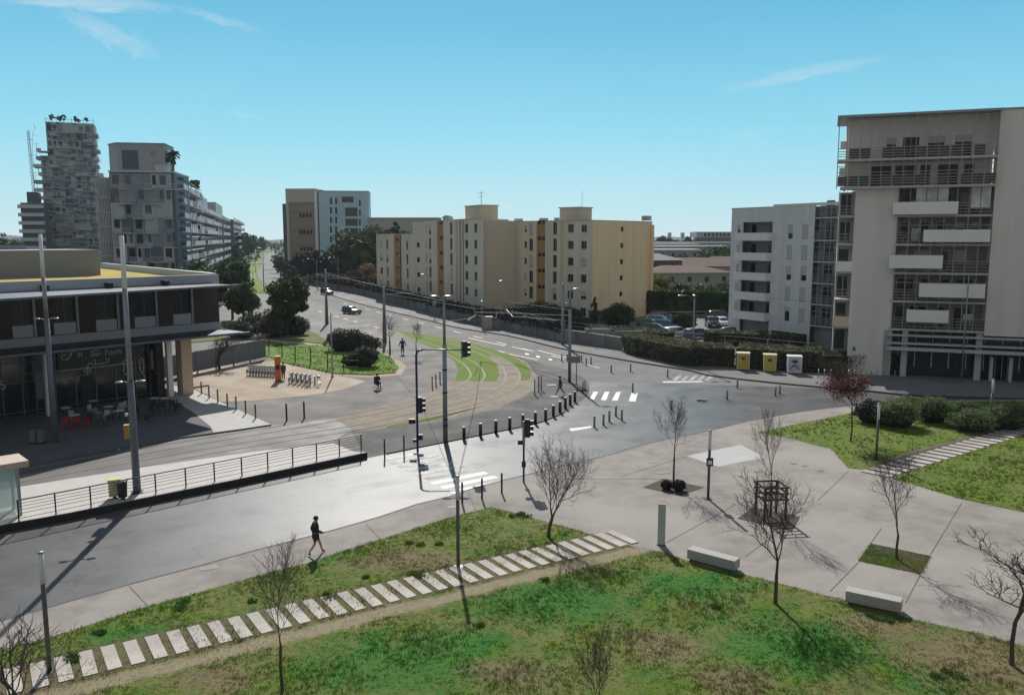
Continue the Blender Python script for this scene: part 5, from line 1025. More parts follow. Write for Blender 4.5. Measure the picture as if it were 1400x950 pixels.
# louvred canopies (the upper one widens towards the left)
for z,yr,k_,x1 in ((zr+.12,-4.8,.17,-.8),(zf-.55,-4.0,0.0,.6)):
    b=MB(); yl=yr+k_*(Lx-x1)
    def board(f,w_,za,zb):
        a=yr*(1-f)-.13*f; c=yl*(1-f)-.13*f
        b.add([(Lx,c,za),(x1,a,za),(x1,a+w_,za),(Lx,c+w_,za),(Lx,c,zb),(x1,a,zb),(x1,a+w_,zb),(Lx,c+w_,zb)],[(0,3,2,1),(4,5,6,7),(0,1,5,4),(1,2,6,5),(2,3,7,6),(3,0,4,7)])
    board(0,.18,z,z+.16); board(.965,.10,z,z+.16); n=26
    for i in range(n): board((i+1)/(n+1.5),.17 if k_==0 else .26,z+.02,z+.07)
    for i in range(12):
        x=x1-.16-i*3.1; 
        if x>Lx: b.box(x,yr+k_*(x-x1)+.18,z-.06,x+.16,-.3,z+.015)
    b.build('louvred_canopy',SLATE,R4)
MB().box(Lx,-4.0,zf-.385,-.4,-.13,zf-.36).build('canopy_deck',DARK,R4)
for px in (57,145,222): u=sh.u(px,390); MB().box(u-.2,-.9,zr+.3,u+.2,-.13,zr+.65).build('canopy_bracket',DARK,R4)
# tan column, white columns
TAN=M('tan_stone_column',(.62,.47,.35),(.56,.43,.32),.8,1,.1); q=shl(259,541,0); MB().box(q[0]-.45,-.2,-.02,q[0]+.55,.8,zf-.5).build('tan_column',TAN,R4)
q=shl(234,543,0); MB().box(q[0]-.25,q[1]-.2,-.02,q[0]+.2,q[1]+.2,zf-.6).build('white_column',WHITEP,R4); MB().box(q[0]-1.0,q[1]+.3,-.02,q[0]-.35,q[1]+.8,zf-.5).build('grey_column',WOOD,R4)
u=sh.u(64,500,-.3); MB().box(u-.2,-.4,-.02,u+.2,0,zf-.6).build('white_column',WHITEP,R4)
# glazed front
yg=1.6; SG=M('shop_glass_dark',(.012,.017,.018),(.02,.027,.028),.10,.4,spec=.8); ug=sh.u(222,520,yg)
MB().box(Lx,yg,.0,ug,yg+.1,zf-.5).build('glazing',SG,R4); MB().box(ug-.1,yg+.11,0,ug,14,zf-.5).build('side_glazing',SG,R4)
m=MB()
for px in (2,30,48,75,103,131,158,185,205,222): x=sh.u(px,520,yg); m.box(x-.04,yg-.06,0,x+.04,yg-.003,zf-.5)
for z in (.35,2.7,3.3,4.3): m.box(Lx,yg-.05,z,ug,yg-.002,z+.05)
m.build('glazing_frame',SLATE,R4)
MB().box(sh.u(112,540,yg),yg-.07,.06,sh.u(128,540,yg),yg-.065,2.6).build('door',DARK,R4)
GREENB=M('sign_green',(.012,.035,.03),(.01,.028,.025),.4,1); s0,s1=sh.u(77,480,yg),sh.u(180,480,yg); zs0=sh.z(130,501,1.5); zs1=min(sh.z(130,466,1.5),zf-.52)
sb_=MB().box(s0,yg-.2,zs0,s1,yg-.08,zs1).build('sign_board',GREENB,R4); MB().box(s0,yg-.22,zs0-.06,s1,yg-.08,zs0).build('trim',ALUM,sb_)
INK=M('sign_silver',(.55,.62,.58),(.48,.55,.52),.4,3)
def stroke(name,lines,ox,oz,sc,r=.045,par=None,y=yg-.23):
    b=MB()
    for l in lines: b.tube([(ox+p[0]*sc,y,oz+p[1]*sc) for p in l],r,5)
    return b.build(name,INK,par or sb_)
def arc(cx,cy,rx,ry,a0,a1,n=9): return [(cx+rx*math.cos(math.radians(a0+(a1-a0)*i/n)),cy+ry*math.sin(math.radians(a0+(a1-a0)*i/n))) for i in range(n+1)]
wS=(s1-s0)/10.0
lat=[arc(.6,.5,.45,.35,60,330),[(.9,.0),(1.5,1.15)],[(1.4,0.55),(1.55,1.2),(2.0,1.25)],  # swash A
 [(2.45,.25),(2.45,1.0)],[(2.85,.25),(2.85,1.0)],[(2.45,.62),(2.85,.62)],
 [(4.0,.45),(4.6,.6),(5.2,.5),(5.6,.55)],[(4.1,.85),(4.7,1.0),(5.3,.9)],[(4.1,.25),(4.8,.3),(5.3,.2)],
 [(6.2,.2),(6.2,1.15)],[(6.2,.6),(6.5,.75),(6.65,.6),(6.65,.2)],arc(7.05,.42,.2,.22,0,360),[(7.27,.65),(7.27,.2)],[(7.6,.2),(7.6,.65)],arc(7.8,.5,.2,.16,180,0,5),[(8.0,.5),(8.0,.2)],arc(8.2,.5,.2,.16,180,0,5),[(8.4,.5),(8.4,.2)]]
stroke('latin_lettering',lat,s0+.3*wS,zs0+.78,wS*.95,.05)
ara=[[(0.1,-.35),(.15,.1),(.3,.3)],arc(.45,.2,.16,.14,180,-40),[(.6,.08),(1.1,.05)],[(1.1,.05),(1.1,.7)],[(1.1,.05),(1.5,.05),(1.5,.22)],[(1.5,.05),(1.8,.05),(1.8,.22)],[(1.8,.05),(2.15,.05),(2.15,.25)],[(2.15,.05),(2.6,.05),(2.6,.75)],[(2.95,.05),(2.95,.75)],[(1.65,.42),(1.7,.42)],[(1.8,.52),(1.85,.52)],[(1.95,.42),(2.0,.42)]]
stroke('arabic_lettering',ara,s0+3.6*wS,zs0+.18,wS*1.0,.045)
em=[arc(0,0,.28,.28,0,360,12),arc(0,0,.15,.15,0,360,8),[(-.4,0),(.4,0)],[(0,-.4),(0,.4)]]
stroke('round_emblem',em,sh.u(118,512,yg),3.1,1.0,.02,R4)
# the letter at the left window and white swirls on the glass
stroke('letter_s',[arc(0,.18,.16,.17,40,270,7)+arc(0,-.16,.17,.17,90,-140,7)],sh.u(1.5,523,yg),2.75,1.0,.05,R4)
for px in (171,193): stroke('white_swirl',[arc(0,.9,.22,.3,200,-20,6)+[(.2,.5),(.12,-.2),(.25,-.7)],arc(.0,.4,.15,.5,90,300,6)],sh.u(px,520,yg),2.4,1.0,.04,R4)
MB().box(sh.u(206,505,yg),yg-.1,2.5,sh.u(217,505,yg),yg-.07,4.2).build('pale_poster',WP,R4); MB().box(sh.u(48,525,yg),yg-.1,1.2,sh.u(58,525,yg),yg-.07,3.4).build('pale_poster',M('poster_grey',(.15,.17,.18),None,.5,3),R4)
LT=M('shop_ceiling',(.10,.10,.10),None,.8,1); MB().box(Lx,-.1,zf-.49,.0,yg+4,zf-.46).build('soffit',LT,R4)
# cafe furniture
def cafe_chair(label,p,rz,m_,grp):
    t=thing('cafe_chair',label,'chair',p,rz,grp)
    MB().box(-.22,-.22,.44,.22,.22,.48).build('seat',m_,t,bevel=.01); MB().box(-.22,.2,.50,.22,.235,.88).build('backrest',m_,t,bevel=.01)
    for x in (-.19,.19):
        for y in (-.19,.19): MB().tube([(x,y,.44),(x*1.15,y*1.15,0)],.018,5).build('leg',m_,t)
    return t
def cafe_table(label,p,m_,grp=None):
    t=thing('cafe_table',label,'table',p,0,grp); MB().cyl(0,0,.72,.75,.38,n=14).build('tabletop',m_,t); MB().cyl(0,0,.03,.72,.03).build('pedestal',DARK,t); MB().cyl(0,0,0,.03,.22,n=10).build('base',DARK,t)
REDP=M('red_plastic',(.34,.02,.03),(.28,.015,.025),.4,2); CREAM=M('cream_plastic',(.42,.37,.32),None,.5,2); WT=M('table_white',(.6,.6,.6),None,.5,2); BLK=M('black_plastic',(.02,.02,.025),None,.5,2)
fu=[]
for i,(px,py) in enumerate(((122,580),(138,583),(150,581),(186,572),(194,575),(203,579),(242,566),(246,560))): cafe_chair('dark wooden cafe chair on the shaded terrace, %s of eight from the left'%ORD[i],G(px,py,.11),i*2.1,WOOD,'dark wooden cafe chairs')
for i,(px,py) in enumerate(((90,588),(98,584),(107,586),(116,587))): cafe_chair('red cafe chair in the shade under the canopy, %s of four from the left'%ORD[i],G(px,py,.11),[.4,2.6,3.4,-.5][i],REDP,'red cafe chairs')
for i,(px,py) in enumerate(((96,577),(126,568),(135,572),(146,575),(157,570),(166,566),(175,563))): cafe_chair('cream cafe chair before the shop glazing, %s of seven from the left'%ORD[i],G(px,py,.11),i*1.3,CREAM,'cream cafe chairs')
for i,(px,py) in enumerate(((206,566),(214,570),(222,563),(229,568),(236,562),(214,560))): cafe_chair('black cafe chair near the white column, %s of six from the left'%ORD[i],G(px,py,.11),i*1.7,BLK,'black cafe chairs')
for i,(px,py) in enumerate(((103,580),(91,570),(149,568),(164,574),(128,560),(212,556),(226,556))): cafe_table(['white round table between the red chairs','white round table left of the cream chairs','white round table nearest to the shop door','white round table just left of the tall mast','white round table close to the glazing','small table under the pale poster','small table beside the white column'][i],G(px,py,.11),WT)
t=thing('planter_bin','pair of dark street bins in the shade at the left, near the tall mast','bin',G(52,606,.1)); MB().box(-.45,-.2,.1,-.05,.2,.95).build('bin_body',SLATE,t,bevel=.02); MB().box(.05,-.2,.1,.45,.2,.95).build('bin_body',SLATE,t,bevel=.02); MB().box(-.5,-.25,0,.5,.25,.1).build('base',DARK,t)
t=thing('parasol','folded pale parasol standing by the mast in front of the shop','parasol',G(178,560,.11)); MB().cyl(0,0,0,2.6,.03).build('pole',ALUM,t); MB().tube([(0,0,1.2),(0,0,1.6),(0,0,2.5)],[.14,.12,.03],8).build('canopy',CREAM,t,True)
# ---- retaining wall along the avenue
WLM=M('retaining_concrete',(.20,.20,.205),(.155,.155,.16),.85,.8,.3,c3=(.24,.24,.24),scale3=.3); IVY=leafmat('ivy_leaves',(.03,.035,.022),(.018,.022,.014),(.07,.065,.045),.1,1.5)
wl=gp([(430,390.5),(455,396),(490,402.5),(540,415),(580,425.5),(629,438.5),(700,453.5),(771.6,468.5),(848,479)]); t=thing('retaining_wall','long grey concrete wall along the avenue topped by ivy and railings','wall',wl[0]); o0=wl[0]
hts=[3.2,3.1,3.0,3.0,2.9,2.8,2.7,2.5,2.3]
for i,(a,b_) in enumerate(zip(wl,wl[1:])):
    d=(b_-a); nn=Vector((-d.y,d.x,0)).normalized()*.4; A=a-o0;B=b_-o0; h0,h1=hts[i]*.72,hts[i+1]*.72
    MB().add([A,B,B+nn,A+nn,A+Vector((0,0,h0)),B+Vector((0,0,h1)),B+nn+Vector((0,0,h1)),A+nn+Vector((0,0,h0))],[(0,1,5,4),(4,5,6,7),(2,3,7,6),(1,2,6,5),(3,0,4,7)]).build('wall_section',WLM,t)
    k=max(2,int(d.length/4)); rb=MB()
    for j in range(k):
        p=A.lerp(B,j/k); hh=h0+(h1-h0)*j/k; rb.tube([(p.x,p.y,hh),(p.x,p.y,hh+1.2)],.05,4); q=A.lerp(B,(j+1)/k); h2=h0+(h1-h0)*(j+1)/k
        for z in (.6,1.15): rb.tube([(p.x,p.y,hh+z),(q.x,q.y,h2+z)],.03,4)
        nb=d.normalized(); MB().box(0,0,0,.0001,.0001,.0001) if 0 else None
    rb.build('railing',GREYM,t)
    pl_=MB()
    for j in range(k): p=A.lerp(B,(j+.5)/k); pl_.tube([(p.x-nn.x*.12,p.y-nn.y*.12,0),(p.x-nn.x*.12,p.y-nn.y*.12,h0)],.06,4)
    pl_.build('joint_rib',WLM,t)
V=[];rg=np.random.default_rng(5)
for i,(a,b_) in enumerate(zip(wl[:-1],wl[1:])):
    if i>6: continue
    A=np.array(a-o0);B=np.array(b_-o0); m_=int(np.linalg.norm(B-A)*130); u=rg.uniform(0,1,m_)[:,None]; P=A+(B-A)*u; h0=hts[i]*.72; cl=(np.sin(u[:,0]*23+i)+np.sin(u[:,0]*57+i*2))*.3
    P[:,2]=h0+rg.uniform(-.7,1.15,m_)*(.75+cl*.5); P[:,:2]+=rg.normal(0,.35,(m_,2))+np.array([-.0,.3]); V.append(P)
tri_obj('ivy',leafquads(np.concatenate(V),.20),IVY,t)
t=thing('gate_house','low pale concrete wall and gate with ivy at the end of the retaining wall','wall',G(800,472)); MB().box(0,0,0,3.2,.4,2.2).build('wall_section',M('pale_gate',(.30,.32,.34),None,.8,1),t); MB().box(4.0,.2,0,8.5,.5,1.9).build('wall_section',WLM,t); MB().box(3.3,.1,0,3.5,.3,2.4).build('gate_post',GREYM,t); MB().box(3.5,.18,.2,4.0,.22,1.8).build('gate',GREYM,t)
# low shed and cypress before the gable
t=thing('utility_shed','small grey flat roofed shed at the foot of the yellow gable','shed',GX(817,131,0),.1); MB().box(-.9,0,0,2.6,3,2.3).build('wall',M('shed_grey',(.16,.19,.2),None,.8,1),t); MB().box(-1.1,-.2,2.3,2.8,3.2,2.45).build('roof',DARK,t); MB().box(.2,-.04,.1,1.1,-.003,2.0).build('door',SLATE,t)
# ---- hedges
hl=gp([(849,481),(864,486),(888,491),(918,498),(946,502)],.1); hedge('big clipped hedge with sunlit top in front of the parked cars, left part',hl,3.6,2.25,11000,.085,M('hedge_leaves_lit',(.085,.095,.035),(.045,.058,.022),.65,2.5,trans=.2,c3=(.19,.20,.09),scale3=.8),z=.1,name='hedge')  # brighter copy of the hedge leaves, sunlight put into the colour
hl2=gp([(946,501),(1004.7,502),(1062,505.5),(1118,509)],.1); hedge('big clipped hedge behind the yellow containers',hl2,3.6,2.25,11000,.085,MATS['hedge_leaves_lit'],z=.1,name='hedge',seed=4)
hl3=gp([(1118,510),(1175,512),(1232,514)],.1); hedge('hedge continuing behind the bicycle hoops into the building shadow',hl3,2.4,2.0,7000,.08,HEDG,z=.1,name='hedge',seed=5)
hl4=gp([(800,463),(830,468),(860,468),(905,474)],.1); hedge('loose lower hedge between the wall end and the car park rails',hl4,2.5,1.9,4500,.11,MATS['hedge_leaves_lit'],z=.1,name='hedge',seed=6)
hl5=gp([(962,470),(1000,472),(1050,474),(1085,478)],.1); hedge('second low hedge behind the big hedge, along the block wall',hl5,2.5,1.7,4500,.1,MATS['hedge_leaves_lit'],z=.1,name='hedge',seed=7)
# dark conifer screen behind the car park
hl6=gp([(885,432),(930,431),(1005,434)],0); hedge('high dark conifer screen behind the car park',hl6,4,4.3,9000,.32,EVER,name='conifer_screen',seed=8)
struct('car_park',gp([(800,462),(850,444),(890,430),(1000,431),(1003,455),(1110,470),(1118,500),(1000,492),(860,476)]),.006,SIDE)
# railings of the car park
RA=M('pale_rail',(.5,.5,.48),None,.5,2)
for i,(a,b_) in enumerate((((869,463),(905,466)),((905,466),(962,470)),((962,470),(1020,475)),((1020,475),(1110,484)),((915,437),(965,436)),((885,440),(915,437)))):
    A,B=G(*a),G(*b_); d=B-A; k=max(1,int(d.length/2.4)); b=MB()
    for j in range(k+1): p=A.lerp(B,j/k)-A; b.tube([(p.x,p.y,0),(p.x,p.y,1.35)],.05,4)
    q=B-A
    b.tube([(0,0,1.33),(q.x,q.y,1.33)],.04,4); b.tube([(0,0,.7),(q.x,q.y,.7)],.03,4)
    o=b.build('car_park_rail',RA,loc=A); tag(o,['pale rail before the car park, behind the loose hedge','pale rail before the car park, left of the teal hatchback','pale rail in front of the dark cars, left section','pale rail in front of the dark cars, right section along the block','pale rail on the far side of the car park','short pale rail beside the yellow gable'][i],'railing')
# ------------------------------------------------------------------ far buildings on the left
DG=M('shade_panel_a',(.25,.31,.35),(.20,.25,.29),.6,.6); DG2=M('shade_panel_b',(.44,.50,.53),(.36,.42,.45),.6,.6); DG3=M('shade_panel_c',(.10,.13,.165),None,.5,.6); BALC=M('balcony_grey',(.60,.63,.65),(.50,.53,.55),.7,1); DG4=M('shade_panel_d',(.30,.325,.32),(.26,.28,.275),.7,.8); PLUM=M('plum_facade',(.09,.07,.10),(.07,.055,.08),.7,1)  # own grey and blue grey tones of the cladding panels
def panels(F_,u0,u1,z0,z1,y,fh,seed,mats=(DG,DG2,DG3),wmin=.9,wmax=2.6,winp=.3,maxwin=45,zj=.0):
    rs=random.Random(seed); mbs=[MB() for _ in mats]; wins=[]; z=z0
    while z<z1-.3:
        x=u0; h=min(fh,z1-z)
        while x<u1-.2:
            w_=min(rs.uniform(wmin,wmax),u1-x); k=rs.choices(range(len(mats)),[3,3,1.6]+[1]*(len(mats)-3))[0]; dy=rs.uniform(-.25,.0); zz0=z+rs.uniform(-zj,zj) if z>z0 else z
            if rs.random()<winp and w_>1.0 and len(wins)<maxwin:
                a=x+w_*.2; b=x+w_*.2+min(w_*.6,1.3); c=z+.7; d=z+h-.35; mbs[k].wall(x,x+w_-.03,z,z+h-.03,[(a,b,c,d)],y+dy,.15); wins.append((a,b,c,d,y+dy))
            else: mbs[k].box(x,y+dy,z,x+w_-.03,y+.01,z+h-.03)
            x+=w_
        z+=h
    for k,m in enumerate(mbs):
        if m.v: m.build('cladding',mats[k],F_.root)
    for (a,b,c,d,yy) in wins: MB().quad((a,yy+.14,c),(b,yy+.14,c),(b,yy+.14,d),(a,yy+.14,d)).build('window',GLASSD,F_.root)
# tower
tw=bld('planted_tower','tall dark blue grey tower block with jutting balconies and trees on its roof','tower',(-198,318),(.93,.37)); RT=tw.root
tu=lambda px: tw.u(px,250); tz=lambda py: tw.z(95,py)
uA,uC=tu(58),tu(133); uD=tu(68); Zr=tz(168)
MB().box(uA,.05,-.3,uC,12,tz(214)).build('body',DG3,RT); MB().box(uD,.06,tz(214),uC,12,Zr).build('upper_body',DG3,RT)
panels(tw,uA,uC,8,tz(214),0,3.0,5,winp=.32,maxwin=50,mats=(DG,DG2,DG3),zj=.5); panels(tw,uD,uC,tz(214),Zr,0,3.0,6,winp=.4,maxwin=30,mats=(DG,DG2,DG3),zj=.4)
rs=random.Random(4); k=0; z=8
while z<Zr-3:
    if z<tz(206):
        l_=rs.uniform(1.0,3.6); o=MB().box(uA-l_,-1.2,z,uA+rs.uniform(1,4),6,z+.25).box(uA-l_,-1.25,z+.25,uA-l_+.1,3,z+1.2).box(uA-l_+.1,-1.25,z+.25,uA+.5,-1.15,z+1.2).build('balcony',BALC if k%3 else DG,RT); 
        MB().box(uA-l_,-.2,z+1.2,uA-l_+.12,-.05,z+3).build('balcony_post',DG,RT)
    r=rs.uniform(.6,2.4); MB().box(uC-rs.uniform(.5,5),-1.1,z+.2,uC+r,5,z+.45).box(uC-.5,-1.15,z+.45,uC+r,-1.05,z+1.4).box(uC+r-.1,-1.05,z+.45,uC+r,4,z+1.4).build('balcony',DG if k%2 else BALC,RT)
    if rs.random()<.75: a=rs.uniform(uA+1,uC-7); MB().box(a,-1.3,z+.1,a+rs.uniform(3,6),0,z+.3).box(a,-1.35,z+.3,a+rs.uniform(2.5,5),-1.25,z+1.25).build('balcony',rs.choice((DG,DG2,BALC)),RT)
    z+=3; k+=1
lt_=MB(); r2=random.Random(12); z=9.5
while z<Zr-3:
    for q in range(3):
        a=r2.uniform(uA if z<tz(214) else uD,uC-4); w_=r2.uniform(2,5); w_=min(w_,uC-a+1.5); lt_.box(a,-1.5,z,a+w_,-.3,z+.16)
        for j in range(int(w_/.45)): lt_.box(a+j*.45,-1.5,z+.16,a+j*.45+.07,-1.44,z+(2.8 if r2.random()<.12 else 1.1))
        lt_.box(a,-1.52,z+1.1,a+w_,-1.42,z+1.18)
    for sx_ in (uA-r2.uniform(1,3),uC+r2.uniform(.3,2)):
        lt_.box(sx_,-1.2,z,sx_+.1,-1.1,z+3); lt_.box(min(sx_,uA),-1.2,z+1.4,max(sx_,uA),-1.1,z+1.5) if sx_<uA else None
    z+=3
lt_.build('balcony_lattice',BALC,RT)
z=9.5
fl_=MB()
while z<Zr-2:
    fl_.box((uA if z<tz(214) else uD)-.1,-.62,z-.32,uC+.1,-.26,z-.1); z+=3
fl_.build('floor_edge',BALC,RT)
rl=MB(); 
for x in (uD,uD+4,uD+9,uD+13,uC): rl.tube([(x,0,Zr),(x,0,Zr+1.8)],.08,4)
rl.tube([(uD,0,Zr+1.1),(uC,0,Zr+1.1)],.07,4); rl.build('roof_rail',DG3,RT)
ms=MB(); x=tu(43.5); zt_=tz(181); 
for dx,dy in ((-.4,0),(.4,0),(0,.6)): ms.tube([(x+dx+.6,dy,20),(x+dx,dy,zt_)],.10,4)
for i in range(26): z=20+(zt_-20)*i/26; xx=x+.6*(1-i/26); ms.tube([(xx-.4,0,z),(xx+.4,0,z+(zt_-20)/26)],.06,3)
for py in (193,214,238): ms.tube([(x,0,tz(py)),(uA-2,0,tz(py))],.10,4)
ms.build('lattice_mast',DG3,RT)
# roof trees of the tower
def on(F_,u,y,z): return Vector((F_.P[0]+F_.d[0]*u-F_.d[1]*y,F_.P[1]+F_.d[1]*u+F_.d[0]*y,z))
ROOFT=leafmat('roof_tree_leaves',(.07,.08,.07),(.05,.06,.055))
for i,(px,h_,r_) in enumerate(((76,3.6,1.0),(86,2.8,1.6),(92,3.4,1.5),(108,3.0,.7),(112,2.0,.9),(123,2.6,.8))):
    leafy('sparse roof tree on the tower, %s from the left'%ORD[i],on(tw,tu(px),1.5,Zr),h_,(r_*1.1,r_*1.1,h_*.42),600,14,.26,ROOFT,.08,seed=i+50,name='roof_tree',group='trees on the tower roof')
# low curved wing left of the tower
lw=bld('curved_block','lower grey block with rounded stacked balconies at the foot of the tower','building',(-196,300),(.93,.37)); 
l0=lw.u(28,300); l1=lw.u(60,300); MB().box(l0,2,-.3,l1,14,lw.z(40,277)).build('body',DG3,lw.root); MB().box(lw.u(37,300),3,lw.z(40,277),l1-2,12,lw.z(40,262)).build('glass_penthouse',TEAL,lw.root)
z=4
while z<lw.z(40,275):
    pts=[(l0-1+1.6*(1-math.cos(a)),2-2.0*math.sin(a)) for a in [i*math.pi/10 for i in range(6)]]+[(l1,0),(l1,4),(l0-1,4)]; MB().prism(pts,z,z+1.25).build('balcony',BALC,lw.root); z+=3.0
for px,py in ((22,346),(30,340)): pass
# block with pale penthouse
b2=bld('corner_block','large dark grey block with checkered panels, pale penthouse and roof terrace','building',(-69,172),(.985,.17)); RB=b2.root; BU=lambda px,py=300:b2.u(px,py); BZ=lambda py,px=200:b2.z(px,py)
q0=BU(153); zq=BZ(236); 
MB().box(q0,.05,-.2,0,14,zq).build('body',DG3,RB); panels(b2,q0,-.6,.5,zq,0,2.95,15,mats=(DG2,DG,DG3,DG4),wmin=1.0,wmax=2.7,winp=.6,maxwin=90,zj=.35)
dr=MB(); rs=random.Random(8)
for k in range(1,9):
    z=.5+2.95*k-.3
    x=q0+rs.uniform(0,2)
    while x<-1.5:
        w_=rs.uniform(1.5,4); dr.box(x,-.75,z,x+w_,-.26,z+.14)
        for j in range(int(w_/.35)): dr.box(x+j*.35,-.75,z+.14,x+j*.35+.05,-.71,z+1.15)
        dr.box(x,-.76,z+1.15,x+w_,-.70,z+1.21); x+=w_+rs.uniform(.8,3.5)
dr.build('balcony_lattice',BALC,RB)
MB().box(q0-.1,-.35,zq,.1,14,zq+.3).build('roof_slab',BALC,RB)
# slatted left recess
qq=BU(132); MB().box(qq,1.8,-.2,q0-.02,14,zq-1).build('recess_body',DG3,RB); sl_=MB(); n=10
for i in range(n): x=qq+(q0-qq)*i/n; sl_.box(x,.4,.5,x+.12,.55,zq-1)
sl_.build('vertical_slats',BALC,RB)
for k in range(8): z=1.5+2.95*k; MB().box(qq,.6,z,q0-.03,1.8,z+.2).build('balcony',BALC,RB)
# penthouse with chamfer
pz0,pz1=zq+.3,BZ(196,190); pa,pb,pc=BU(140,215),BU(158,215),BU(224,215)
PH=M('penthouse_pale',(.36,.39,.42),(.33,.36,.39),.6,.4); MB().prism([(pa,4.5),(pb,1.0),(pc,1.0),(pc,9),(pa,9)],pz0,pz1).build('penthouse',PH,RB); MB().prism([(pa-.15,4.4),(pb-.1,.85),(pc+.15,.85),(pc+.15,9),(pa-.15,9)],pz1,pz1+.18).build('penthouse_roof',DG,RB)
MB().box(BU(165,215),.9,BZ(231,180),BU(187,215),.99,BZ(205,180)).build('penthouse_window',M('blue_glass',(.05,.12,.16),(.04,.10,.14),.15,1),RB); MB().box(BU(204,215),.93,BZ(213,205),BU(211,215),.99,BZ(206,205)).build('penthouse_window',DG,RB); MB().box(BU(211,220),.3,pz0,BU(226,220),.7,pz0+1.3).build('terrace_screen',BALC,RB)
rl=MB(); x=BU(214,235)
while x<0: rl.box(x,-.3,zq+.3,x+.06,-.24,zq+1.3); x+=.9
rl.box(BU(214,235),-.31,zq+1.3,0,-.23,zq+1.36); rl.build('terrace_rail',BALC,RB)
PALM=leafmat('palm_leaves',(.05,.08,.03),(.03,.05,.02))
def palm(label,base,h,r,seed=1,mat=None,n=26):
    t=thing('palm_tree',label,'tree',base); rs=random.Random(seed); MB().tube([(0,0,-.1),(.05,0,h*.5),(0,0,h-r*.4)],[.24,.18,.16],7).build('trunk',BARKL,t,True); V=[]
    for i in range(n):
        a=rs.uniform(0,6.28); e=rs.uniform(-.5,1.3); L_=r*rs.uniform(.8,1.1); prev=Vector((0,0,h-r*.4)); d=Vector((math.cos(a)*math.cos(e),math.sin(a)*math.cos(e),math.sin(e)))
        for s in range(6):
            d=(d+Vector((0,0,-.28))).normalized(); nx=prev+d*L_/6; sd_=Vector((-math.sin(a),math.cos(a),0))
            for q in (-1,1):
                V.append([prev,nx,nx+sd_*q*r*.16+Vector((0,0,-.12*r)),prev+sd_*q*r*.20+Vector((0,0,-.12*r))])
            prev=nx
    tri_obj('fronds',np.array([[tuple(v) for v in q] for q in V]),mat or PALM,t); return t
palm('palm on the roof terrace beside the pale penthouse',on(b2,BU(232,225),2.2,zq+.3),BZ(207,232)-zq,2.0,3)
leafy('narrow cypress on the roof terrace behind the palm',on(b2,BU(231.5,225),4.0,zq+.3),BZ(202.5,231)-zq-.3,(.6,.6,2.4),500,14,.2,EVER,.1,name='cypress',seed=3,shape='cone',cat='tree')
# street side face of the corner block, buildings along the boulevard
def row(name,label,s0,s1,h,steps,mats,seed,off=0,tilt=True):
    P=(-69-.278*s0+off*.961,172+.961*s0+off*.278); f=bld(name,label,'building',P,(-.278,.961)); R=f.root; L_=s1-s0   # local x runs away along the street, local y points left(-)
    # here +y of the frame points to the left of travel = into the building
    MB().box(0,.6,-.3,L_,14,h).build('body',mats[0],R); z=3.2; k=0; rs=random.Random(seed)
    while z<h-1:
        x=0; 
        w_=L_
        MB().box(.2,-1.3,z,w_-.2,.6,z+.22).build('floor_slab',BALC,R)
        b=MB(); xx=.3
        while xx<L_-2:
            ww=rs.uniform(3,6); ww=min(ww,L_-.4-xx)
            if rs.random()<.75: b.box(xx,-1.45,z+.1,xx+ww,-1.3,z+1.2)
            else:
                for j in range(int(ww/.4)): b.box(xx+j*.4,-1.4,z+.22,xx+j*.4+.05,-1.35,z+1.15)
            xx+=ww+rs.uniform(.2,1.5)
        b.build('balcony',mats[1],R)
        if tilt and k%1==0: 
            b=MB()
            for j in range(int(L_/7)): 
                if rs.random()<.8: x0=1+j*7; b.add([(x0,-1.5,z+2.2),(x0+5.5,-1.5,z+2.2),(x0+5.5,.5,z+2.9),(x0,.5,z+2.9),(x0,-1.5,z+2.12),(x0+5.5,-1.5,z+2.12)],[(0,1,2,3),(4,5,1,0),(3,2,5,4)])
            b.build('awning',mats[2],R)
        for j in range(int(L_/5)): x0=1.2+j*5; MB().box(x0,.53,z+.25,x0+2.2,.59,z+2.4).build('window',GLASSD,R)
        z+=3.0; k+=1
    for (a,b_,c) in steps: MB().box(a,1,h,b_,10,h+c).build('roof_block',mats[3],R)
    return f
AWN=M('awning_pale',(.50,.50,.49),(.42,.42,.41),.8,2)
row('street_wing','street side of the corner block with long pale awnings',3,58,26.0,[(2,18,1.2)],(DG3,BALC,AWN,DG2),1)
f=row('balcony_block','block with zigzag white balcony fronts behind the corner block, on the boulevard',66,140,23.0,[(1,20,4.5),(22,40,3.6)],(PLUM,PANEL,AWN,DG2),2,tilt=False)
f=row('balcony_block','narrow dark block further down the boulevard with two roof boxes',150,205,23.5,[(0,18,4.0),(22,45,4)],(DG3,BALC,AWN,DG2),3,tilt=False)
f=row('balcony_block','last and lowest block of the boulevard row',215,320,22.5,[],(DG3,BALC,AWN,DG2),4,off=3,tilt=False)
t=leafy('green shrub on the roof step of the street wing',Vector((-69-.278*50,172+.961*50,25.9)),3.6,(2.2,2.2,1.4),500,14,.3,OLIVE,.1,name='roof_tree',seed=6)
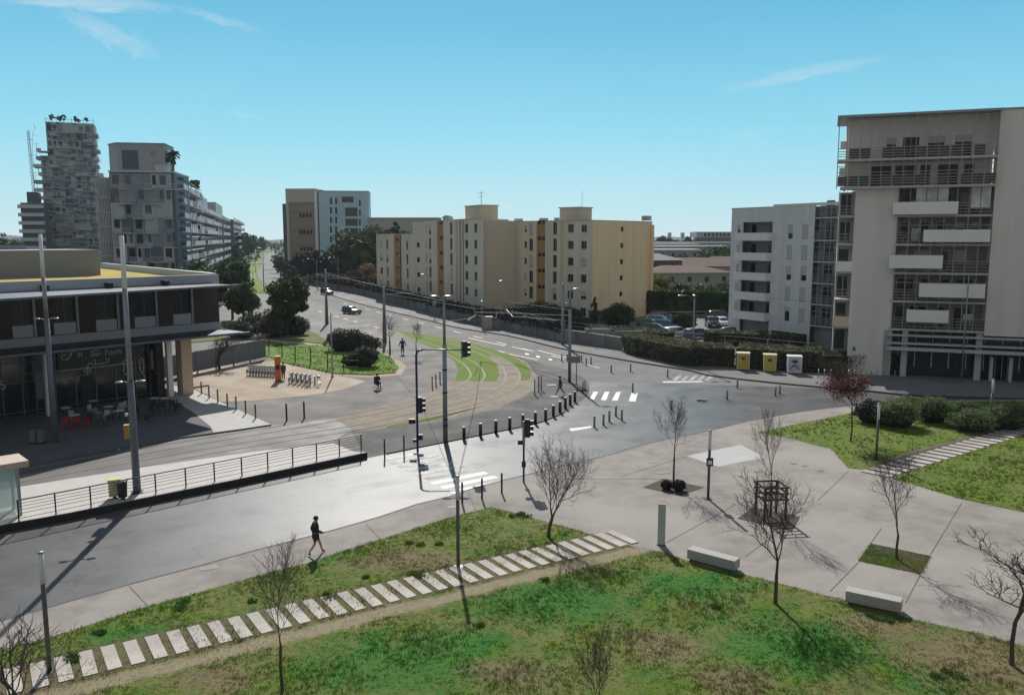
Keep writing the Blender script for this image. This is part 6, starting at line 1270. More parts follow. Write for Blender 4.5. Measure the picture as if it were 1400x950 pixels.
# ---- centre blocks
c1=bld('beige_block','beige tall block with a pale cap, left of the white blue block','building',(-79.1,290),(1,-.05)); CB=M('beige_panel',(.33,.27,.22),(.29,.235,.19),.8,.5); CP=M('pale_cap',(.52,.47,.42),(.48,.44,.39),.8,.5)
x0,x1=c1.u(396,320),c1.u(435,320); zc=c1.z(410,277); zt2=c1.z(410,258)
MB().box(x0,.3,-.3,x1-1.0,16,zc).build('body',CB,c1.root); MB().box(x0-1.0,0,zc,x1-.6,16,zt2).build('cap',CP,c1.root); MB().box(x0-1.0,0,-.3,x0-.01,16,zc-.01).build('edge_wall',CP,c1.root); MB().box(x1-1.0,-.1,-.3,x1-.1,10,zt2-1).build('edge_fin',PANEL,c1.root)
MB().box(x0-3.2,3,-.3,x0-1.01,14,zt2-5).build('rear_wing',DG3,c1.root)
for k in range(8):
    z=zc-2.9*(k+1)+.3
    MB().box(x0,.27,z-.25,x1-1,.3-.001,z-.18).build('joint_line',DG3,c1.root)
    if k in (0,2,4,6): continue
    for j in range(4): MB().box(x0+3.5+j*1.2,.24,z+.5,x0+4.3+j*1.2,.298,z+1.8).build('window',GLASSD,c1.root)
for k in (1,3,5): z=zc-2.9*k-.2; MB().box(x0+.2,.1,z,x1-1.2,.29,z+.3).build('balcony',CB,c1.root)
c2=bld('white_block','pale blue white block with tall narrow windows and dark loggias, behind the green trees','building',(-66.4,290),(1,.12)); CW=M('white_blue_render',(.50,.70,.78),(.46,.66,.74),.75,.4,c3=(.43,.63,.72),scale3=.1)
y0,y1=c2.u(437,320),c2.u(505,320); zt3=c2.z(470,262); hs=[]
for k in range(6):
    py=275+13*k
    for px,w_ in ((452.5,.7),(459.5,.7),(492,.6)):
        if px==492 and k>3: continue
        uu,zz=hit(c2.P,c2.d,px,py+ (3 if px==492 else 0)); hs.append((uu-w_/2,uu+w_/2,zz-1.1,zz+1.1))
for px0,px1,r0,r1 in ((468,484,269,277),(472,489,284,296),(472,489,299,309),(472,489,312,322)):
    a,b_=c2.u(px0,300),c2.u(px1,300); hs.append((a,b_,c2.z(478,r1),c2.z(478,r0)))
m=MB(); m.wall(y0,y1,-.3,zt3,hs,0,.5); m.build('wall',CW,c2.root)
for i,h_ in enumerate(hs): MB().quad((h_[0],.48,h_[2]),(h_[1],.48,h_[2]),(h_[1],.48,h_[3]),(h_[0],.48,h_[3])).build('window',GLASSD if i<16 else TEAL,c2.root)
MB().box(y0,.51,-.3,y1,14,zt3-.1).build('body',CW,c2.root); MB().box(y0-.1,-.1,zt3,y1+.1,14,zt3+.25).build('roof_edge',GREYM,c2.root)
lb=bld('long_low_block','long pale low block seen just above the trees behind the yellow building','building',(-40,290),(1,0)); a,b_=lb.u(505,300),lb.u(600,300); zz=lb.z(540,299); MB().box(a,0,-.3,b_,10,zz).build('wall',M('pale_olive',(.50,.52,.46),None,.8,.5),lb.root); MB().box(a-.3,-.3,zz,b_+.3,10,zz+.4).build('roof_edge',BALC,lb.root)
# trees around centre
CT_=leafmat('plane_tree_leaves',(.055,.085,.03),(.03,.055,.022),(.09,.115,.04),.2,.6)
def lt(label,px,D,top,r,mat,n=3000,cl=45,leaf=.45,seed=1,name='tree',bot=None,**k):
    b=GX(px,D,0); b.z=0; h=ZR(top,D); return leafy(label,b,h,(r,r,h*.42),n,cl,leaf,mat,.3,seed=seed,name=name,crown_z=h*.58,**k)
lt('big round green tree between the white block and the yellow building, left crown',488,240,306,9.5,CT_,5500,60,seed=1); lt('big green tree directly left of the yellow building, right crown',518,232,301,9.0,CT_,5000,60,seed=2); lt('tall green tree behind the two big crowns',505,258,309,8,CT_,3500,seed=3)
lt('wide green tree in front of the white block, lower left of the big crowns',466,262,325,7,EVER,3500,seed=4)
for i,(px,D,top,r) in enumerate(((424,262,338,6.5),(438,258,337,7),(452,260,342,6.4),(466,256,352,5.6),(412,266,348,4.5))): lt('very dark purple brown tree of the mass before the beige block, %s from the left'%ORD[[1,2,3,4,0][i]],px,D,top,r,PURP,3500,50,.34,seed=20+i,name='dark_tree',group='dark purple tree mass')
for i,(px,D,top,r) in enumerate(((540,235,293,3.2),(548,235,299,2.8),(533,238,300,2.8),(571,215,303,3.6),(556,232,305,3.4))): lt('dark conifer top showing above the lower wing roof, %s from the left'%ORD[[1,2,0,4,3][i]],px,D,top,r,EVER,1800,26,.4,seed=30+i,name='conifer',group='conifers behind the yellow building')
b=GX(614,180,0); leafy('flat topped cedar peeping over the yellow building beside the stair head',b,ZR(292,175),(3.4,3,1.6),1200,16,.3,EVER,.3,seed=9,name='cedar_tree',flat=.5)
b=GX(653,175,0); leafy('thin cypress tip above the yellow building roof, right of the antenna',b,ZR(282,175),(.9,.9,6),800,16,.3,EVER,.2,seed=10,name='cypress',shape='cone')
palm('palm tree in front of the big green trees, left of the yellow building',Vector((GX(497,226,0).x,226,0)),ZR(330,226),4.4,5,OLIVE,46)
for i,(px,D,top,r) in enumerate(((492,218,357,3.6),(506,214,352,3.8),(483,222,366,3),(511,210,372,3))): lt('rust brown leaved tree at the left end of the yellow building, %s from the left'%ORD[[1,2,0,3][i]],px,D,top,r,RUSTL,1800,34,.26,seed=40+i,name='rusty_tree',group='rusty trees by the yellow building')
for i,(px,D,top,r) in enumerate(((395,235,355,2.5),(388,270,352,3),(384,300,348,3),(380,340,345,3.2),(400,225,362,2.2))): lt('bare greyish roadside tree along the right of the boulevard, %s from the viewer'%ORD[[1,2,3,4,0][i]],px,D,top,r,leafmat('grey_twigs',(.07,.06,.055),(.045,.04,.038)),900,30,.3,seed=60+i,name='roadside_tree',group='roadside trees of the boulevard')
for i,(px,D,top,r) in enumerate(((327,420,314,8),(340,520,316,11),(352,600,319,10),(335,460,322,8),(322,380,335,6),(318,330,352,5),(331,300,368,4),(325,250,372,3.5))): lt('dark far tree left of the boulevard end, %s in the row'%ORD[i],px,D,top,r,EVER,1500,30,.8,seed=70+i,name='far_tree',group='far trees at the end of the boulevard')
for i,(px,D,top,r) in enumerate(((8,130,330,3.5),(20,230,330,6),(28,330,325,6),(5,330,312,5),(62,170,366,4))): lt(['bare looking tree crown above the roof at the far left edge','dark tree behind the shop roof, left of the tower foot','small dark tree left of the curved block','dark round tree touching the left photo edge','dark tree low behind the penthouse'][i],px,D,top,r,EVER if i else BUSH,1500,30,.4,seed=80+i,name='tree')
# dark cypress and topiary before the gable
b=GX(812,130,0); b.z=0; leafy('dark cypress standing at the corner of the yellow gable',b,ZR(406,130),(1.15,1.15,3.6),2600,34,.18,EVER,.15,seed=12,name='cypress',shape='cone',crown_z=ZR(406,130)*.5)
t=shrub('dark clipped topiary with flat top before the yellow gable',Vector((GX(846,131,0).x,131,0)),2.6,1.8,3.6,3500,.14,EVER,seed=13,name='topiary')
for px,D,h_,r_,lb_ in ((740,142,3.0,6,'dark ivy bush against the blank wall of the yellow building'),(775,136,2.6,3,'dark bush at the foot of the facade beside the bend poles'),(790,128,1.8,2.4,'brown green bush above the wall end'),(700,143,2.0,4,'low bush below the blank side wall'),(935,128,2.4,2.0,'olive bush between the parked cars'),(915,160,2.2,7,'broad pale green hedge mass behind the blue cars')):
    shrub(lb_,Vector((GX(px,D,0).x,D,0)),r_,r_*.5,h_,2200,.15,EVER if px!=915 and px!=935 else OLIVE,seed=px,name='bush')
lt('yellow green tree beside the yellow gable',900,165,372,3.6,leafmat('lime_leaves',(.12,.15,.03),(.07,.10,.02),(.16,.17,.04),.3),2200,34,.25,seed=91); lt('second yellow green tree low beside the gable',893,160,385,2.6,MATS['lime_leaves'],1200,24,.25,seed=92)
for i,(px,D,top,r) in enumerate(((925,175,385,4),(945,172,388,4.5),(965,172,386,4.5),(985,172,384,4.5),(1000,175,380,4))): lt('rounded green tree behind the conifer screen, %s from the left'%ORD[i],px,D,top,r,OLIVE,1800,36,.3,seed=95+i,group='green trees behind the car park')
# houses far right
TILE=M('roof_tiles',(.12,.068,.05),(.085,.052,.042),.9,1.5,.2,streak=(1,4,1)); HW=M('house_wall',(.36,.34,.30),(.31,.29,.26),.85,.6)
def house(label,px,D,w_,dp,top,eave,rz=0,wall=None,roof=None,flat=False):
    b=GX(px,D,0); b.z=0; t=thing('house',label,'house',b,rz); ze=ZR(eave,D); zt_=ZR(top,D)
    MB().box(-w_/2,0,-.2,w_/2,dp,ze).build('wall',wall or HW,t)
    if flat: MB().box(-w_/2-.3,-.3,ze,w_/2+.3,dp+.3,max(zt_,ze+.3)).build('roof',roof or BALC,t)
    else:
        k=min(w_,dp)*.45; MB().add([(-w_/2-.5,-.5,ze),(w_/2+.5,-.5,ze),(w_/2+.5,dp+.5,ze),(-w_/2-.5,dp+.5,ze),(-w_/2+k,dp/2,zt_),(w_/2-k,dp/2,zt_)],[(0,1,5,4),(1,2,5),(2,3,4,5),(3,0,4),(3,2,1,0)]).build('roof',roof or TILE,t)
    n=max(2,int(w_/4))
    for i in range(n): x=-w_/2+w_*(i+.5)/n; MB().box(x-.5,-.05,max(1,ze-2.2),x+.5,-.003,max(1,ze-2.2)+1.2).build('window',GLASSD,t)
    return t
house('low house with a wide hipped tile roof, nearest behind the trees',942,205,22,14,364,373,.1,M('green_grey_wall',(.30,.32,.28),None,.85,.6)); house('house with brown hipped roof behind the nearest one',963,235,30,16,353,364,-.1); house('dark gabled house with grey roof right beside the yellow gable',905,215,11,10,347,356,.25,M('dark_house_wall',(.14,.13,.125),None,.85,.6),M('grey_roof',(.22,.21,.21),None,.8,1)); house('small red roofed house at the block edge',992,250,14,10,351,358,.0)
for i,(px,D,w_,top,eave,lb_) in enumerate(((905,330,30,341,343,'long pale flat warehouse left part'),(935,350,40,336,338,'long pale flat warehouse middle part'),(950,420,50,331,333,'grey flat hall behind the warehouses'),(912,400,30,333,334.5,'second grey flat hall, left, behind the warehouses'))): house(lb_,px,D,w_,14,top,eave,0,M('pale_hall',(.30,.31,.33),(.26,.27,.29),.8,.3),BALC,True)
ob=bld('office_building','wide white modern office building on the far ridge','building',(120,560),(1,0)); a,b_=ob.u(958,320),ob.u(1004,320); z0,z1=ob.z(980,330),ob.z(980,317); MB().box(a,0,-1,b_,20,z0+2.5).build('base',DG3,ob.root); MB().box(a-3,-1,z0+2.5,b_,20,z1).build('upper_body',M('office_white',(.42,.45,.48),None,.7,.5),ob.root); 
for k in range(8): MB().box(a+2+k*2.6,-1.05,z0+3.2,a+3.6+k*2.6,-1.01,z1-.8).build('window',GLASSD,ob.root)
for k,px in enumerate((916,934,952)): MB().box(ob.u(px,320),5,z0-2,ob.u(px+4,320),9,ob.z(px,318)).build('chimney_block',BALC,ob.root)
for i in range(9): px=903+i*7.5; lt('dark far tree on the ridge behind the halls, %s from the left'%ORD[i],px,480+10*(i%3),321+(i%3)*1.5,9,EVER,500,16,1.3,seed=110+i,name='far_tree',group='far trees on the ridge')
for i,(px,D,top,r) in enumerate(((962,300,338,5),(972,290,333,6),(985,280,330,7),(995,270,336,6),(930,300,346,5),(915,290,349,4),(950,265,350,5))): lt(['dark tree right of the halls, first from the left','dark tree right of the halls, second from the left','tallest dark tree next to the apartment block','dark tree touching the block edge','bare grey tree among the halls','bare grey tree near the dark gabled house','low tree behind the brown hipped roof'][i],px,D,top,r,EVER if i<4 else MATS['grey_twigs'],1300,26,.5,seed=130+i,name='tree')
# ground cover of distant suburbs and hills
hv=MB(); n=60; ring=[]
pts=[]
for i in range(n+1):
    a=-1.1+2.2*i/n; R_=2600; h_=6+5*math.sin(i*.55)+4*math.sin(i*1.3+1)+2*math.sin(i*3.1); pts.append((R_*math.sin(a),R_*math.cos(a),h_))
v=[(x*.86,y*.86,-1) for x,y,h_ in pts]+[(x,y,h_+8) for x,y,h_ in pts]+[(x*1.1,y*1.1,-1) for x,y,h_ in pts]; k=n+1
hv.add(v,[(i,i+1,k+i+1,k+i) for i in range(n)]+[(k+i,k+i+1,2*k+i+1,2*k+i) for i in range(n)]); hv.build('distant_hills',M('hill_woods',(.022,.032,.030),(.018,.027,.026),.95,.01,c3=(.03,.035,.033),scale3=.004),kind='structure')
# scattered suburban mass in the distance: trees that read as one wood
rg=np.random.default_rng(77); V=[]
for i in range(1100):
    D=rg.uniform(520,1500); x=rg.uniform(-.75,.75)*D; 
    if abs(x/D+.292)<.02 and D<930: continue
    r=rg.uniform(4,9); m_=26; P=np.array([x,D,r*.7])+rg.normal(0,1,(m_,3))*np.array([r*.8,r*.8,r*.32]); V.append(P)
o=tri_obj('distant_wood',leafquads(np.concatenate(V),2.6),EVER); tag(o,'distant wooded suburbs fading towards the horizon','wood',kind='stuff')
# ------------------------------------------------------------------ cars
TYRE=M('tyre_rubber',(.02,.02,.02),None,.85,8); RIM=M('wheel_rim',(.40,.41,.42),None,.3,3,metal=.8); HL=M('headlight_glass',(.62,.64,.66),None,.12,2); TL=M('tail_light',(.30,.01,.01),None,.2,2); CGL=M('car_glass',(.02,.025,.03),(.03,.035,.04),.05,1,spec=.9); PLATE=M('number_plate',(.7,.7,.65),None,.5,2)
PROF={'hatch':[(-2.0,.35,.78,.80,.80,0),(-1.92,.28,.95,1.30,.70,0),(-1.55,.25,.93,1.42,.62,1),(-.2,.22,.90,1.46,.62,1),(.35,.22,.90,1.40,.60,1),(1.05,.22,.92,.96,.80,0),(1.75,.25,.78,.82,.78,0),(2.0,.35,.58,.62,.72,0)],
'wagon':[(-2.25,.35,.80,.84,.80,0),(-2.18,.28,.95,1.32,.70,0),(-1.85,.25,.95,1.45,.62,1),(-.3,.22,.92,1.50,.62,1),(.45,.22,.92,1.42,.60,1),(1.2,.22,.94,.98,.80,0),(2.0,.25,.80,.84,.78,0),(2.25,.35,.60,.64,.72,0)],
'suv':[(-2.1,.42,.90,.95,.82,0),(-2.05,.35,1.08,1.5,.72,0),(-1.8,.32,1.06,1.62,.66,1),(-.3,.30,1.04,1.68,.66,1),(.5,.30,1.04,1.60,.64,1),(1.1,.30,1.06,1.10,.82,0),(1.9,.32,.95,.98,.80,0),(2.15,.40,.70,.74,.76,0)]}
def car(label,p,rz,kind,c,group=None,name='parked_car',rough=.25):
    t=thing(name,label,'car',p,rz,group); paint=M('paint_%02d%02d%02d'%tuple(int(q*99) for q in c),c,tuple(q*.92 for q in c),rough,1,metal=.25,spec=.7)
    pr=PROF[kind]; st=[]; 
    for a,b in zip(pr,pr[1:]):
        for k in range(2): f=k/2; st.append(tuple(a[i]*(1-f)+b[i]*f for i in range(5)))
    st.append(pr[-1][:5]); vs=[];w0=.88
    for x,zb,zl,zt,wt in st:
        e=min(1,(2.3-abs(x))/.55)**.4 if abs(x)>1.75 else 1; w_=w0*(.86+.14*e); R_=[(w_*.90,zb),(w_,zb+.16),(w_*1.0,(zb+zl)/2+.08),(w_*.95,zl),(min(wt,w_*.95)+0,zt-.03),(min(wt,w_*.95)-.10,zt)]
        vs+=[(x,-a,b) for a,b in R_]+[(x,a,b) for a,b in R_[::-1]]
    n=12; fs=[]
    for i in range(len(st)-1):
        for k in range(n): fs.append((i*n+k,i*n+(k+1)%n,(i+1)*n+(k+1)%n,(i+1)*n+k))
    fs.append(tuple(range(n))[::-1]); fs.append(tuple((len(st)-1)*n+k for k in range(n)))
    b=MB(); b.add(vs,fs); o=b.build('body',paint,t,True)
    bm=bmesh.new(); bm.from_mesh(o.data); bmesh.ops.recalc_face_normals(bm,faces=bm.faces); bm.to_mesh(o.data); bm.free(); md=o.modifiers.new('es','EDGE_SPLIT'); md.split_angle=math.radians(38)
    # side windows, windscreen, rear window
    cab=[q for q in pr if q[5]]; xa=cab[0][0]; xb=cab[-1][0]; zl=cab[0][2]; zt=cab[0][3]
    for s in (-1,1):
        for a,b_ in ((xa+.12,-.55),(-.47,xb+.05)):
            if b_-a<.3: continue
            f=.97
            MB().add([(a,s*(w0*.95+.005),zl+.03),(b_+(.30 if b_>0 else 0),s*(w0*.95+.005),zl+.03),(b_,s*(.63+.03),zt-.07),(a+.05,s*(.63+.03),zt-.07)],[(0,1,2,3) if s<0 else (3,2,1,0)]).build('side_window',CGL,t)
    q=pr[5]; MB().add([(q[0]-.06,-.68,q[3]+.035),(q[0]-.06,.68,q[3]+.035),(xb+.03,.54,cab[-1][3]-.01),(xb+.03,-.54,cab[-1][3]-.01)],[(0,1,2,3)]).build('windscreen',CGL,t)
    q=pr[1]; MB().add([(pr[0][0]+.02,-.66,q[2]+.08),(pr[0][0]+.02,.66,q[2]+.08),(q[0]-.0,.58,q[3]-.06),(q[0]-.0,-.58,q[3]-.06)],[(0,3,2,1)]).build('rear_window',CGL,t)
    L_=pr[-1][0]; zn=pr[-1][2]
    for s in (-1,1):
        MB().box(L_-.22,s*.60-.14,zn-.02,L_-.02,s*.60+.14,zn+.12).build('headlight',HL,t,bevel=.03); MB().box(-L_-.03,s*.66-.10,.72,-L_+.10,s*.66+.10,1.0).build('tail_light',TL,t,bevel=.02)
        MB().box(xb+.1,s*.93-.07,zl,xb+.28,s*.93+.07,zl+.14).build('mirror',paint,t,bevel=.03)
    MB().box(L_-.01,-.26,.42,L_+.02,.26,.54).build('number_plate',PLATE,t); MB().box(L_-.08,-.55,.28,L_+.0,.55,.44).build('grille',DARK,t)
    for x in (-L_*.62,L_*.64):
        for s in (-1,1):
            w=MB().tube([(x,s*.70,.32),(x,s*.90,.32)],.32,14).build('wheel',TYRE,t); MB().tube([(x,s*.88,.32),(x,s*.912,.32)],.20,10).build('rim',RIM,w)
    return t
def carat(label,px,py,ang,kind,c,group=None,name='parked_car',rough=.25): return car(label,G(px,py,.01),math.radians(ang),kind,c,group,name,rough)
carat('black hatchback driving on the avenue towards the viewer',481,429,-42,'hatch',(.02,.02,.022),name='driving_car')
carat('dark car further up the avenue by the wall, partly behind the pole',447,403,-52,'suv',(.05,.06,.07),name='driving_car')
for i,(px,py,c) in enumerate(((397,384,(.03,.03,.035)),(392,373,(.04,.04,.05)),(386,363,(.05,.05,.05)),(383,355,(.5,.5,.5)),(412,390,(.06,.07,.08)))): carat('dark car parked at the right of the far boulevard, %s from the viewer'%ORD[[1,2,3,4,0][i]] if i!=3 else 'pale car, the farthest one parked along the boulevard',px,py,-74,'suv',c,'cars parked along the boulevard' if i!=3 else None)
carat('bright blue estate car in the car park, the bluest one',931,448,-28,'wagon',(.03,.10,.30)); carat('blue grey car partly behind the bright blue one',912,450,-28,'hatch',(.05,.12,.22)); carat('pale car with reflecting roof behind the blue cars',902,443,-25,'wagon',(.35,.42,.46)); carat('dark teal car left, behind the rail and loose hedge',896,455,-20,'hatch',(.04,.08,.10)); carat('dark green car behind the teal one, next to the gable',888,448,-20,'hatch',(.05,.07,.06))
carat('white car half hidden by the hedge, middle of the car park',926,460,15,'hatch',(.60,.60,.58)); carat('blue grey hatchback seen from behind the double lamp post',955,462,20,'hatch',(.13,.20,.25)); carat('dark four by four parked in front of the conifer screen',973,447,-95,'suv',(.03,.04,.035)); carat('white car with sun glint beside the apartment block',988,446,-92,'wagon',(.6,.6,.58))
carat('black car roof showing far back in the car park',938,427,10,'suv',(.02,.022,.025)); carat('dark estate car parked against the block, upper of the two',1008,461,-8,'wagon',(.05,.06,.08)); carat('dark estate car parked against the block, lower of the two',1010,469,-8,'wagon',(.04,.045,.06))
carat('dark red car behind the far rail of the car park',905,436,0,'hatch',(.12,.04,.04)); carat('dark car under the carport by the block edge',985,437,0,'suv',(.05,.04,.04))
# ------------------------------------------------------------------ people
SKIN=M('skin',(.42,.26,.19),(.38,.23,.17),.6,6); HAIR=M('black_hair',(.012,.010,.009),None,.6,12,.3); CLB=M('black_cloth',(.014,.015,.02),(.02,.02,.026),.85,8,.3); CLG=M('grey_trousers',(.16,.15,.145),(.12,.115,.11),.85,8,.3); CLN=M('navy_shorts',(.03,.032,.045),None,.85,8,.3); SHOE=M('dark_shoe',(.015,.015,.016),None,.5,4); CLR=M('grey_jacket',(.06,.06,.07),None,.85,8,.3)
def skinmesh(name,verts,edges,rad,mat,parent,sub=2):
    me=bpy.data.meshes.new(name+'_src'); me.from_pydata([tuple(v) for v in verts],edges,[]); o=bpy.data.objects.new(name,me); COL.objects.link(o)
    md=o.modifiers.new('s','SKIN'); md.use_smooth_shade=True; sv=me.skin_vertices[0].data
    for i,r in enumerate(rad): sv[i].radius=(r,r) if not isinstance(r,tuple) else r; sv[i].use_root=(i==0)
    s2=o.modifiers.new('u','SUBSURF'); s2.levels=sub; s2.render_levels=sub
    bpy.context.view_layer.update(); dg=bpy.context.evaluated_depsgraph_get(); nm=bpy.data.meshes.new_from_object(o.evaluated_get(dg)); bpy.data.objects.remove(o)
    nm.materials.clear(); nm.materials.append(mat); 
    for p in nm.polygons: p.use_smooth=True
    ob=bpy.data.objects.new(name,nm); COL.objects.link(ob); ob.parent=parent; return ob
def person(label,p,rz,J,top=CLB,legs=CLG,bare=False,h=1.0,hair=HAIR,sleeve=True,group=None,shortlen=.55):
    """J: joints, x forward, y left, z up"""
    t=thing('person',label,'person',p,rz,group); t.scale=(h,h,h); V=lambda k:Vector(J[k])
    names=['pel','waist','chest','neck','head0','head1','lsh','lel','lwr','lhd','rsh','rel','rwr','rhd','lhip','lkn','lan','ltoe','rhip','rkn','ran','rtoe']
    vs=[V(k) for k in names]; rad=[.13,.125,.15,.055,.085,.075,.06,.045,.032,.035,.06,.045,.032,.035,.095,.06,.042,.03,.095,.06,.042,.03]
    E_=[(0,1),(1,2),(2,3),(3,4),(4,5),(2,6),(6,7),(7,8),(8,9),(2,10),(10,11),(11,12),(12,13),(0,14),(14,15),(15,16),(16,17),(0,18),(18,19),(19,20),(20,21)]
    # fingers and thumb on each hand
    for hi,wi,s in ((9,8,1),(13,12,-1)):
        d=(vs[hi]-vs[wi]).normalized(); sd_=Vector((1,0,0)); sd_=(sd_-d*sd_.dot(d)).normalized(); nn=d.cross(sd_)
        for q,l_ in ((-.026,.055),(-.009,.068),(.009,.064),(.026,.048)):
            a=len(vs); vs.append(vs[hi]+sd_*q+d*.045); vs.append(vs[hi]+sd_*q*1.15+d*(.045+l_*.6)+nn*.008*s); vs.append(vs[hi]+sd_*q*1.1+d*(.045+l_)+nn*.03*s); rad+=[.011,.009,.008]; E_+=[(hi,a),(a,a+1),(a+1,a+2)]
        a=len(vs); vs.append(vs[hi]+sd_*.045+d*.005); vs.append(vs[hi]+sd_*.06+d*.045); rad+=[.012,.009]; E_+=[(hi,a),(a,a+1)]
    skinmesh('body',vs,E_,rad,SKIN,t)
    skinmesh('jacket',[V('pel')+Vector((0,0,.0)),V('waist'),V('chest'),V('neck')-Vector((0,0,.03)),V('lsh'),V('lel'),V('lwr'),V('rsh'),V('rel'),V('rwr')],[(0,1),(1,2),(2,3),(2,4),(4,5),(5,6),(2,7),(7,8),(8,9)],[.165,.16,.185,.075,.09,.07,.052,.09,.07,.052],top,t)
    def lp(a,b,f): return V(a).lerp(V(b),f)
    f=shortlen if bare else .97; kn=lambda s:[V(s+'hip'),lp(s+'hip',s+'kn',.9 if not bare else .75)]+([] if bare else [V(s+'kn'),lp(s+'kn',s+'an',.93)])
    L1,R1_=kn('l'),kn('r'); n=len(L1); vs=[V('pel')]+L1+R1_; rr=[.15]+([.115,.085] if bare else [.11,.085,.075,.058])*2
    E_=[(0,1)]+[(i,i+1) for i in range(1,n)]+[(0,n+1)]+[(n+i,n+i+1) for i in range(1,n)]
    skinmesh('shorts' if bare else 'trousers',vs,E_,rr,CLN if bare else legs,t)
    for s in 'lr': skinmesh('shoe',[V(s+'an')-Vector((.03,0,.03)),V(s+'toe')+Vector((0,0,.0))],[(0,1)],[.05,.042],SHOE,t)
    hd=V('head1'); hb=MB(); hb.ball((hd.x-.02,hd.y,hd.z+.0),.112,12,8,(1.05,.9,1.0)); hb.build('hair',hair,t,True)
    # face
    fb=MB(); c=V('head0').lerp(V('head1'),.45); fb.ball((c.x+.10,c.y,c.z),.018,6,4,(1,.7,1.3)); fb.build('nose',SKIN,t,True)
    for s in (-1,1): MB().ball((c.x+.085,c.y+s*.033,c.z+.025),.011,6,4).build('eye',DARK,t,True); MB().ball((c.x-.01,c.y+s*.088,c.z),.022,6,4,(1,.4,1.4)).build('ear',SKIN,t,True)
    MB().box(c.x+.078,c.y-.022,c.z-.055,c.x+.094,c.y+.022,c.z-.047).build('mouth',M('lips',(.25,.10,.09),None,.6,3),t)
    return t
walk=dict(pel=(0,0,.93),waist=(.01,0,1.08),chest=(.03,0,1.30),neck=(.04,0,1.48),head0=(.06,0,1.55),head1=(.06,0,1.65),lsh=(.02,.19,1.40),lel=(-.12,.24,1.13),lwr=(-.02,.24,.90),lhd=(.01,.24,.84),rsh=(.03,-.19,1.40),rel=(.06,-.25,1.13),rwr=(.28,-.22,1.02),rhd=(.34,-.21,1.01),lhip=(.02,.09,.88),lkn=(.20,.10,.50),lan=(.30,.10,.12),ltoe=(.44,.11,.045),rhip=(-.01,-.09,.88),rkn=(-.06,-.09,.48),ran=(-.32,-.09,.14),rtoe=(-.24,-.10,.04))
person('person in black jacket and dark shorts walking along the near pavement beside the avenue',G(432,757,.1),math.radians(25),walk,bare=True)
walk2=dict(walk); walk2.update(lel=(.05,.24,1.13),lwr=(.20,.22,.95),lhd=(.24,.21,.90),rel=(-.10,-.24,1.13),rwr=(-.18,-.24,.92),rhd=(-.2,-.24,.86),lan=(.38,.10,.13),lkn=(.22,.10,.52),ltoe=(.52,.11,.07),ran=(-.42,-.09,.15),rkn=(-.12,-.09,.50),rtoe=(-.33,-.1,.04))
person('person in dark top and grey trousers striding across the island between tram lawn and bollards',G(766,540,.01),math.radians(185),walk2)
st=dict(walk); st.update(lkn=(.02,.10,.48),lan=(0,.10,.10),ltoe=(.14,.12,.04),rkn=(.02,-.10,.48),ran=(0,-.10,.10),rtoe=(.14,-.12,.04),lel=(0,.29,1.14),lwr=(0,.40,.93),lhd=(0,.43,.88),rel=(0,-.29,1.14),rwr=(0,-.40,.93),rhd=(0,-.43,.88))
person('person in black standing, arms held out, on the pavement beside the small bare trees',G(550.5,484,.01),math.radians(-80),st,legs=CLB,h=1.12)
person('person in dark clothes standing at the orange bicycle terminal',G(387.5,519,.01),math.radians(100),dict(st,lel=(.05,.22,1.13),lwr=(.2,.2,1.0),lhd=(.25,.2,.98),rel=(.02,-.22,1.13),rwr=(.05,-.22,.9),rhd=(.06,-.22,.84)),top=CLR,legs=CLB)
sit=dict(walk); sit.update(pel=(-.05,0,.62),waist=(-.08,0,.78),chest=(-.04,0,1.0),neck=(-.02,0,1.18),head0=(0,0,1.25),head1=(0,0,1.35),lsh=(-.04,.19,1.1),lel=(.02,.23,.86),lwr=(.22,.2,.80),lhd=(.28,.19,.80),rsh=(-.04,-.19,1.1),rel=(.02,-.23,.86),rwr=(.22,-.2,.80),rhd=(.28,-.19,.80),lhip=(.0,.10,.60),lkn=(.42,.12,.60),lan=(.50,.12,.25),ltoe=(.62,.12,.20),rhip=(.0,-.10,.60),rkn=(.42,-.12,.60),ran=(.50,-.12,.25),rtoe=(.62,-.12,.20))
wp=G(516,532,.01); person('person in dark clothes sitting in the wheelchair on the grey court',wp,math.radians(-60),sit,legs=CLB,top=CLB,h=1.05)
t=thing('wheelchair','dark wheelchair with large wheels carrying the seated person on the grey court','wheelchair',wp,math.radians(-60)); MB().box(-.25,-.22,.46,.25,.22,.51).build('seat',BLK,t); MB().box(-.30,-.22,.51,-.26,.22,1.0).build('backrest',BLK,t)
for s in (-1,1):
    b=MB(); b.tube([(-.08+.30*math.cos(a),s*.29,.31+.30*math.sin(a)) for a in [i*math.pi/8 for i in range(17)]],.022,5)
    for i in range(6): a=i*math.pi/3; b.tube([(-.08,s*.29,.31),(-.08+.3*math.cos(a),s*.29,.31+.3*math.sin(a))],.006,4)
    b.build('wheel',ALUM,t); MB().tube([(.42,s*.2,.09),(.42,s*.23,.09)],.08,10).build('caster',TYRE,t); MB().tube([(-.3,s*.22,1.0),(-.42,s*.22,.98)],.018,5).build('handle',DARK,t); MB().box(.44,s*.12-.08,.16,.66,s*.12+.08,.18).build('footrest',DARK,t); MB().tube([(.25,s*.2,.48),(.42,s*.2,.2),(.44,s*.2,.1)],.015,5).build('frame',ALUM,t)
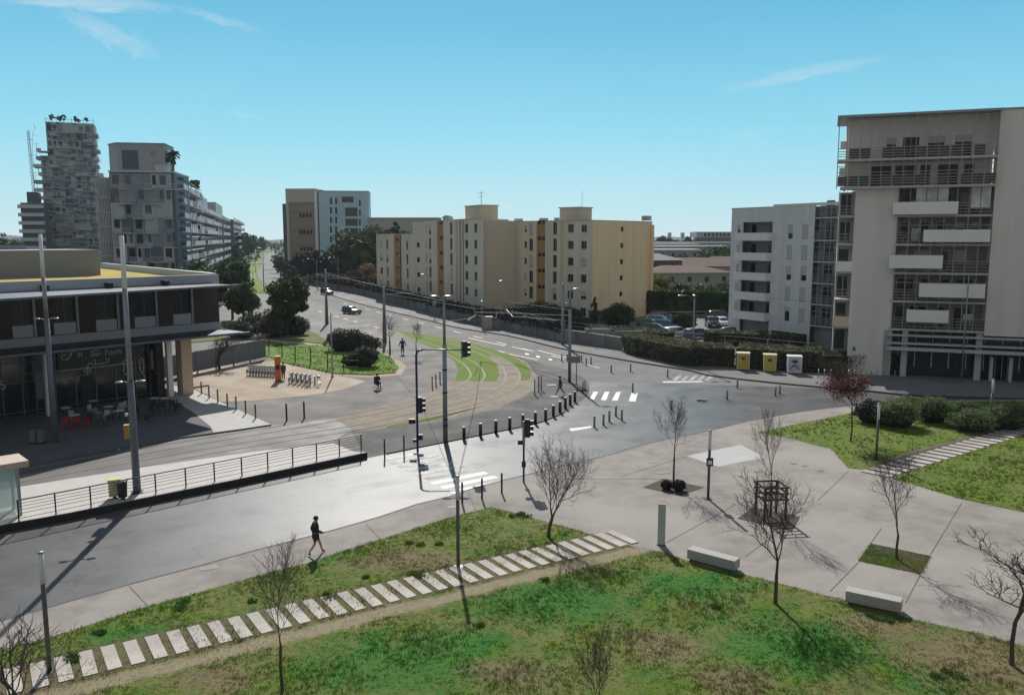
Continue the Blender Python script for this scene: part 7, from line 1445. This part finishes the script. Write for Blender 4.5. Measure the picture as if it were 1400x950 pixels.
# ------------------------------------------------------------------ bicycle station
def bicycle(label,p,rz,grp):
    t=thing('rental_bicycle',label,'bicycle',p,rz,grp)
    for x in (-.52,.55):
        w_=MB().tube([(x+.33*math.cos(a),0,.33+.33*math.sin(a)) for a in [i*math.pi/8 for i in range(17)]],.022,5).build('wheel',TYRE,t); b=MB()
        for i in range(8): a=i*math.pi/4; b.tube([(x,0,.33),(x+.32*math.cos(a),0,.33+.32*math.sin(a))],.006,3)
        b.build('spokes',ALUM,w_)
    MB().tube([(-.52,0,.33),(-.05,0,.30),(.38,0,.80)],.03,5).tube([(-.05,0,.30),(-.18,0,.85)],.028,5).tube([(.38,0,.92),(.55,0,.33)],.022,5).tube([(-.52,0,.33),(-.15,0,.72)],.02,5).build('frame',WHITEP,t); MB().box(-.32,-.08,.86,-.06,.08,.92).build('saddle',DARK,t,bevel=.02)
    MB().tube([(.34,-.27,1.02),(.40,0,.96),(.34,.27,1.02)],.018,5).build('handlebar',DARK,t); MB().box(.48,-.16,.74,.72,.16,.96).build('basket',GREYM,t); MB().box(-.80,-.035,.34,-.50,.035,.70).build('mudguard',M('mudguard_grey',(.3,.3,.31),None,.5,2),t)
    return t
A,B=G(340,513,.01),G(376,515,.01); k=10; base=None
ddA=(B-A); a0=math.atan2(ddA.y,ddA.x)+math.pi/2+.35
for i in range(k):
    p=A.lerp(B,i/(k-1)); lb_='rental bicycle in the longer docking row left of the orange terminal, %s from the left'%ORD[i]
    if base is None: base=bicycle(lb_,p,a0,'rental bicycles left of the terminal')
    else: copy_tree(base,p,a0,lb_)
A,B=G(397,524,.01),G(428,528,.01); base=None
for i in range(6):
    p=A.lerp(B,i/5); lb_='rental bicycle in the short docking row right of the orange terminal, %s from the left'%ORD[i]
    if base is None: base=bicycle(lb_,p,a0,'rental bicycles right of the terminal')
    else: copy_tree(base,p,a0 if i<5 else a0-.9,lb_)
for i in range(16):
    if i<10: p=G(340,513,.01).lerp(G(376,515,.01),i/9)
    else: p=A.lerp(B,(i-10)/5)
    q=p+Vector((math.cos(a0)*.95,math.sin(a0)*.95,0)); o=thing('docking_post','grey bicycle docking post, %s from the left'%ORD[i],'docking post',q,a0,'bicycle docking posts'); MB().box(-.08,-.06,0,.08,.06,.75).build('post',SLATE,o,bevel=.02); MB().box(-.1,-.07,.75,.1,.07,.82).build('head',GREYM,o)
t=thing('bicycle_terminal','orange upright bicycle rental terminal between the two docking rows','terminal',G(380.5,521,.01),.2); MB().box(-.28,-.2,.05,.28,.2,2.5).build('cabinet',M('terminal_orange',(.60,.17,.04),(.52,.14,.035),.5,2),t,bevel=.03); MB().box(-.18,-.215,1.2,.18,-.201,1.6).build('screen',GLASSD,t); MB().box(-.35,-.27,0,.35,.27,.05).build('base_plate',DARK,t)
# ------------------------------------------------------------------ haze
hz=bpy.data.materials.new('thin_haze'); hz.use_nodes=True; hn=hz.node_tree.nodes; hn.remove(hn['Principled BSDF']); pv=hn.new('ShaderNodeVolumePrincipled'); pv.inputs['Density'].default_value=.00011; pv.inputs['Color'].default_value=(.80,.90,1,1); pv.inputs['Anisotropy'].default_value=.2
hz.node_tree.links.new(pv.outputs[0],hn['Material Output'].inputs['Volume']); o=MB().box(-1800,-90,-3,1800,3650,75).build('haze',hz,kind='stuff')
scn.cycles.volume_bounces=0
